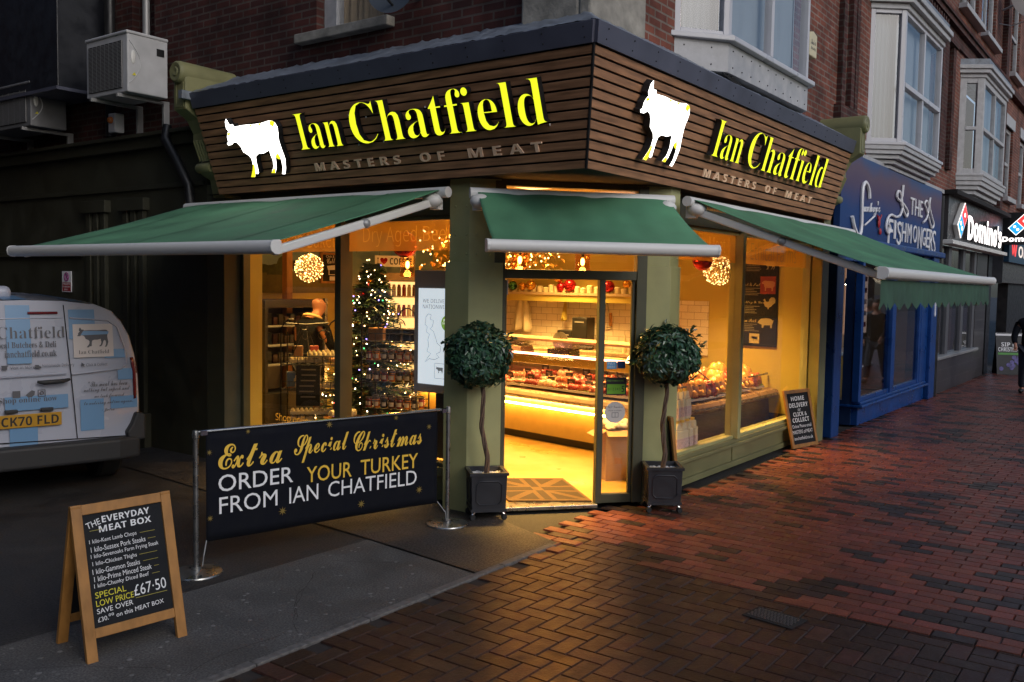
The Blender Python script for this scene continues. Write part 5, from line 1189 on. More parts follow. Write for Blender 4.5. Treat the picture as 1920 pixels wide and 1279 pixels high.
# faces +x (local), slightly bent forward and looking down; left arm hanging, right hand reaching
def pose(lean, stride, up=1.0):
    L = lambda x, y, z: (x, y, z*up)
    body = {'pel': (L(0, 0, .95), None, (.11, .14)), 'ab': (L(.02, 0, 1.1), 'pel', (.10, .13)), 'ch': (L(.05*lean, 0, 1.3), 'ab', (.11, .16)), 'nk0': (L(.08*lean, 0, 1.45), 'ch', (.07, .09)), 'nk': (L(.11*lean, 0, 1.52), 'nk0', .055),
            'jaw': (L(.15*lean, 0, 1.56), 'nk', (.082, .075)), 'hd': (L(.14*lean, 0, 1.635), 'jaw', (.112, .088)), 'cr': (L(.13*lean, 0, 1.69), 'hd', (.10, .08)), 'tp': (L(.125*lean, 0, 1.73), 'cr', .045), 'ns': (L(.15*lean+.1, 0, 1.62), 'hd', .016)}
    jk = {'w': (L(-.01, 0, .84), None, (.17, .2)), 'ab': (L(.01, 0, 1.05), 'w', (.155, .19)), 'ch': (L(.04*lean, 0, 1.28), 'ab', (.15, .20)), 'sh': (L(.07*lean, 0, 1.42), 'ch', (.11, .15)), 'col': (L(.10*lean, 0, 1.50), 'sh', (.075, .08))}
    for s, n in ((1, 'l'), (-1, 'r')):
        body['h'+n] = (L(0, s*.1, .88), 'pel', .09); body['k'+n] = (L(.03+s*stride*.16, s*.1, .5), 'h'+n, .062); body['a'+n] = (L(s*stride*.28-.02, s*.1, .09), 'k'+n, .04); body['t'+n] = (L(s*stride*.28+.15, s*.11, .035), 'a'+n, .035)
        jk['s'+n] = (L(.06*lean, s*.20, 1.38), 'sh', .075); jk['e'+n] = (L(.06-s*stride*.12+.05*lean, s*.27, 1.10), 's'+n, .06); jk['w'+n] = (L(.16-s*stride*.2+.16*lean, s*.24, .90 if n == 'l' else .98), 'e'+n, .045)
        body['wa'+n] = (L(.02, s*.18, 1.36), 'nk0', .045); body['el'+n] = (L(.06-s*stride*.12+.05*lean, s*.27, 1.10), 'wa'+n, .038); hx, hy, hz = .16-s*stride*.2+.16*lean, s*.24, .90 if n == 'l' else .98
        body['wr'+n] = (L(hx, hy, hz), 'el'+n, .028); body['pa'+n] = (L(hx+.035, hy, hz-.06), 'wr'+n, (.036, .02))
        for q in range(4): body['f%d%s' % (q, n)] = (L(hx+.07+.004*q, hy+(q-1.5)*.02, hz-.12-.008*(q in (1, 2))), 'pa'+n, .0095)
        body['th'+n] = (L(hx+.08, hy-s*.035, hz-.065), 'pa'+n, .010)
    tr_ = {'p': (L(0, 0, .93), None, (.13, .16))}
    for s, n in ((1, 'l'), (-1, 'r')):
        tr_['h'+n] = (L(0, s*.1, .85), 'p', .105); tr_['k'+n] = (L(.03+s*stride*.16, s*.1, .5), 'h'+n, .08); tr_['a'+n] = (L(s*stride*.28-.02, s*.1, .10), 'k'+n, .07)
    sh = {}
    return body, jk, tr_
b, j, tt = pose(1.5, .1, .98)
pn = person('bald man in a navy jacket with cream hood, shopping inside the left window', (7.88, 9.0, .03), radians(8), dict(body=(b, M_['skin']), jacket=(j, M_['navy']), trousers=(tt, M_['jeans'])), None)
M_['fleece'] = mat('cream_fleece', (.6, .45, .22), .9)
m = MB(); m.tube([(.13+.11*cos(a)-.02, .12*sin(a), 1.445+.05*cos(a)*-1) for a in [pi*.45+i*pi*1.1/12 for i in range(13)]], .02, 8); m.build('hood_lining', M_['fleece'], pn, local=True, smooth=True)
m = MB()
for s in (-1, 1): m.ball((.22-.0, s*.078, 1.615), (.02, .012, .032), 8, 6)
m.build('ear', M_['skin'], pn, local=True, smooth=True)
for s in (1, -1): MB().ball((.07+s*.03, s*.11, .05), (.14, .05, .05), 12, 8).build('shoe', M_['black'], pn, local=True, smooth=True)
b, j, tt = pose(.3, .9, 1.0)
pn = person('pedestrian in a dark jacket and jeans walking at the right edge of the street', (20.0, 2.3, 0), radians(187), dict(body=(b, M_['skin']), jacket=(j, M_['navy']), trousers=(tt, M_['jeans'])), None)
for s in (1, -1): MB().ball((s*.25+.03, s*.11, .05), (.14, .05, .05), 12, 8).build('shoe', M_['black'], pn, local=True, smooth=True)
m = MB(); m.lathe([(.001, 1.77), (.05, 1.765), (.085, 1.72), (.095, 1.66), (.08, 1.6)], 20, Matrix.Translation((.02, 0, 0))); m.build('hair', mat('dark_hair', (.02, .014, .01), .7), pn, local=True, smooth=True)

M_['coat'] = mat('blue_grey_coat', (.05, .085, .11), .85, var=.2); M_['coat2'] = mat('charcoal_coat', (.02, .02, .024), .85)
for (x, y, rz, cm, lab) in ((23.2, 1.25, 5, M_['coat'], 'pedestrian in a blue grey coat mirrored in the fish shop glass'), (24.6, .95, 8, M_['coat2'], 'pedestrian in a charcoal coat mirrored in the fish shop glass')):
    b, j, tt = pose(.3, -.8, .98); pn = person(lab, (x, y, 0), radians(rz), dict(body=(b, M_['skin']), jacket=(j, cm), trousers=(tt, M_['jeans'])), None)
    for s_ in (1, -1): MB().ball((-s_*.22+.03, s_*.11, .05), (.14, .05, .05), 12, 8).build('shoe', M_['print_w'], pn, local=True, smooth=True)
    MB().lathe([(.001, 1.74), (.05, 1.735), (.09, 1.69), (.1, 1.62), (.085, 1.56)], 20, Matrix.Translation((.0, 0, 0))).build('hair', mat('grey_hair', (.12, .11, .1), .8), pn, local=True, smooth=True)
# ---------------------------------------------------------------- planters with ball trees
def topiary(label, x, y, rz, seed, R, lean):
    t = thing('potted_topiary', label, 'potted tree', (x, y, .006), rz, group='clipped ball trees in square planters'); rnd = random.Random(seed)
    w, z0, z1 = .150, .075, .40
    m = MB(); a, b = w*.93, w
    def fr(z): k = (z-z0)/(z1-z0); return a+(b-a)*k
    m.add([(-a, -a, z0), (a, -a, z0), (a, a, z0), (-a, a, z0), (-b, -b, z1), (b, -b, z1), (b, b, z1), (-b, b, z1), (-b+.02, -b+.02, z1), (b-.02, -b+.02, z1), (b-.02, b-.02, z1), (-b+.02, b-.02, z1), (-b+.02, -b+.02, z1-.06), (b-.02, -b+.02, z1-.06), (b-.02, b-.02, z1-.06), (-b+.02, b-.02, z1-.06)],
          [(3, 2, 1, 0)]+[(i, (i+1) % 4, 4+(i+1) % 4, 4+i) for i in range(4)]+[(4+i, 4+(i+1) % 4, 8+(i+1) % 4, 8+i) for i in range(4)]+[(8+i, 8+(i+1) % 4, 12+(i+1) % 4, 12+i) for i in range(4)]+[(12, 13, 14, 15)])
    m.build('planter', M_['planter'], t, local=True, bevel=.004)
    m = MB()
    for zc, h, e in ((z0+.012, .024, .008), (z1-.012, .024, .012)):
        for s in range(4):
            M = Matrix.Rotation(s*pi/2, 4, 'Z'); r = fr(zc)+e; m.box((-r, -r, zc-h/2), (r-.012, -r+.012, zc+h/2), M)
    for s in range(4):
        M = Matrix.Rotation(s*pi/2, 4, 'Z') @ frame((0, -w*.965-.002, 0), (1, 0, 0), (0, 0, 1), (0, -1, 0)); q = .105; c = .03; zl, zh = z0+.06, z1-.07
        P = [(-q+c, zl), (q-c, zl), (q, zl+c), (q, zh-c), (q-c, zh), (-q+c, zh), (-q, zh-c), (-q, zl+c)]
        m.tube([M @ V((px, pz, (pz-.24)*.03)) for px, pz in P+P[:1]], .006, 6, False)
    m.build('moulding', M_['planter'], t, local=True, smooth=True)
    for sx in (-1, 1):
        for sy in (-1, 1):
            m = MB(); m.lathe([(.001, -.012), (.024, -.012), (.026, -.008), (.026, .008), (.024, .012), (.001, .012)], 16, frame((sx*.12+sx*.012, sy*.12, .027), (1, 0, 0), (0, 0, 1), (0, -1, 0)) @ Matrix.Rotation(.5, 4, 'Y')); cs = m.build('caster', M_['rubber'], t, local=True, smooth=True)
            MB().tube([(sx*.11, sy*.11, .075), (sx*.132, sy*.12, .05), (sx*.132, sy*.12, .027)], .011, 8).build('fork', M_['chrome'], cs, local=True, smooth=True)
    m = MB()
    for i in range(240): m.ball((rnd.uniform(-.135, .135), rnd.uniform(-.135, .135), .345+rnd.uniform(-.005, .015)), (rnd.uniform(.01, .018), rnd.uniform(.01, .016), .009), 6, 4)
    tag(m.build('pebbles', M_['pebble'], t, local=True, smooth=True), kind='stuff')
    m = MB(); 
    for s in (0, 2.1, 4.2):
        pts = [V((.012*cos(s+k*.55)+lean*(k/18)+.014*sin(k*.5), .012*sin(s+k*.55)+.008*sin(k*.8+seed), .34+k*.045)) for k in range(19)]; m.tube(pts, [.0135-.0003*k for k in range(19)], 7)
    m.build('trunk', M_['bark'], t, local=True, smooth=True)
    c = V((lean*1.5, 0, 1.36)); m = MB()
    for i in range(4600):
        a, bb = rnd.uniform(0, 2*pi), math.asin(rnd.uniform(-1, 1)); d = V((cos(bb)*cos(a), cos(bb)*sin(a), sin(bb)))
        rr = R*(.5+.5*rnd.random()**.45)*(1+.2*mnoise.noise(d*1.9+V((seed*3.3, 0, 0)))+.12*mnoise.noise(d*5+V((0, seed, 0)))); p = c+V((d.x*rr, d.y*rr, d.z*rr*.92))
        q_ = V((rnd.uniform(-1, 1), rnd.uniform(-1, 1), rnd.uniform(-1.5, .35))); q_ -= d*q_.dot(d); dd = (q_.normalized()+d*rnd.uniform(.0, .65)).normalized(); k = rnd.uniform(.5, 1.5)
        m.col = (.030*k, .080*k, .042*k*rnd.uniform(.8, 1.15)); L = rnd.uniform(.036, .075); m.leaf(p, dd, (d+V((rnd.uniform(-.4, .4), rnd.uniform(-.4, .4), .3))).normalized(), L, L*.27)
    for i in range(16):
        a, bb = rnd.uniform(0, 2*pi), rnd.uniform(-.5, 1); d = V((cos(bb)*cos(a), cos(bb)*sin(a), sin(bb))); p = c+d*R*1.02; m.col = (.03, .075, .04)
        for q in range(5): m.leaf(p+d*.012*q, (d+V((rnd.uniform(-1, 1), rnd.uniform(-1, 1), rnd.uniform(-1, .4)))*.8), d, .052, .013)
    m.build('crown', M_['leaf'], t, local=True)
    m = MB()
    for i in range(26):
        a, bb = rnd.uniform(0, 2*pi), rnd.uniform(-.7, 1.3); d = V((cos(bb)*cos(a), cos(bb)*sin(a), sin(bb))); m.tube([c-V((0, 0, R*.9)), c-V((0, 0, R*.4))+d*R*.25, c+d*R*.85], [.01, .006, .002], 5)
    m.build('branches', M_['bark'], t, local=True)
    return t
topiary('ball topiary in a dark planter left of the open door, before the green column', 5.97, 4.60, radians(-43), 1, .27, -.06)
topiary('ball topiary in a dark planter right of the open door, one side lit orange', 7.15, 3.575, radians(-53), 2, .265, .01)

# ---------------------------------------------------------------- cafe barrier with printed banner
FB = vert_frame((3.588, 5.184), (5.574, 4.69)); LB = math.hypot(1.986, .494)
t = thing('barrier_banner', 'black banner between two steel posts advertising Christmas turkey orders', 'banner barrier', (4.6, 4.94, 0))
for s in (0, LB):
    p = FB @ V((s, 0, 0)); M = Matrix.Translation(p+V((0, 0, .010 if s else 0)))
    m = MB(); m.lathe([(.0175, .02), (.0175, .90), (.022, .905), (.022, .93), (.0175, .955), (.001, .96)], 20, M); po = m.build('post', M_['steel'], t, smooth=True)
    m = MB(); m.lathe([(.001, .03), (.04, .028), (.12, .02), (.165, .012), (.17, .004), (.17, 0)], 40, M); m.lathe([(.022, .05), (.032, .05), (.034, .025)], 20, M); m.build('base', M_['steel'], po, smooth=True)
m = MB(); m.tube([FB @ V((0, .945, 0)), FB @ V((LB, .945, 0))], .010, 10)
for s in (.05, LB-.05): m.cbox(tuple(FB @ V((s, .935, 0))), (.05, .03, .03))
m.build('top_rail', M_['chrome'], t, smooth=True)
def wav(u, v): return .010*sin(u*7+.4)*(1-v)+.006*H(u*3, v*2, 1)
m = MB(); m.grid(lambda u, v: (.07+u*1.87, .20+v*.74, wav(u, v)-.004), 50, 12, FB); m.build('banner', M_['banner'], t, smooth=True).modifiers.new('thick', 'SOLIDIFY').thickness = .002
def on_banner(items, nm, m_):
    for it in items:
      mb = MB(); d = dict(it); text_mb(mb, d.pop('t'), Matrix(), **d)
      mb.v = [FB @ V((v.x, v.y, wav((v.x-.07)/1.87, (v.y-.2)/.74)+.004)) for v in mb.v]; mb.build(nm, m_, t)
on_banner([dict(t='Extra', x=.15, y=.675, w=.46, h=.17, st='script', offset=.006), dict(t='Special', x=.70, y=.655, w=.44, h=.20, st='script', offset=.006), dict(t='Christmas', x=1.18, y=.69, w=.61, h=.15, st='script', offset=.006), dict(t='YOUR', x=.80, y=.505, w=.37, h=.115, offset=.004), dict(t='TURKEY', x=1.245, y=.505, w=.51, h=.115, offset=.004)], 'gold_lettering', M_['gold'])
on_banner([dict(t='ORDER', x=.15, y=.525, w=.545, h=.115, offset=.004), dict(t='FROM', x=.155, y=.375, w=.42, h=.115), dict(t='IAN', x=.665, y=.375, w=.23, h=.115), dict(t='CHATFIELD', x=.975, y=.375, w=.77, h=.115)], 'white_lettering', M_['print_w'])
m = MB()
for x, y, r in ((.09, .80, .022), (.092, .356, .024), (.613, .33, .034), (1.255, .287, .034), (1.768, .329, .034), (.98, .912, .03), (1.855, .82, .026), (.36, .918, .02), (1.55, .915, .022)):
    z = wav((x-.07)/1.87, (y-.2)/.74)+.0045
    for k in range(4):
        a = k*pi/4; m.add([(x+r*cos(a), y+r*sin(a), z+.0002*k), (x-r*.16*sin(a), y+r*.16*cos(a), z+.0002*k), (x-r*cos(a), y-r*sin(a), z+.0002*k), (x+r*.16*sin(a), y-r*.16*cos(a), z+.0002*k)], [(0, 1, 2, 3)], FB)
m.build('star_print', M_['fadedgold'], t)
for s in (0.03, LB-.03):
    q = 1 if s < 1 else -1
    MB().tube([FB @ V((.07 if s < 1 else LB-.1, .21, 0)), FB @ V((s+.01*q, .12, .03)), FB @ V((s, .05, .03))], .004, 5).build('tie_cord', M_['alu_grey'], t)

# ---------------------------------------------------------------- A-board
A_, B_, W = V((2.382, 4.351, 0)), V((2.918, 4.296, 0)), .5388
e = (B_-A_).normalized(); bk = V((-e.y, e.x, 0)); AP = bk*.19+V((0, 0, .775)); eu = AP.normalized(); HB = AP.length; en = e.cross(eu)*-1
en = V((0, 0, 0))+ (eu.cross(e)); en = en if en.dot(-bk) > 0 else -en
FA = frame(A_, e, eu, en)
t = thing('a_board_sign', 'wooden framed A-board chalked with the everyday meat box offer and price', 'A-board', (2.65, 4.4, 0))
b = .055
m = MB(); m.box((0, 0, -.028), (b, HB, 0), FA); m.box((W-b, 0, -.028), (W, HB, 0), FA); m.box((b, HB-b, -.026), (W-b, HB-.002, -.002), FA); m.box((b, .115, -.026), (W-b, .165, -.002), FA)
fm = m.build('front_frame', M_['oak'], t, bevel=.003)
MB().box((b-.004, .16, -.02), (W-b+.004, HB-b+.004, -.012), FA).build('chalkboard', M_['chalkboard'], fm)
FA2 = frame(A_+bk*.386+V((0, 0, 0)), e, (V((0, 0, .775))-bk*.19).normalized(), (0, 0, 0)); FA2 = frame(A_+bk*.386, e, (V((0, 0, .775))-bk*.19).normalized(), bk)
m = MB(); m.box((0, 0, -.014), (b, HB-.01, .014), FA2); m.box((W-b, 0, -.014), (W, HB-.01, .014), FA2); m.box((b, .115, -.012), (W-b, .165, .012), FA2); m.box((b, HB-b-.02, -.012), (W-b, HB-.02, .012), FA2)
rf = m.build('back_frame', M_['oak'], t, bevel=.003); MB().box((b-.004, .16, -.004), (W-b+.004, HB-b, .004), FA2).build('chalkboard', M_['chalkboard'], rf)
x0, x1 = b+.012, W-b-.012; WW = x1-x0; y0, y1 = .17, HB-b; HH = y1-y0; Y = lambda f: y1-HH*f
FT = FA @ Matrix.Translation((0, 0, -.0112))
rows = ['1 kilo-Kent Lamb Chops', '1 kilo-Sussex Pork Steaks', '1 kilo-Sevenoaks Farm Frying Steak', '1 kilo-Chicken Thighs', '1 kilo-Gammon Steaks', '1 kilo-Prime Minced Steak', '1 kilo-Chunky Diced Beef']
wd = [.62, .72, .90, .58, .62, .76, .72]
it = [dict(t='THE', x=x0+.01, y=Y(.135), w=.075, h=.032, rot=.25, offset=.003), dict(t='EVERYDAY', x=x0+WW*.22, y=Y(.095), w=WW*.64, h=.034, rot=.02, st='bold'), dict(t='MEAT BOX', x=x0+WW*.17, y=Y(.18), w=WW*.70, h=.034, rot=.02, st='bold')]
it += [dict(t=r, x=x0+.012+.004*(i % 2), y=Y(.268+.066*i)-.006, w=WW*wd[i], h=.027, rot=.012) for i, r in enumerate(rows)]
it += [dict(t='£67·50', x=x0+WW*.53, y=Y(.815), w=WW*.44, h=.058, rot=.03), dict(t='SAVE OVER', x=x0+.012, y=Y(.893), w=WW*.47, h=.026, rot=.03), dict(t='£30.⁰⁰ on this MEAT BOX', x=x0+.012, y=Y(.965), w=WW*.88, h=.028, rot=.045)]
lettering(it, FT, 'white_chalk_lettering', M_['chalk'], fm)
lettering([dict(t='SPECIAL', x=x0+.012, y=Y(.755), w=WW*.40, h=.031, rot=.02), dict(t='LOW PRICE', x=x0+.012, y=Y(.828), w=WW*.49, h=.031, rot=.02)], FT, 'yellow_chalk_lettering', M_['chalk_y'], fm)
m = MB()
for i, (r, wdt) in enumerate(zip(rows, wd)):
    if i == 2: continue
    m.box((x0+.03+WW*wdt, Y(.262+.066*i)+.006, 0), (x0+WW*.9, Y(.262+.066*i)+.0085, .001), FT)
m.box((x0+WW*.54, Y(.83), 0), (x0+WW*.97, Y(.835), .001), FT); m.box((x0+.02, Y(.155), 0), (x0+.085, Y(.15), .001), FT)
m.build('chalk_rules', mat('dull_yellow_chalk', (.3, .26, .05), .8), fm)

# ---------------------------------------------------------------- chalk boards leaning on the shop front
def leaning_board(name, label, p, q, bkv, hgt, lean, texts):
    P, Q = V((*p, 0)), V((*q, 0)); e = (Q-P).normalized(); W = (Q-P).length; bk = V((-e.y, e.x, 0)); bk = bk if bk.dot(V((*bkv, 0))) > 0 else -bk
    eu = (V((0, 0, hgt))+bk*lean).normalized(); n = eu.cross(e); n = n if n.dot(-bk) > 0 else -n; F = frame(P, e, eu, n); Hh = V((0, hgt, lean)).length; b = .045
    t = thing(name, label, 'chalkboard', tuple(P.lerp(Q, .5)))
    m = MB(); m.box((0, 0, -.03), (b, Hh, 0), F); m.box((W-b, 0, -.03), (W, Hh, 0), F); m.box((b, 0, -.029), (W-b, b, -.001), F); m.box((b, Hh-b, -.029), (W-b, Hh, -.001), F); m.build('frame', M_['oak'], t, bevel=.003)
    MB().box((b-.003, b-.003, -.022), (W-b+.003, Hh-b+.003, -.012), F).build('board', M_['chalkboard'], t)
    FT = F @ Matrix.Translation((0, 0, -.0112)); k = (W-2*b)
    if texts: lettering([dict(t=s, x=W/2, y=Hh-b-(Hh-2*b)*yy, w=k*ww, h=hh, align='c', st=st) for s, yy, ww, hh, st in texts], FT, 'chalk_lettering', M_['chalk'], t)
    return t
leaning_board('leaning_chalkboard', 'oak framed chalkboard about home delivery leaning on the far end of the shop front', (10.97, 3.73), (11.53, 3.60), (0, 1), .70, .16,
    [('HOME', .15, .60, .055, 'bold'), ('DELIVERY', .28, .86, .055, 'bold'), ('or', .36, .14, .03, None), ('CLICK &', .46, .62, .052, 'bold'), ('COLLECT', .575, .76, .055, 'bold'), ('Online Phone email', .685, .88, .042, None), ('MASTERS of MEAT', .80, .92, .045, None), ('ianchatfield.co.uk', .92, .86, .042, None)])
leaning_board('leaning_chalkboard', 'narrow wooden edged board seen almost edge on beside the right planter', (7.42, 3.51), (7.72, 3.84), (-.2, 1), .80, .1, None)

# ---------------------------------------------------------------- delivery van
VR = radians(-12.4); vp = V((3.87, 7.94, 0)); FV = frame(vp, (cos(VR), sin(VR), 0), (0, 0, 1), (sin(VR), -cos(VR), 0))     # x right, y up, z towards the viewer (rear face)
t = thing('delivery_van', 'white and pale blue striped delivery van parked in the dark yard, rear towards the street', 'van', tuple(vp), VR)
sect = [(.0, .35), (.86, .35), (.90, .45), (.925, .60), (.935, .80), (.93, 1.05), (.905, 1.25), (.865, 1.42), (.80, 1.55), (.72, 1.645), (.58, 1.705), (.3, 1.735), (0, 1.742)]
half = sect[1:]
def ring(z, k=1, dz=0, top=1.0):
    pts = [(x*k, .35+(y-.35)*top) for x, y in sect]; pts = pts+[(-x, y) for x, y in pts[::-1][1:-1]]
    return [(x, y, z-dz*((y-.5)/1.2)**2 if y > .5 else z) for x, y in pts]
secs = [ring(0, .962, .10), ring(-.025, .985, .10), ring(-.09, 1, .08), ring(-.6, 1.0, 0, 1.02), ring(-1.6, 1.0, 0, 1.035), ring(-2.4, .99, 0, 1.02), ring(-2.9, .97, 0, .93), ring(-3.4, .93, 0, .62), ring(-4.1, .88, 0, .5), ring(-4.3, .8, 0, .44)]
m = MB(); n = len(secs[0]); vs = [p for s_ in secs for p in s_]
m.add(vs, [(i*n+j, (i+1)*n+j, (i+1)*n+(j+1) % n, i*n+(j+1) % n) for i in range(len(secs)-1) for j in range(n)]+[tuple(range(n)), tuple(range((len(secs)-1)*n, len(secs)*n))[::-1]], FV)
vb = m.build('body', M_['vanwhite'], t, smooth=True, sharp=50)
def rear(x, y, d=.004): return (x, y, d-.10*((y-.5)/1.2)**2 if y > .5 else d)
def rpatch(mb, x0, x1, y0, y1, d=.004, n=8, xs=None):
    """patch hugging the rear face"""
    mb.grid(lambda u, v: rear((x0+(x1-x0)*u), y0+(y1-y0)*v, d), 2, n, FV)
m = MB()
for x0, x1, y0, y1 in ((-.17, .02, 1.20, 1.70), (-.42, -.25, .5, .8), (.33, .55, 1.40, 1.66), (-.17, .05, .50, .75), (.40, .60, .58, .86), (-.5, -.30, 1.0, 1.3), (-.85, -.6, .55, 1.4)): m = MB(); rpatch(m, x0, x1, y0, y1, .0035); m.build('blue_stripe', M_['vanblue'], t)
for x0, x1, y0, y1 in ((.62, .80, 1.22, 1.30), (.73, .86, 1.02, 1.12), (.66, .895, .76, .87), (-.2, .3, .80, .92)): m = MB(); rpatch(m, x0, x1, y0, y1, .003); m.build('blue_stripe', M_['vanblue'], t)
def line(mb, pts, w=.006, d=.005): mb.tube([FV @ V(rear(x, y, d)) for x, y in pts], w, 5)
m = MB(); line(m, [(.295, 1.70), (.31, 1.4), (.33, 1.1), (.35, .8), (.37, .52)], .0045); line(m, [(-.8, .55), (.85, .50)], .005); m.build('door_gap', M_['void'], t)
m = MB(); line(m, [(-.86, 1.2), (-.80, 1.45), (-.70, 1.58), (.27, 1.59)], .005); line(m, [(.34, 1.585), (.66, 1.56), (.74, 1.5), (.80, 1.3), (.81, 1.16), (.76, 1.12), (.34, 1.09)], .008); line(m, [(.29, 1.10), (-.80, 1.08)], .008); m.build('pressed_crease', M_['vanwhite'], t, smooth=True)
m = MB(); m.tube([FV @ V(rear(x, 1.632, .01)) for x in (.0, .24)], .012, 8); m.build('brake_light', M_['taillight'], t, smooth=True)
m = MB(); m.grid(lambda u, v: (.865+.075*u-.05*max(0, v-.6), .84+.38*v, .012-.10*((.34+.38*v)/1.2)**2-.09*u*u), 6, 8, FV); m.build('tail_light', M_['taillight'], t, smooth=True).modifiers.new('thick', 'SOLIDIFY').thickness = .02
m = MB(); m.grid(lambda u, v: (-.865-.075*u+.05*max(0, v-.6), .84+.38*v, .012-.10*((.34+.38*v)/1.2)**2-.09*u*u), 6, 8, FV); m.build('tail_light', M_['taillight'], t, smooth=True).modifiers.new('thick', 'SOLIDIFY').thickness = .02
m = MB(); m.prism([(-.94, -.12), (-.90, .06), (-.7, .11), (.7, .11), (.90, .06), (.94, -.12), (.9, -.3), (-.9, -.3)], .30, .50, FV @ Matrix(((1, 0, 0, 0), (0, 0, 1, 0), (0, 1, 0, 0), (0, 0, 0, 1)))); m.build('rear_bumper', M_['plastic'], t, bevel=.03, seg=3)
m = MB(); m.prism([(.80, .46), (.95, .46), (.95, .70), (.87, .72), (.83, .62), (.78, .54)], -.3, .06, FV); m.prism([(-.80, .46), (-.95, .46), (-.95, .70), (-.87, .72), (-.83, .62), (-.78, .54)], -.3, .06, FV); m.build('bumper_corner', M_['plastic'], t, bevel=.02, seg=3)
m = MB(); m.box((-.26, .655, .01), (.24, .77, .018), FV); pl = m.build('number_plate', M_['plate'], t, bevel=.004)
lettering([dict(t='CK70 FLD', x=-.235, y=.673, w=.45, h=.078, st='bold', base=1)], FV @ Matrix.Translation((0, 0, .0186)), 'registration', M_['black'], pl)
m = MB(); 
for x in (-.16, .12): m.cbox((x, .80, .02), (.10, .03, .03), FV)
m.build('plate_lamp', M_['plastic'], t, bevel=.006)
m = MB(); m.tube([FV @ V((.05, 1.04, .01)), FV @ V((.1, 1.035, .035)), FV @ V((.25, 1.04, .035)), FV @ V((.31, 1.05, .01))], [.012, .02, .02, .012], 10); m.build('door_handle', M_['plastic'], t, smooth=True)
def on_van(items, nm, m_, d=.007):
    for it_ in items:
        mb = MB(); dd = dict(it_); text_mb(mb, dd.pop('t'), Matrix(), **dd)
        mb.v = [FV @ V(rear(v.x, v.y, d)) for v in mb.v]; mb.build(nm, m_, t)
on_van([dict(t='Ian Chatfield', x=-.48, y=1.415, w=.775, h=.10, st='serif', offset=-.012, base=1), dict(t='Your Local Butchers & Deli', x=-.40, y=1.335, w=.62, h=.052, st='serif'), dict(t='ianchatfield.co.uk', x=-.19, y=1.255, w=.41, h=.058, st='serif'),
        dict(t='Visit in Store', x=-.15, y=1.155, w=.19, h=.026, st='sans'), dict(t='Nationwide Delivery', x=.10, y=1.155, w=.26, h=.034, st='sans'), dict(t='Click & Collect', x=.46, y=1.155, w=.18, h=.026, st='sans'),
        dict(t='Shop online now', x=-.25, y=.855, w=.46, h=.062, st='serif', offset=-.004), dict(t='f', x=-.125, y=.915, w=.03, h=.05, st='bold')], 'dark_lettering', M_['vangrey'])
m = MB()
for x in (-.11,): rpatch(m, x-.03, x+.03, .91, .97, .006)
m.build('social_icon', M_['vangrey'], t)
m = MB(); m.add([rear(*p, .006) for p in ((-.04, .93), (-.01, .955), (.01, .97), (.035, .96), (.03, .93), (.01, .912), (-.02, .91))], [tuple(range(7))], FV); m.build('social_icon', M_['vangrey'], t)
m = MB(); P = [(.06, .912), (.115, .912), (.115, .968), (.06, .968)]; m.tube([FV @ V(rear(x, y, .006)) for x, y in P+P[:1]], .004, 5); m.tube([FV @ V(rear(.0875+.014*cos(a*.7), .94+.014*sin(a*.7), .006)) for a in range(10)], .004, 5); m.build('social_icon', M_['vangrey'], t)
m = MB(); m.prism([(-.215, 1.155), (-.175, 1.155), (-.175, 1.175), (-.17, 1.19), (-.22, 1.19), (-.215, 1.175)], -.022, -.018, FV); m.prism([(.05, 1.155), (.09, 1.155), (.09, 1.17), (.075, 1.175), (.07, 1.185), (.04, 1.185), (.04, 1.16)], -.022, -.018, FV); m.prism([(.42, 1.19), (.42, 1.155), (.43, 1.163), (.438, 1.15), (.443, 1.153), (.437, 1.166), (.448, 1.168)], -.022, -.018, FV); m.build('small_icon', M_['vangrey'], t)
on_van([dict(t='“The meat has been', x=.47, y=.97, w=.34, h=.05, st='script'), dict(t='nothing but superb and', x=.43, y=.91, w=.40, h=.05, st='script'), dict(t='we look forward', x=.52, y=.855, w=.26, h=.045, st='script'), dict(t='to ordering online again.”', x=.43, y=.795, w=.44, h=.05, st='script'), dict(t='- Julia', x=.58, y=.735, w=.11, h=.035, st='script')], 'quote_lettering', M_['vangrey'])
m = MB(); rpatch(m, .36, .70, 1.235, 1.53, .006); m.build('logo_panel', mat('cream_logo_panel', (.55, .5, .47), .5), t)
m = MB(); m.add([rear(.39+x*.34, 1.32+y*.31, .009) for x, y in COW], [tuple(range(len(COW)))], FV); m.build('logo_cow', M_['vangrey'], t)
m = MB(); m.add([rear(.42+x*.26, 1.395+y*.12, .0105) for x, y in ((.0, .3), (.9, .35), (.95, .55), (.5, .6), (.1, .62))], [tuple(range(5))], FV); m.build('logo_patch', M_['vanblue'], t)
on_van([dict(t='Ian Chatfield', x=.40, y=1.265, w=.26, h=.034, st='serif', offset=-.01)], 'logo_lettering', M_['vangrey'], .009)
m = MB(); m.box((-.62, 1.74, -1.9), (-.03, 1.86, -.45), FV); m.build('roof_unit', M_['vanwhite'], t, bevel=.05, seg=4)
m = MB(); m.box((-.30, 1.745, -1.91), (-.14, 1.864, -.446), FV); m.build('roof_stripe', M_['vanblue'], t, bevel=.05, seg=4)
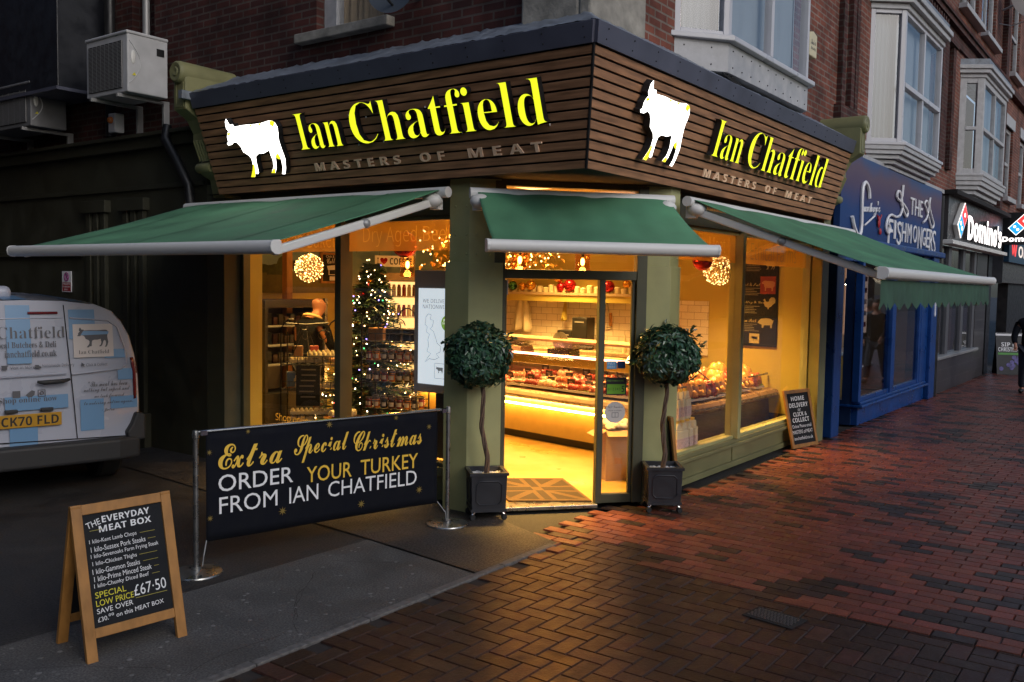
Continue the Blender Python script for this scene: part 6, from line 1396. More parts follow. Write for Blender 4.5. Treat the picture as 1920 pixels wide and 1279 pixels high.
for z in (-.75, -3.4):
    for sx in (-1, 1):
        M = FV @ frame((sx*.80, .315, z), (0, 0, 1), (0, 1, 0), (sx, 0, 0)); m = MB(); m.lathe([(.19, .1), (.2, .12), (.29, .12), (.315, .09), (.315, -.06), (.29, -.09), (.15, -.09)], 32, M); wh = m.build('wheel', M_['rubber'], t, smooth=True)
        MB().lathe([(.001, .1), (.06, .105), (.07, .09), (.17, .1), (.195, .115)], 24, M).build('rim', M_['alu_grey'], wh, smooth=True)
for sx in (-1, 1):
    m = MB(); m.grid(lambda u, v: (sx*(.885-.13*v-.03*u), 1.05+.42*v, -1.75-.75*u-.1*v), 4, 4, FV); m.build('side_window', M_['black'], t)
m = MB(); m.box((.90, .42, -2.9), (.945, .56, -.9), FV); m.box((-.945, .42, -2.9), (-.90, .56, -.9), FV); m.build('side_skirt', M_['plastic'], t, bevel=.02)

for x0, x1 in ((-.17, .02), (-.6, -.38), (.36, .56)):
    m = MB(); m.grid(lambda u, v: (x0+(x1-x0)*u, 1.7475-.10*(abs(x0+(x1-x0)*u)/.75)**3+.012*min(1, v*3)+.03*v, -.14-1.3*v), 4, 8, FV); m.build('blue_stripe', M_['vanblue'], t, smooth=True)
# ---------------------------------------------------------------- things on the dark side wall
def ac(label, x0, x1, y0, y1, z0, z1):
    t = thing('air_conditioner', label, 'air conditioner', ((x0+x1)/2, (y0+y1)/2, z0))
    m = MB(); m.box((x0+.01, y0+.006, z0), (x1, y1, z1-.03)); gb = M_['grey_box'] if z1 > 4.4 else mat('dark_grey_unit_paint', (.16, .16, .165), .6, var=.2); b_ = m.build('casing', gb, t, bevel=.012); MB().box((x0-.006, y0-.006, z1-.035), (x1+.004, y1+.006, z1)).build('lid', gb, t, bevel=.012)  # the lower unit gets a darker grey
    m = MB(); w, h = y1-y0, z1-z0; m.box((x0, y0+.10, z0+.05), (x0+.011, y1-.06, z1-.10)); m.build('fan_recess', M_['void'], t)
    m = MB(); k = 34
    for i in range(k): z = z0+.055+(h-.16)*i/k; m.box((x0-.004, y0+.10, z), (x0+.006, y1-.06, z+.006))
    for i in range(9): y = y0+.10+(w-.16)*i/8; m.box((x0-.002, y-.003, z0+.05), (x0+.004, y+.003, z1-.10))
    m.build('fan_grille', M_['alu_grey'], t)
    F = frame((x0, y0, z0), (1, 0, 0), (0, 0, 1), (0, -1, 0)); d = x1-x0
    m = MB(); m.tube([F @ V((.03+.27*d*sin(a*pi/12)*1.0, h*.14+h*.70*a/12, -.003)) for a in range(13)], .006, 6); m.build('swage_line', M_['grey_box'], t, smooth=True)
    MB().box((d*.72, h*.68, -.002), (d*.90, h*.80, .002), F).build('rating_plate', M_['black'], t)
    m = MB(); m.ball((0, 0, 0), (.028, .075, .012), 14, 10, F @ Matrix.Translation((.075, h*.58, -.004))); m.build('handle', M_['alu'], t, smooth=True)
    m = MB(); m.prism([(.06, h*.28), (.11, h*.28), (.085, h*.33)], -.002, .001, F); m.build('warning_label', M_['chalk_y'], t)
    for y in (y0+.15, y1-.15): m = MB(); m.box((x0-.03, y-.02, z0-.045), (6.1, y+.02, z0-.005)); m.box((6.03, y-.02, z0-.4), (6.1, y+.02, z0-.045)); m.build('wall_bracket', M_['alu_grey'], t, bevel=.004)
    return t
ac('larger pale air conditioner on brackets above the yard, left of the timber sign', 5.51, 6.0, 9.14, 9.96, 3.93, 4.575)
ac('lower air conditioner half hidden under the dark cabinet at the far left', 5.5, 5.95, 11.2, 12.5, 3.75, 4.28)
t = thing('wall_cabinet', 'large dark metal cabinet jutting out high at the top left corner', 'cabinet', (5.8, 12, 4.1)); MB().box((5.5, 10.55, 4.14), (6.08, 13.5, 7)).build('box', mat('dark_blue_metal', (.012, .014, .02), .5, var=.2), t, bevel=.01)
m = MB(); m.box((5.47, 10.52, 4.10), (6.08, 13.5, 4.138)); m.build('base_trim', M_['band'], t)
t = thing('alarm_box', 'cream louvred alarm box on the dark brick beside the cabinet', 'alarm box', (6.0, 11.2, 4.3)); MB().box((5.98, 11.2, 4.33), (6.1, 11.42, 4.60)).build('case', M_['cream'], t, bevel=.01)
m = MB()
for k in range(4): m.box((5.976, 11.24, 4.42+.025*k), (5.981, 11.38, 4.43+.025*k)); m.box((6.0, 11.196, 4.42+.025*k), (6.08, 11.201, 4.43+.025*k))
m.build('louvre', M_['void'], t)
t = thing('alarm_box', 'white alarm box lettered for a security firm beside the bay window', 'alarm box', (11.05, 3.72, 4.8))
MB().prism([(-.13, 0), (.13, 0), (.13, .27), (0, .30), (-.13, .27)], 0, .11, frame((11.05, 3.8, 4.72), (1, 0, 0), (0, 0, 1), (0, -1, 0))).build('case', M_['cream'], t, bevel=.012)
lettering([dict(t='Lock it', x=11.05, y=4.86, w=.17, h=.06, align='c', st='script', offset=.01), dict(t='Security', x=11.05, y=4.79, w=.16, h=.045, align='c', st='bold')], frame((0, 3.689, 0), (1, 0, 0), (0, 0, 1), (0, -1, 0)), 'lettering', M_['black'], t)
m = MB(); 
for k in range(4): m.box((10.915, 3.72, 4.82+.03*k), (10.921, 3.77, 4.828+.03*k))
m.build('louvre', M_['void'], t)
t = thing('security_light', 'small grey floodlight with an orange lamp under the air conditioner', 'floodlight', (5.9, 11, 3.7)); MB().box((5.86, 9.98, 3.62), (5.98, 10.12, 3.84)).build('body', M_['grey_box'], t, bevel=.01); MB().ball((5.85, 10.05, 3.76), .04, 12, 8).build('lens', mat('orange_lens', (.5, .15, .03), .2), t, smooth=True)
t = thing('parking_sign', 'small white and red no parking sign on the dark yard wall above the van', 'sign', (5.97, 11.3, 1.75)); MB().box((5.965, 11.18, 1.76), (5.975, 11.40, 2.02)).build('plate', M_['print_w'], t)
F = frame((5.9645, 11.40, 1.76), (0, -1, 0), (0, 0, 1), (-1, 0, 0)); MB().box((.01, .01, 0), (.21, .12, .001), F).build('red_panel', mat('sign_red', (.35, .02, .03), .5), t)
m = MB(); m.tube([F @ V((.11+.05*cos(a*pi/12), .19+.05*sin(a*pi/12), .001)) for a in range(25)], .007, 6); m.tube([F @ V((.075, .225, .001)), F @ V((.145, .155, .001))], .006, 6); m.build('prohibition_ring', mat('purple_ring', (.3, .03, .2), .5), t)
lettering([dict(t='P', x=.09, y=.16, w=.04, h=.06, st='bold'), ], F @ Matrix.Translation((0, 0, .0012)), 'symbol', M_['black'], t); lettering([dict(t='PRIVATE', x=.02, y=.09, w=.18, h=.022, st='bold'), dict(t='PARKING', x=.02, y=.055, w=.18, h=.022, st='bold'), dict(t='ONLY', x=.05, y=.02, w=.1, h=.022, st='bold')], F @ Matrix.Translation((0, 0, .0014)), 'lettering', M_['print_w'], t)
t = thing('satellite_dish', 'dark satellite dish above the window ledge over the left sign', 'satellite dish', (5.6, 5.3, 4.5)); M = frame((5.72, 5.44, 4.45), V((.15, -1, 0)).normalized(), (0, 0, 1), V((-1, -.15, 0)).normalized())
m = MB(); m.lathe([(.001, 0), (.1, .012), (.2, .045), (.26, .075), (.262, .08), (.2, .055), (.1, .022), (.001, .01)], 36, M); m.build('dish', mat('grey_dish', (.05, .06, .075), .5), t, smooth=True); MB().tube([M @ V((0, -.2, .03)), M @ V((0, -.1, .3))], .012, 6).build('feed_arm', M_['black'], t); MB().tube([M @ V((0, 0, 0)), M @ V((0, 0, -.42))], .02, 8).build('mount', M_['black'], t)
# ---------------------------------------------------------------- the blue fish shop next door
bb = thing('terrace_building', 'brick terrace house with a white two storey bay over the blue fish shop', 'building', (15.7, 8, 0))
mb = MB(); wall_y(mb, YW, 13.05, 18.55, 3.2, 11, [(14.0, 16.8, 4.2, 6.0)]); mb.build('front_wall', M_['brick_red'], bb)
mb = MB(); mb.box((13.05, YW+.1, 2.5), (18.55, YW+.3, 3.75)); mb.build('shop_lintel', M_['void'], bb)
for a, b in (((12.98, YW-.06, 4.39), (13.12, YW-.002, 11)), ((17.25, YW-.08, 4.3), (17.5, YW-.002, 6.6)), ((17.75, YW-.08, 4.3), (18.0, YW-.002, 6.6)), ((18.3, YW-.08, 4.3), (18.55, YW-.002, 6.6)), ((17.2, YW-.12, 6.603), (18.6, YW-.002, 6.69))): MB().box(a, b).build('moulded_pilaster', M_['brick_dark'], bb)
mb = MB(); mb.box((13.05, YW-.14, 6.95), (18.55, YW-.002, 7.05)); mb.box((13.05, YW-.05, 6.7), (18.55, YW-.002, 6.95)); mb.box((13.05, YW-.18, 7.05), (18.55, YW-.003, 7.11))
for i in range(28): mb.box((13.1+i*.195, YW-.12, 6.8), (13.1+i*.195+.08, YW-.05, 6.93))
mb.build('string_course', M_['brick_dark'], bb)
bay(bb, 'bay_window', 13.83, 14.18, 16.67, 17.05, YW, 3.4, 4.11, 6.0, 3.75, M_['upvc'], dict(w=.07, ms=(), mf=(.5,), rf=(4.95,), apron='step'))
mb = MB(); mb.box((13.05, 3.62, 3.75), (18.4, 3.8, 3.82)); mb.build('rotten_fascia', M_['white_paint'], bb)
M_['sea'] = gradmat('sunset_print', [(0, (.002, .026, .12)), (.4, (.004, .036, .155)), (.66, (.07, .048, .10)), (.82, (.10, .066, .10)), (1, (.03, .075, .19))], 2.66, 3.95, .6, .25)
t = thing('fish_shop_sign', 'dusk blue sign with silver lettering for the fishmongers', 'sign', (15, 3.6, 2.66))
MB().box((11.98, 3.58, 2.66), (18.0, 3.66, 3.75)).build('sign_board', M_['sea'], t)
FS = frame((0, 3.575, 0), (1, 0, 0), (0, 0, 1), (0, -1, 0)); SV = M_['silver']
def sp(pts, n=6):
    P = [V(p) for p in pts]; out = []
    for i in range(len(P)-1):
        p0, p1, p2, p3 = P[max(i-1, 0)], P[i], P[i+1], P[min(i+2, len(P)-1)]
        for k in range(n):
            q = k/n; out.append(.5*((2*p1)+(p2-p0)*q+(2*p0-5*p1+4*p2-p3)*q*q+(3*p1-p0-3*p2+p3)*q**3))
    return out+[P[-1]]
mb = MB()
def stroke(pts, r=.022): mb.tube([FS @ V((p.x, p.y, .02)) for p in sp(pts)], r, 6)
stroke([(13.2, 3.22), (13.16, 3.33), (13.02, 3.42), (12.9, 3.38), (12.85, 3.25), (12.87, 3.0), (12.87, 2.8), (12.80, 2.70), (12.66, 2.71), (12.52, 2.80), (12.42, 2.92)], .026)
stroke([(13.02, 2.84), (13.5, 3.0)], .014)
mb.build('swash_initial', SV, t, smooth=True)
lettering([dict(t="ankey's", x=12.98, y=2.96, w=.85, h=.22, st='script', rot=.06, depth=.015, offset=.008)], FS, 'script_name', [SV, SV], t)
mb = MB(); 
stroke([(15.05, 3.58), (15.02, 3.45), (14.98, 3.3), (15.3, 3.12), (15.4, 3.2), (15.1, 3.3), (14.72, 3.36), (14.75, 3.46), (14.92, 3.44), (15.05, 3.25), (14.95, 3.12), (14.7, 3.07), (14.4, 3.08), (14.2, 3.0), (14.15, 2.86), (14.3, 2.8), (14.38, 2.88), (14.3, 2.94)], .02)
mb.build('flourish', SV, t, smooth=True); mb = MB()
stroke([(16.95, 3.55), (16.9, 3.42), (17.1, 3.25), (17.3, 3.12), (17.15, 3.05), (16.9, 3.2), (16.7, 3.33), (16.55, 3.42), (16.7, 3.48), (16.85, 3.38), (16.75, 3.2), (16.5, 3.1)], .018)
mb.build('flourish', SV, t, smooth=True)
items = [dict(t='THE', x=15.62, y=3.18, w=.85, h=.27, depth=.015)]
xs = [14.32, 14.66, 14.84, 15.14, 15.50, 15.88, 16.22, 16.52, 16.82, 17.08]; hs = [.36, .28, .36, .30, .30, .28, .36, .30, .32, .40]
for c_, x, h in zip('FISHMONGERS', xs+[17.30], hs+[.42]): items.append(dict(t=c_, x=x, y=3.02-h+.0, w=.10 if c_ == 'I' else .26, h=h, depth=.015))
lettering(items, FS, 'sign_lettering', [SV, SV], t, offset=-.002)
mb = MB(); mb.ball((13.75, 3.555, 2.93), (.05, .02, .09), 10, 8); mb.ball((13.83, 3.555, 2.80), (.04, .02, .05), 10, 8); mb.tube([(13.7, 3.55, 2.95), (13.62, 3.55, 3.02)], .012, 5); mb.tube([(13.8, 3.55, 2.98), (13.85, 3.55, 3.04)], .012, 5); mb.build('lobster_motif', mat('lobster_red', (.35, .02, .03), .4), t, smooth=True)
t = thing('fish_shop', 'glossy blue shop front with tall windows and a recessed dark doorway', 'shop front', (15, 3.66, 0))
mb = MB(); mb.box((12.1, 3.62, 0), (12.42, 3.85, 2.66)); mb.box((17.7, 3.60, 0), (18.15, 3.9, 2.66)); mb.box((17.2, 3.66, .3), (17.7, 3.9, 2.66)); mb.box((12.42, 3.70, 2.35), (17.7, 3.9, 2.66)); mb.build('post', M_['blue'], t, bevel=.012)
mb = MB(); mb.box((13.5, 3.68, 0), (17.66, 3.9, .26)); mb.build('riser', M_['blue'], t, bevel=.006)
mb = MB(); mb.box((13.44, 3.60, .26), (17.7, 3.92, .30)); mb.box((13.5, 3.64, .30), (17.66, 3.9, .34)); mb.build('sill', M_['blue'], t, bevel=.012)
mb = MB(); mb.box((13.45, 3.66, .34), (13.56, 3.76, 2.4)); mb.box((15.2, 3.66, .34), (15.42, 3.78, 2.4)); mb.box((13.56, 3.68, .34), (17.2, 3.76, .40)); mb.box((17.1, 3.67, .34), (17.2, 3.77, 2.4)); wfm = mb.build('window', M_['blue'], t, bevel=.006)
for a, b in ((13.56, 15.2), (15.42, 17.1)): MB().box((a, 3.71, .40), (b, 3.718, 2.38)).build('pane', M_['glass_blue'], wfm)
mb = MB(); mb.box((13.46, 3.77, 0), (13.54, 5.2, .36)); mb.box((13.46, 3.77, .36), (13.54, 3.9, 2.4)); mb.box((12.2, 5.1, 0), (13.5, 5.2, 2.6)); mb.box((12.15, 3.9, 0), (12.2, 5.2, 2.6)); mb.build('recess', M_['blue_dark'], t)
mb = MB(); mb.box((12.0, 3.54, 2.56), (18.35, 3.7, 2.66)); mb.build('ledge', M_['blue'], t, bevel=.02)
mb = MB(); mb.box((13.55, 5.6, 0), (18, 5.7, 2.6)); mb.box((13.5, 3.9, 2.6), (18.2, 5.7, 2.65)); mb.build('inner_wall', mat('slate_room', (.09, .11, .13), .8), t)
MB().box((13.5, 3.8, .02), (18.2, 5.6, .04)).build('inner_floor', mat('dark_floor', (.05, .045, .04), .4), t)
MB().box((17.9, 3.585, 1.5), (17.96, 3.6, 1.75)).build('notice', M_['print_w'], t)
MB().tube([(18.25, 3.62, 0), (18.25, 3.62, 3.7)], .04, 10).build('drainpipe', M_['black'], bb, smooth=True)
# lit things in the fish shop: small lamp and counter
t = thing('fish_counter', 'pale counter inside the blue fish shop window', 'shop counter', (16.4, 5, 0)); MB().box((16.0, 4.8, .03), (17.6, 5.4, .8)).build('cupboard', M_['cabinet'], t, bevel=.01); MB().box((15.95, 4.75, .8), (17.65, 5.45, .86)).build('counter_top', M_['white_paint'], t, bevel=.008)
t = thing('ceiling_spotlight', 'single bright spot lamp inside the blue fish shop', 'spotlight', (15.95, 4.6, 2.1)); MB().lathe([(.001, -.05), (.05, -.05), (.03, .05), (.001, .05)], 14).build('body', M_['black'], t, local=True); MB().ball((0, 0, -.05), (.04, .04, .02), 10, 6).build('lens', emis('cool_spot', (1, .9, .75), 14), t, local=True); MB().tube([(0, 0, .05), (0, 0, .5)], .006, 5).build('stem', M_['black'], t, local=True)
l = bpy.data.lights.new('spot_glow', 'POINT'); l.energy = 3; l.color = (1, .85, .65); l.shadow_soft_size = .05; lo = bpy.data.objects.new('spot_glow', l); COL.objects.link(lo); lo.parent = t; lo.location = (0, 0, -.12)

# ---------------------------------------------------------------- the pizza shop
cb_ = thing('terrace_building', 'brick terrace house with a peeling sash bay over the pizza shop', 'building', (22, 8, 0))
mb = MB(); wall_y(mb, YW, 18.55, 25.4, 3.2, 11, [(20.5, 23.6, 4.3, 6.3), (19.9, 21.9, 7.55, 10), (22.3, 24.1, 7.55, 10)]); mb.build('front_wall', M_['brick_red'], cb_)
mb = MB(); mb.box((18.55, YW-.14, 6.95), (25.4, YW-.002, 7.05)); mb.box((18.55, YW-.18, 7.05), (25.4, YW-.003, 7.11)); mb.box((18.55, YW-.05, 6.72), (25.4, YW-.002, 6.95)); mb.box((18.56, YW-.08, 4.3), (18.8, YW-.002, 6.6)); mb.box((19.2, YW-.08, 4.3), (19.45, YW-.002, 6.6)); mb.box((18.56, YW-.12, 6.6), (19.5, YW-.002, 6.75)); mb.box((25.1, YW-.12, 3.9), (25.5, YW-.002, 11))
mb.build('string_course', M_['brick_dark'], cb_)
bay(cb_, 'bay_window', 20.35, 20.6, 23.44, 23.7, YW, 3.4, 4.34, 6.25, 3.85, M_['white_paint'], dict(w=.13, ms=(), rs=(5.25,), mf=(.5,), rf=(5.25,), apron='step', side_dark=1))
for x0, x1 in ((19.95, 21.85), (22.35, 24.05)):
    mb = MB(); mb.box((x0, YW+.06, 7.6), (x0+.1, YW+.14, 10)); mb.box((x1-.1, YW+.06, 7.6), (x1, YW+.14, 10)); mb.box((x0+.1, YW+.07, 7.6), (x1-.1, YW+.13, 7.7)); mb.box(((x0+x1)/2-.04, YW+.07, 7.7), ((x0+x1)/2+.04, YW+.13, 10)); w_ = mb.build('sash_window', M_['white_paint'], cb_, bevel=.006)
    MB().box((x0, YW+.1, 7.6), (x1, YW+.105, 10)).build('pane', M_['glass_up'], w_); MB().box((x0-.1, YW-.16, 7.5), (x1+.1, YW+.06, 7.6)).build('sill', M_['white_paint'], w_, bevel=.01); MB().box((x0, YW+.3, 7.5), (x1, YW+.32, 10)).build('dark_room', M_['void'], w_)
mb = MB(); mb.box((25.42, YW-.05, 3.2), (25.6, YW-.001, 11)); mb.build('white_quoin', M_['white_paint'], cb_, bevel=.01)
t = thing('pizza_shop_sign', 'dark grey sign board with a glowing white name and red and blue domino tile', 'sign', (21.7, 3.6, 2.9))
M_['charcoal'] = mat('charcoal_panel', (.06, .058, .06), .35, var=.1); M_['glow_w'] = emis('lit_white_letter', (1, .93, .9), 2.4); M_['glow_r'] = emis('lit_red_tile', (.85, .05, .05), 1.3); M_['glow_b'] = emis('lit_blue_tile', (.02, .36, .8), 1.2)
MB().box((18.62, 3.58, 2.92), (25.0, 3.7, 3.76)).build('sign_board', M_['charcoal'], t); MB().box((18.55, 3.46, 2.84), (25.05, 3.7, 2.92)).build('edge_trim', M_['alu'], t, bevel=.01); MB().box((18.5, 3.42, 3.76), (25.1, 3.7, 3.84)).build('gutter_board', M_['void'], t)
def domino(F, s, par, depth=.1):
    """tilted domino tile centred at the origin of F; s = half width of the square"""
    R = F @ Matrix.Rotation(radians(45), 4, 'Z')
    mb = MB(); mb.box((-s*1.15, -s*2.15, 0), (s*1.15, s*2.15, depth), R); mb.build('tile_box', M_['alu'], par, bevel=.02)
    z = depth+.003; mb = MB(); mb.box((-s*1.1, -s*2.1, depth), (s*1.1, s*2.1, z), R); mb.build('tile_border', M_['glow_w'], par)
    MB().box((-s, s*.04, z), (s, s*2.0, z+.004), R).build('tile_half', M_['glow_b' if False else 'glow_r'], par); MB().box((-s, -s*2.0, z), (s, -s*.04, z+.004), R).build('tile_half', M_['glow_b'], par)
    mb = MB()
    for x, y in ((0, s*1.02), (-s*.42, -s*1.02), (s*.42, -s*1.02)): mb.lathe([(.001, z+.008), (s*.27, z+.008), (s*.27, z+.004)], 20, R @ Matrix.Translation((x, y, 0)))
    mb.build('tile_dot', M_['glow_w'], par)
FP = frame((0, 3.58, 0), (1, 0, 0), (0, 0, 1), (0, -1, 0))
domino(FP @ Matrix.Translation((19.48, 3.33, 0)) @ Matrix.Diagonal((1.35, 1, 1, 1)) @ Matrix.Rotation(radians(-90), 4, 'Z') , .155, t)
lettering([dict(t="Domino's", x=20.15, y=2.99, w=4.2, h=.52, st='bold', depth=.08, offset=.02)], FP, 'lit_lettering', [M_['glow_w'], M_['charcoal']], t)
t = thing('projecting_sign', 'black hanging sign with a domino tile and white name at the right edge', 'sign', (25.2, 3.2, 3.1))
MB().box((25.2, 2.45, 3.12), (25.36, 3.66, 3.9)).build('sign_box', M_['black'], t, bevel=.01)
FQ = frame((25.2, 3.66, 3.12), (0, -1, 0), (0, 0, 1), (-1, 0, 0)); domino(FQ @ Matrix.Translation((.43, .48, 0)) @ Matrix.Rotation(radians(-90), 4, 'Z'), .115, t, .012); lettering([dict(t="Domino's", x=.05, y=.07, w=.95, h=.13, st='bold', offset=.02)], FQ @ Matrix.Translation((0, 0, .004)), 'lettering', M_['glow_w'], t)
t = thing('pizza_shop', 'grey tiled pizza shop front with three tall window lights', 'shop front', (21, 3.7, 0))
M_['slate'] = brickmat('slate_tile', (.045, .042, .045), (.04, .038, .04), (.09, .085, .085), bw=.6, bh=.22, msz=.006, rough=.35, bump=.2, dark=.2, spec=.5); M_['frame_g'] = mat('grey_frame', (.12, .12, .13), .4, .3)
MB().box((18.4, 3.68, 0), (22.5, 3.9, .66)).build('riser', M_['slate'], t); mb = MB(); mb.box((22.7, 3.72, 0), (24.0, 4.2, 2.84)); mb.build('pillar', M_['slate'], t)
MB().box((18.4, 3.6, .66), (22.6, 3.9, .72)).build('sill', M_['alu_grey'], t, bevel=.008)
mb = MB()
for a, b in ((18.4, 18.6), (19.5, 19.75), (20.95, 21.2), (22.25, 22.5)): mb.box((a, 3.7, .72), (b, 3.8, 2.84))
mb.box((18.6, 3.71, 2.2), (22.25, 3.79, 2.3)); wf_ = mb.build('window', M_['frame_g'], t, bevel=.006)
for a, b in ((18.6, 19.5), (19.75, 20.95), (21.2, 22.25)): MB().box((a, 3.75, .72), (b, 3.757, 2.84)).build('pane', M_['glass_blue'], wf_)
mb = MB(); mb.box((18.45, 6.4, 0), (24.5, 6.5, 2.84)); mb.box((18.45, 3.9, 2.84), (24.5, 6.5, 2.88)); mb.box((24.4, 4.2, 0), (24.5, 6.5, 2.84)); mb.build('inner_wall', mat('shop_cream_wall', (.35, .28, .2), .8, var=.2, vscale=1), t)
MB().box((18.45, 3.85, .01), (24.4, 6.4, .03)).build('inner_floor', mat('terracotta', (.2, .08, .04), .5), t)
t = thing('menu_board', 'lit red and white menu board inside the pizza shop', 'menu board', (22.6, 6.3, 1)); MB().box((22.0, 6.3, .9), (23.6, 6.38, 2.5)).build('panel', emis('menu_glow', (.7, .45, .35), .7), t); mb = MB()
for q in range(5): mb.box((22.1, 6.29, 1.05+.28*q), (23.5, 6.298, 1.17+.28*q))
mb.build('print', mat('menu_red', (.4, .05, .04), .5), t)
t = thing('wall_light', 'round white lamp glowing over the pizza shop counter', 'lamp', (20.1, 5.0, 2.5)); MB().lathe([(.2, -.06), (.2, .0), (.03, .06), (.001, .07)], 20, Matrix.Translation((20.1, 5.0, 2.5))).build('shade', M_['alu'], t, smooth=True); MB().ball((20.1, 5.0, 2.45), (.17, .17, .03), 16, 6).build('bulb', emis('pizza_lamp', (1, .75, .5), 5), t, smooth=True); MB().tube([(20.1, 5, 2.57), (20.1, 5, 2.84)], .01, 5).build('stem', M_['black'], t)
l = bpy.data.lights.new('pizza_glow', 'POINT'); l.energy = 16; l.color = (1, .7, .42); l.shadow_soft_size = .2; lo = bpy.data.objects.new('pizza_glow', l); COL.objects.link(lo); lo.parent = t; lo.location = (.9, .3, -.2)
# ---------------------------------------------------------------- houses further along
dd_ = thing('terrace_building', 'brick terrace house with white sash windows furthest along the street at the right edge', 'building', (32, 8, 0))
mb = MB(); wall_y(mb, YW, 25.6, 70, 3.9, 11, [(26.3, 27.5, 4.4, 6.2), (28.8, 30, 4.4, 6.2), (26.5, 27.9, 7.55, 9.6)]); mb.build('front_wall', M_['brick_red'], dd_)
mb = MB(); mb.box((25.62, YW-.14, 6.95), (70, YW-.002, 7.1)); mb.build('string_course', M_['brick_dark'], dd_)
for x0, x1, z0, z1 in ((26.3, 27.5, 4.4, 6.2), (28.8, 30, 4.4, 6.2), (26.5, 27.9, 7.55, 9.6)):
    mb = MB(); mb.box((x0, YW+.06, z0), (x0+.1, YW+.14, z1)); mb.box((x1-.1, YW+.06, z0), (x1, YW+.14, z1)); mb.box((x0+.1, YW+.07, (z0+z1)/2-.04), (x1-.1, YW+.13, (z0+z1)/2+.04)); mb.box((x0+.1, YW+.07, z1-.1), (x1-.1, YW+.13, z1)); w_ = mb.build('sash_window', M_['white_paint'], dd_, bevel=.005)
    MB().box((x0, YW+.1, z0), (x1, YW+.105, z1)).build('pane', M_['glass_up'], w_); MB().box((x0-.1, YW-.14, z0-.12), (x1+.1, YW+.06, z0)).build('sill', M_['white_paint'], w_, bevel=.01); MB().box((x0-.02, YW+.3, z0), (x1, YW+.32, z1)).build('dark_room', M_['void'], w_)
    MB().box((x0-.15, YW-.03, z1), (x1+.15, YW+.05, z1+.28)).build('lintel', M_['white_paint'], w_, bevel=.006)
mb = MB(); mb.box((25.6, 3.62, 2.2), (70, 3.9, 2.9)); mb.box((25.6, 3.7, 2.9), (70, 4.1, 3.9)); mb.build('shop_beam', M_['charcoal'], dd_)
mb = MB(); mb.box((30, 3.8, 0), (70, 4, 2.2)); mb.box((24.4, 3.75, 0), (24.9, 4.1, 2.85)); mb.box((27.6, 3.75, 0), (30, 4, 2.2)); mb.box((24.9, 5.6, 0), (30, 5.7, 2.9)); mb.build('shop_front', M_['black'], dd_)
t = thing('blue_shop_sign', 'blue lit shop sign with a red letter and white letters at the right edge', 'sign', (28, 3.6, 2.9)); MB().box((25.65, 3.5, 2.72), (33, 3.62, 3.3)).build('sign_board', mat('petrol_board', (.01, .05, .1), .4), t)
lettering([dict(t='W', x=26.0, y=2.88, w=.9, h=.30, st='bold', offset=.02)], frame((0, 3.494, 0), (1, 0, 0), (0, 0, 1), (0, -1, 0)), 'red_letter', M_['glow_r'], t); lettering([dict(t='ORLD', x=27.2, y=2.88, w=3.2, h=.30, st='bold')], frame((0, 3.494, 0), (1, 0, 0), (0, 0, 1), (0, -1, 0)), 'lettering', emis('soft_white', (1, .85, .75), .8), t)
t = thing('lit_shelf_unit', 'amber lit shelves of goods in the doorway at the far right', 'shelves', (26, 5, 0)); m = MB()
for z in (.3, .65, 1.0, 1.35, 1.7): m.box((25.6, 5.2, z), (29.5, 5.58, z+.03))
m.build('shelf', M_['oak'], t); MB().box((25.6, 5.56, .2), (29.5, 5.59, 2.0)).build('back_light', emis('amber_shelf_glow', (1, .55, .12), 1.0), t); m = MB(); m.box((25.55, 5.2, .03), (25.6, 5.58, 2.0)); m.box((29.5, 5.2, .03), (29.55, 5.58, 2.0)); m.build('side_panel', M_['oak'], t)
for z in (.33, .68, 1.03, 1.38):
    for i in range(7): tag(MB().box((25.8+i*.5, 5.28, z), (26.1+i*.5, 5.42, z+.2)).build('shelf_goods', PK[(i+int(z*9)) % 5], bevel=.01), 'small packet on the amber lit shelves in the far doorway', 'packet', 'packets on the amber lit shelves')
t = thing('a_board_sign', 'dark pavement board with colourful print standing by the far doorway', 'A-board', (24.5, 3.2, 0), radians(-62))
F = frame((-.3, -.02, 0), (1, 0, 0), V((0, .2, 1)).normalized(), V((0, -1, .2)).normalized()); m = MB(); m.box((0, 0, -.03), (.6, 1.02, 0), F); m.build('panel', M_['black'], t, local=True, bevel=.004); m = MB(); m.box((.02, 0, -.02), (.58, 1.0, 0), frame((-.3, .38, 0), (1, 0, 0), V((0, -.2, 1)).normalized(), V((0, 1, .2)).normalized())); m.build('back_panel', M_['black'], t, local=True)
FW = WM[t.name] @ F @ Matrix.Translation((0, 0, .002)); lettering([dict(t='SIP N', x=.12, y=.68, w=.34, h=.10, st='bold'), dict(t='CHRISTMAS', x=.05, y=.56, w=.5, h=.10, st='bold')], FW, 'lettering', M_['print_w'], t); MB().box((.04, .48, 0), (.56, .53, .002), FW).build('green_strip', mat('leaf_print', (.08, .3, .05), .5), t); MB().box((.0, .94, 0), (.6, 1.0, .004), FW).build('white_header', M_['print_w'], t)
m = MB(); rnd = random.Random(2)
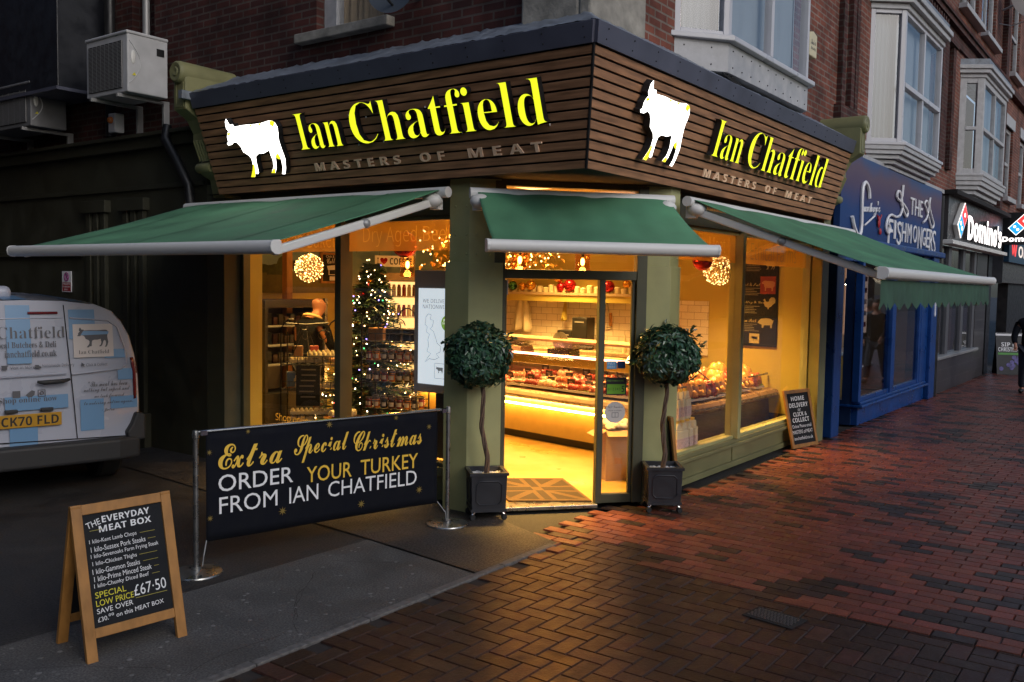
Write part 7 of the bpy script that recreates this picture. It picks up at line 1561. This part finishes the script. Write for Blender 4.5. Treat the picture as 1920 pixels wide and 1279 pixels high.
for i in range(9): m.lathe([(.001, .002+.0003*i), (.05, .002+.0003*i), (.05, 0)], 12, FW @ Matrix.Translation((rnd.uniform(.08, .52), rnd.uniform(.12, .42), 0)))
m.build('drink_picture', mat('drink_print', (.12, .1, .3), .5, var=.8, vscale=9), t)
t = thing('satellite_dish', 'large grey satellite dish on the pizza shop wall at the top right corner', 'satellite dish', (24.5, 3.3, 8.6)); M = frame((24.6, 3.15, 8.85), V((.55, -.83, 0)).normalized(), V((0, 0, 1)), V((-.83, -.55, 0)).normalized())
m = MB(); m.lathe([(.001, 0), (.2, .02), (.4, .07), (.55, .14), (.556, .15), (.4, .085), (.2, .035), (.001, .015)], 40, M); m.build('dish', mat('grey_brown_dish', (.10, .085, .085), .5), t, smooth=True); MB().tube([M @ V((0, -.5, .1)), M @ V((.0, -.3, .75))], .02, 6).build('feed_arm', M_['alu_grey'], t); MB().tube([M @ V((0, 0, -.02)), M @ V((0, 0, -.4)), (24.9, 3.8, 8.7)], .03, 8).build('mount', M_['alu_grey'], t); MB().tube([M @ V((.1, -.5, 0)), M @ V((-.3, -.6, -.3)), M @ V((-.9, -.45, -.4))], .012, 6).build('cable', M_['white_paint'], t)
# ---------------------------------------------------------------- the other sides of the streets (outside the photograph): put in and sized to shade the yard, and they show in the glass
o = MB(); o.box((-9, 5.3, 0), (.3, 34, 10.5)); struct(o.build('opposite_shade_building', M_['brick_dark']))
o = MB(); o.box((-9, -30, 0), (90, -16, 4.6)); struct(o.build('opposite_terrace', M_['brick_dark']))
o = MB(); o.box((-30, -26, 0), (-9, 34, 5.0)); struct(o.build('street_end_building', M_['brick_dark']))
o = MB(); o.box((-9, 26, 0), (6, 30, 12)); struct(o.build('yard_end_wall', M_['brick_dark']))
o = MB(); o.box((6.36, 10.12, 0), (12.6, 20, 8.9)); struct(o.build('building_core', M_['void']))
o = MB(); o.box((6.4, 4.3, 2.95), (12.6, 10.12, 8.9)); struct(o.build('upper_core', M_['void']))
o = MB(); o.box((6.0, 3.75, 8.9), (70, 20, 9.1));
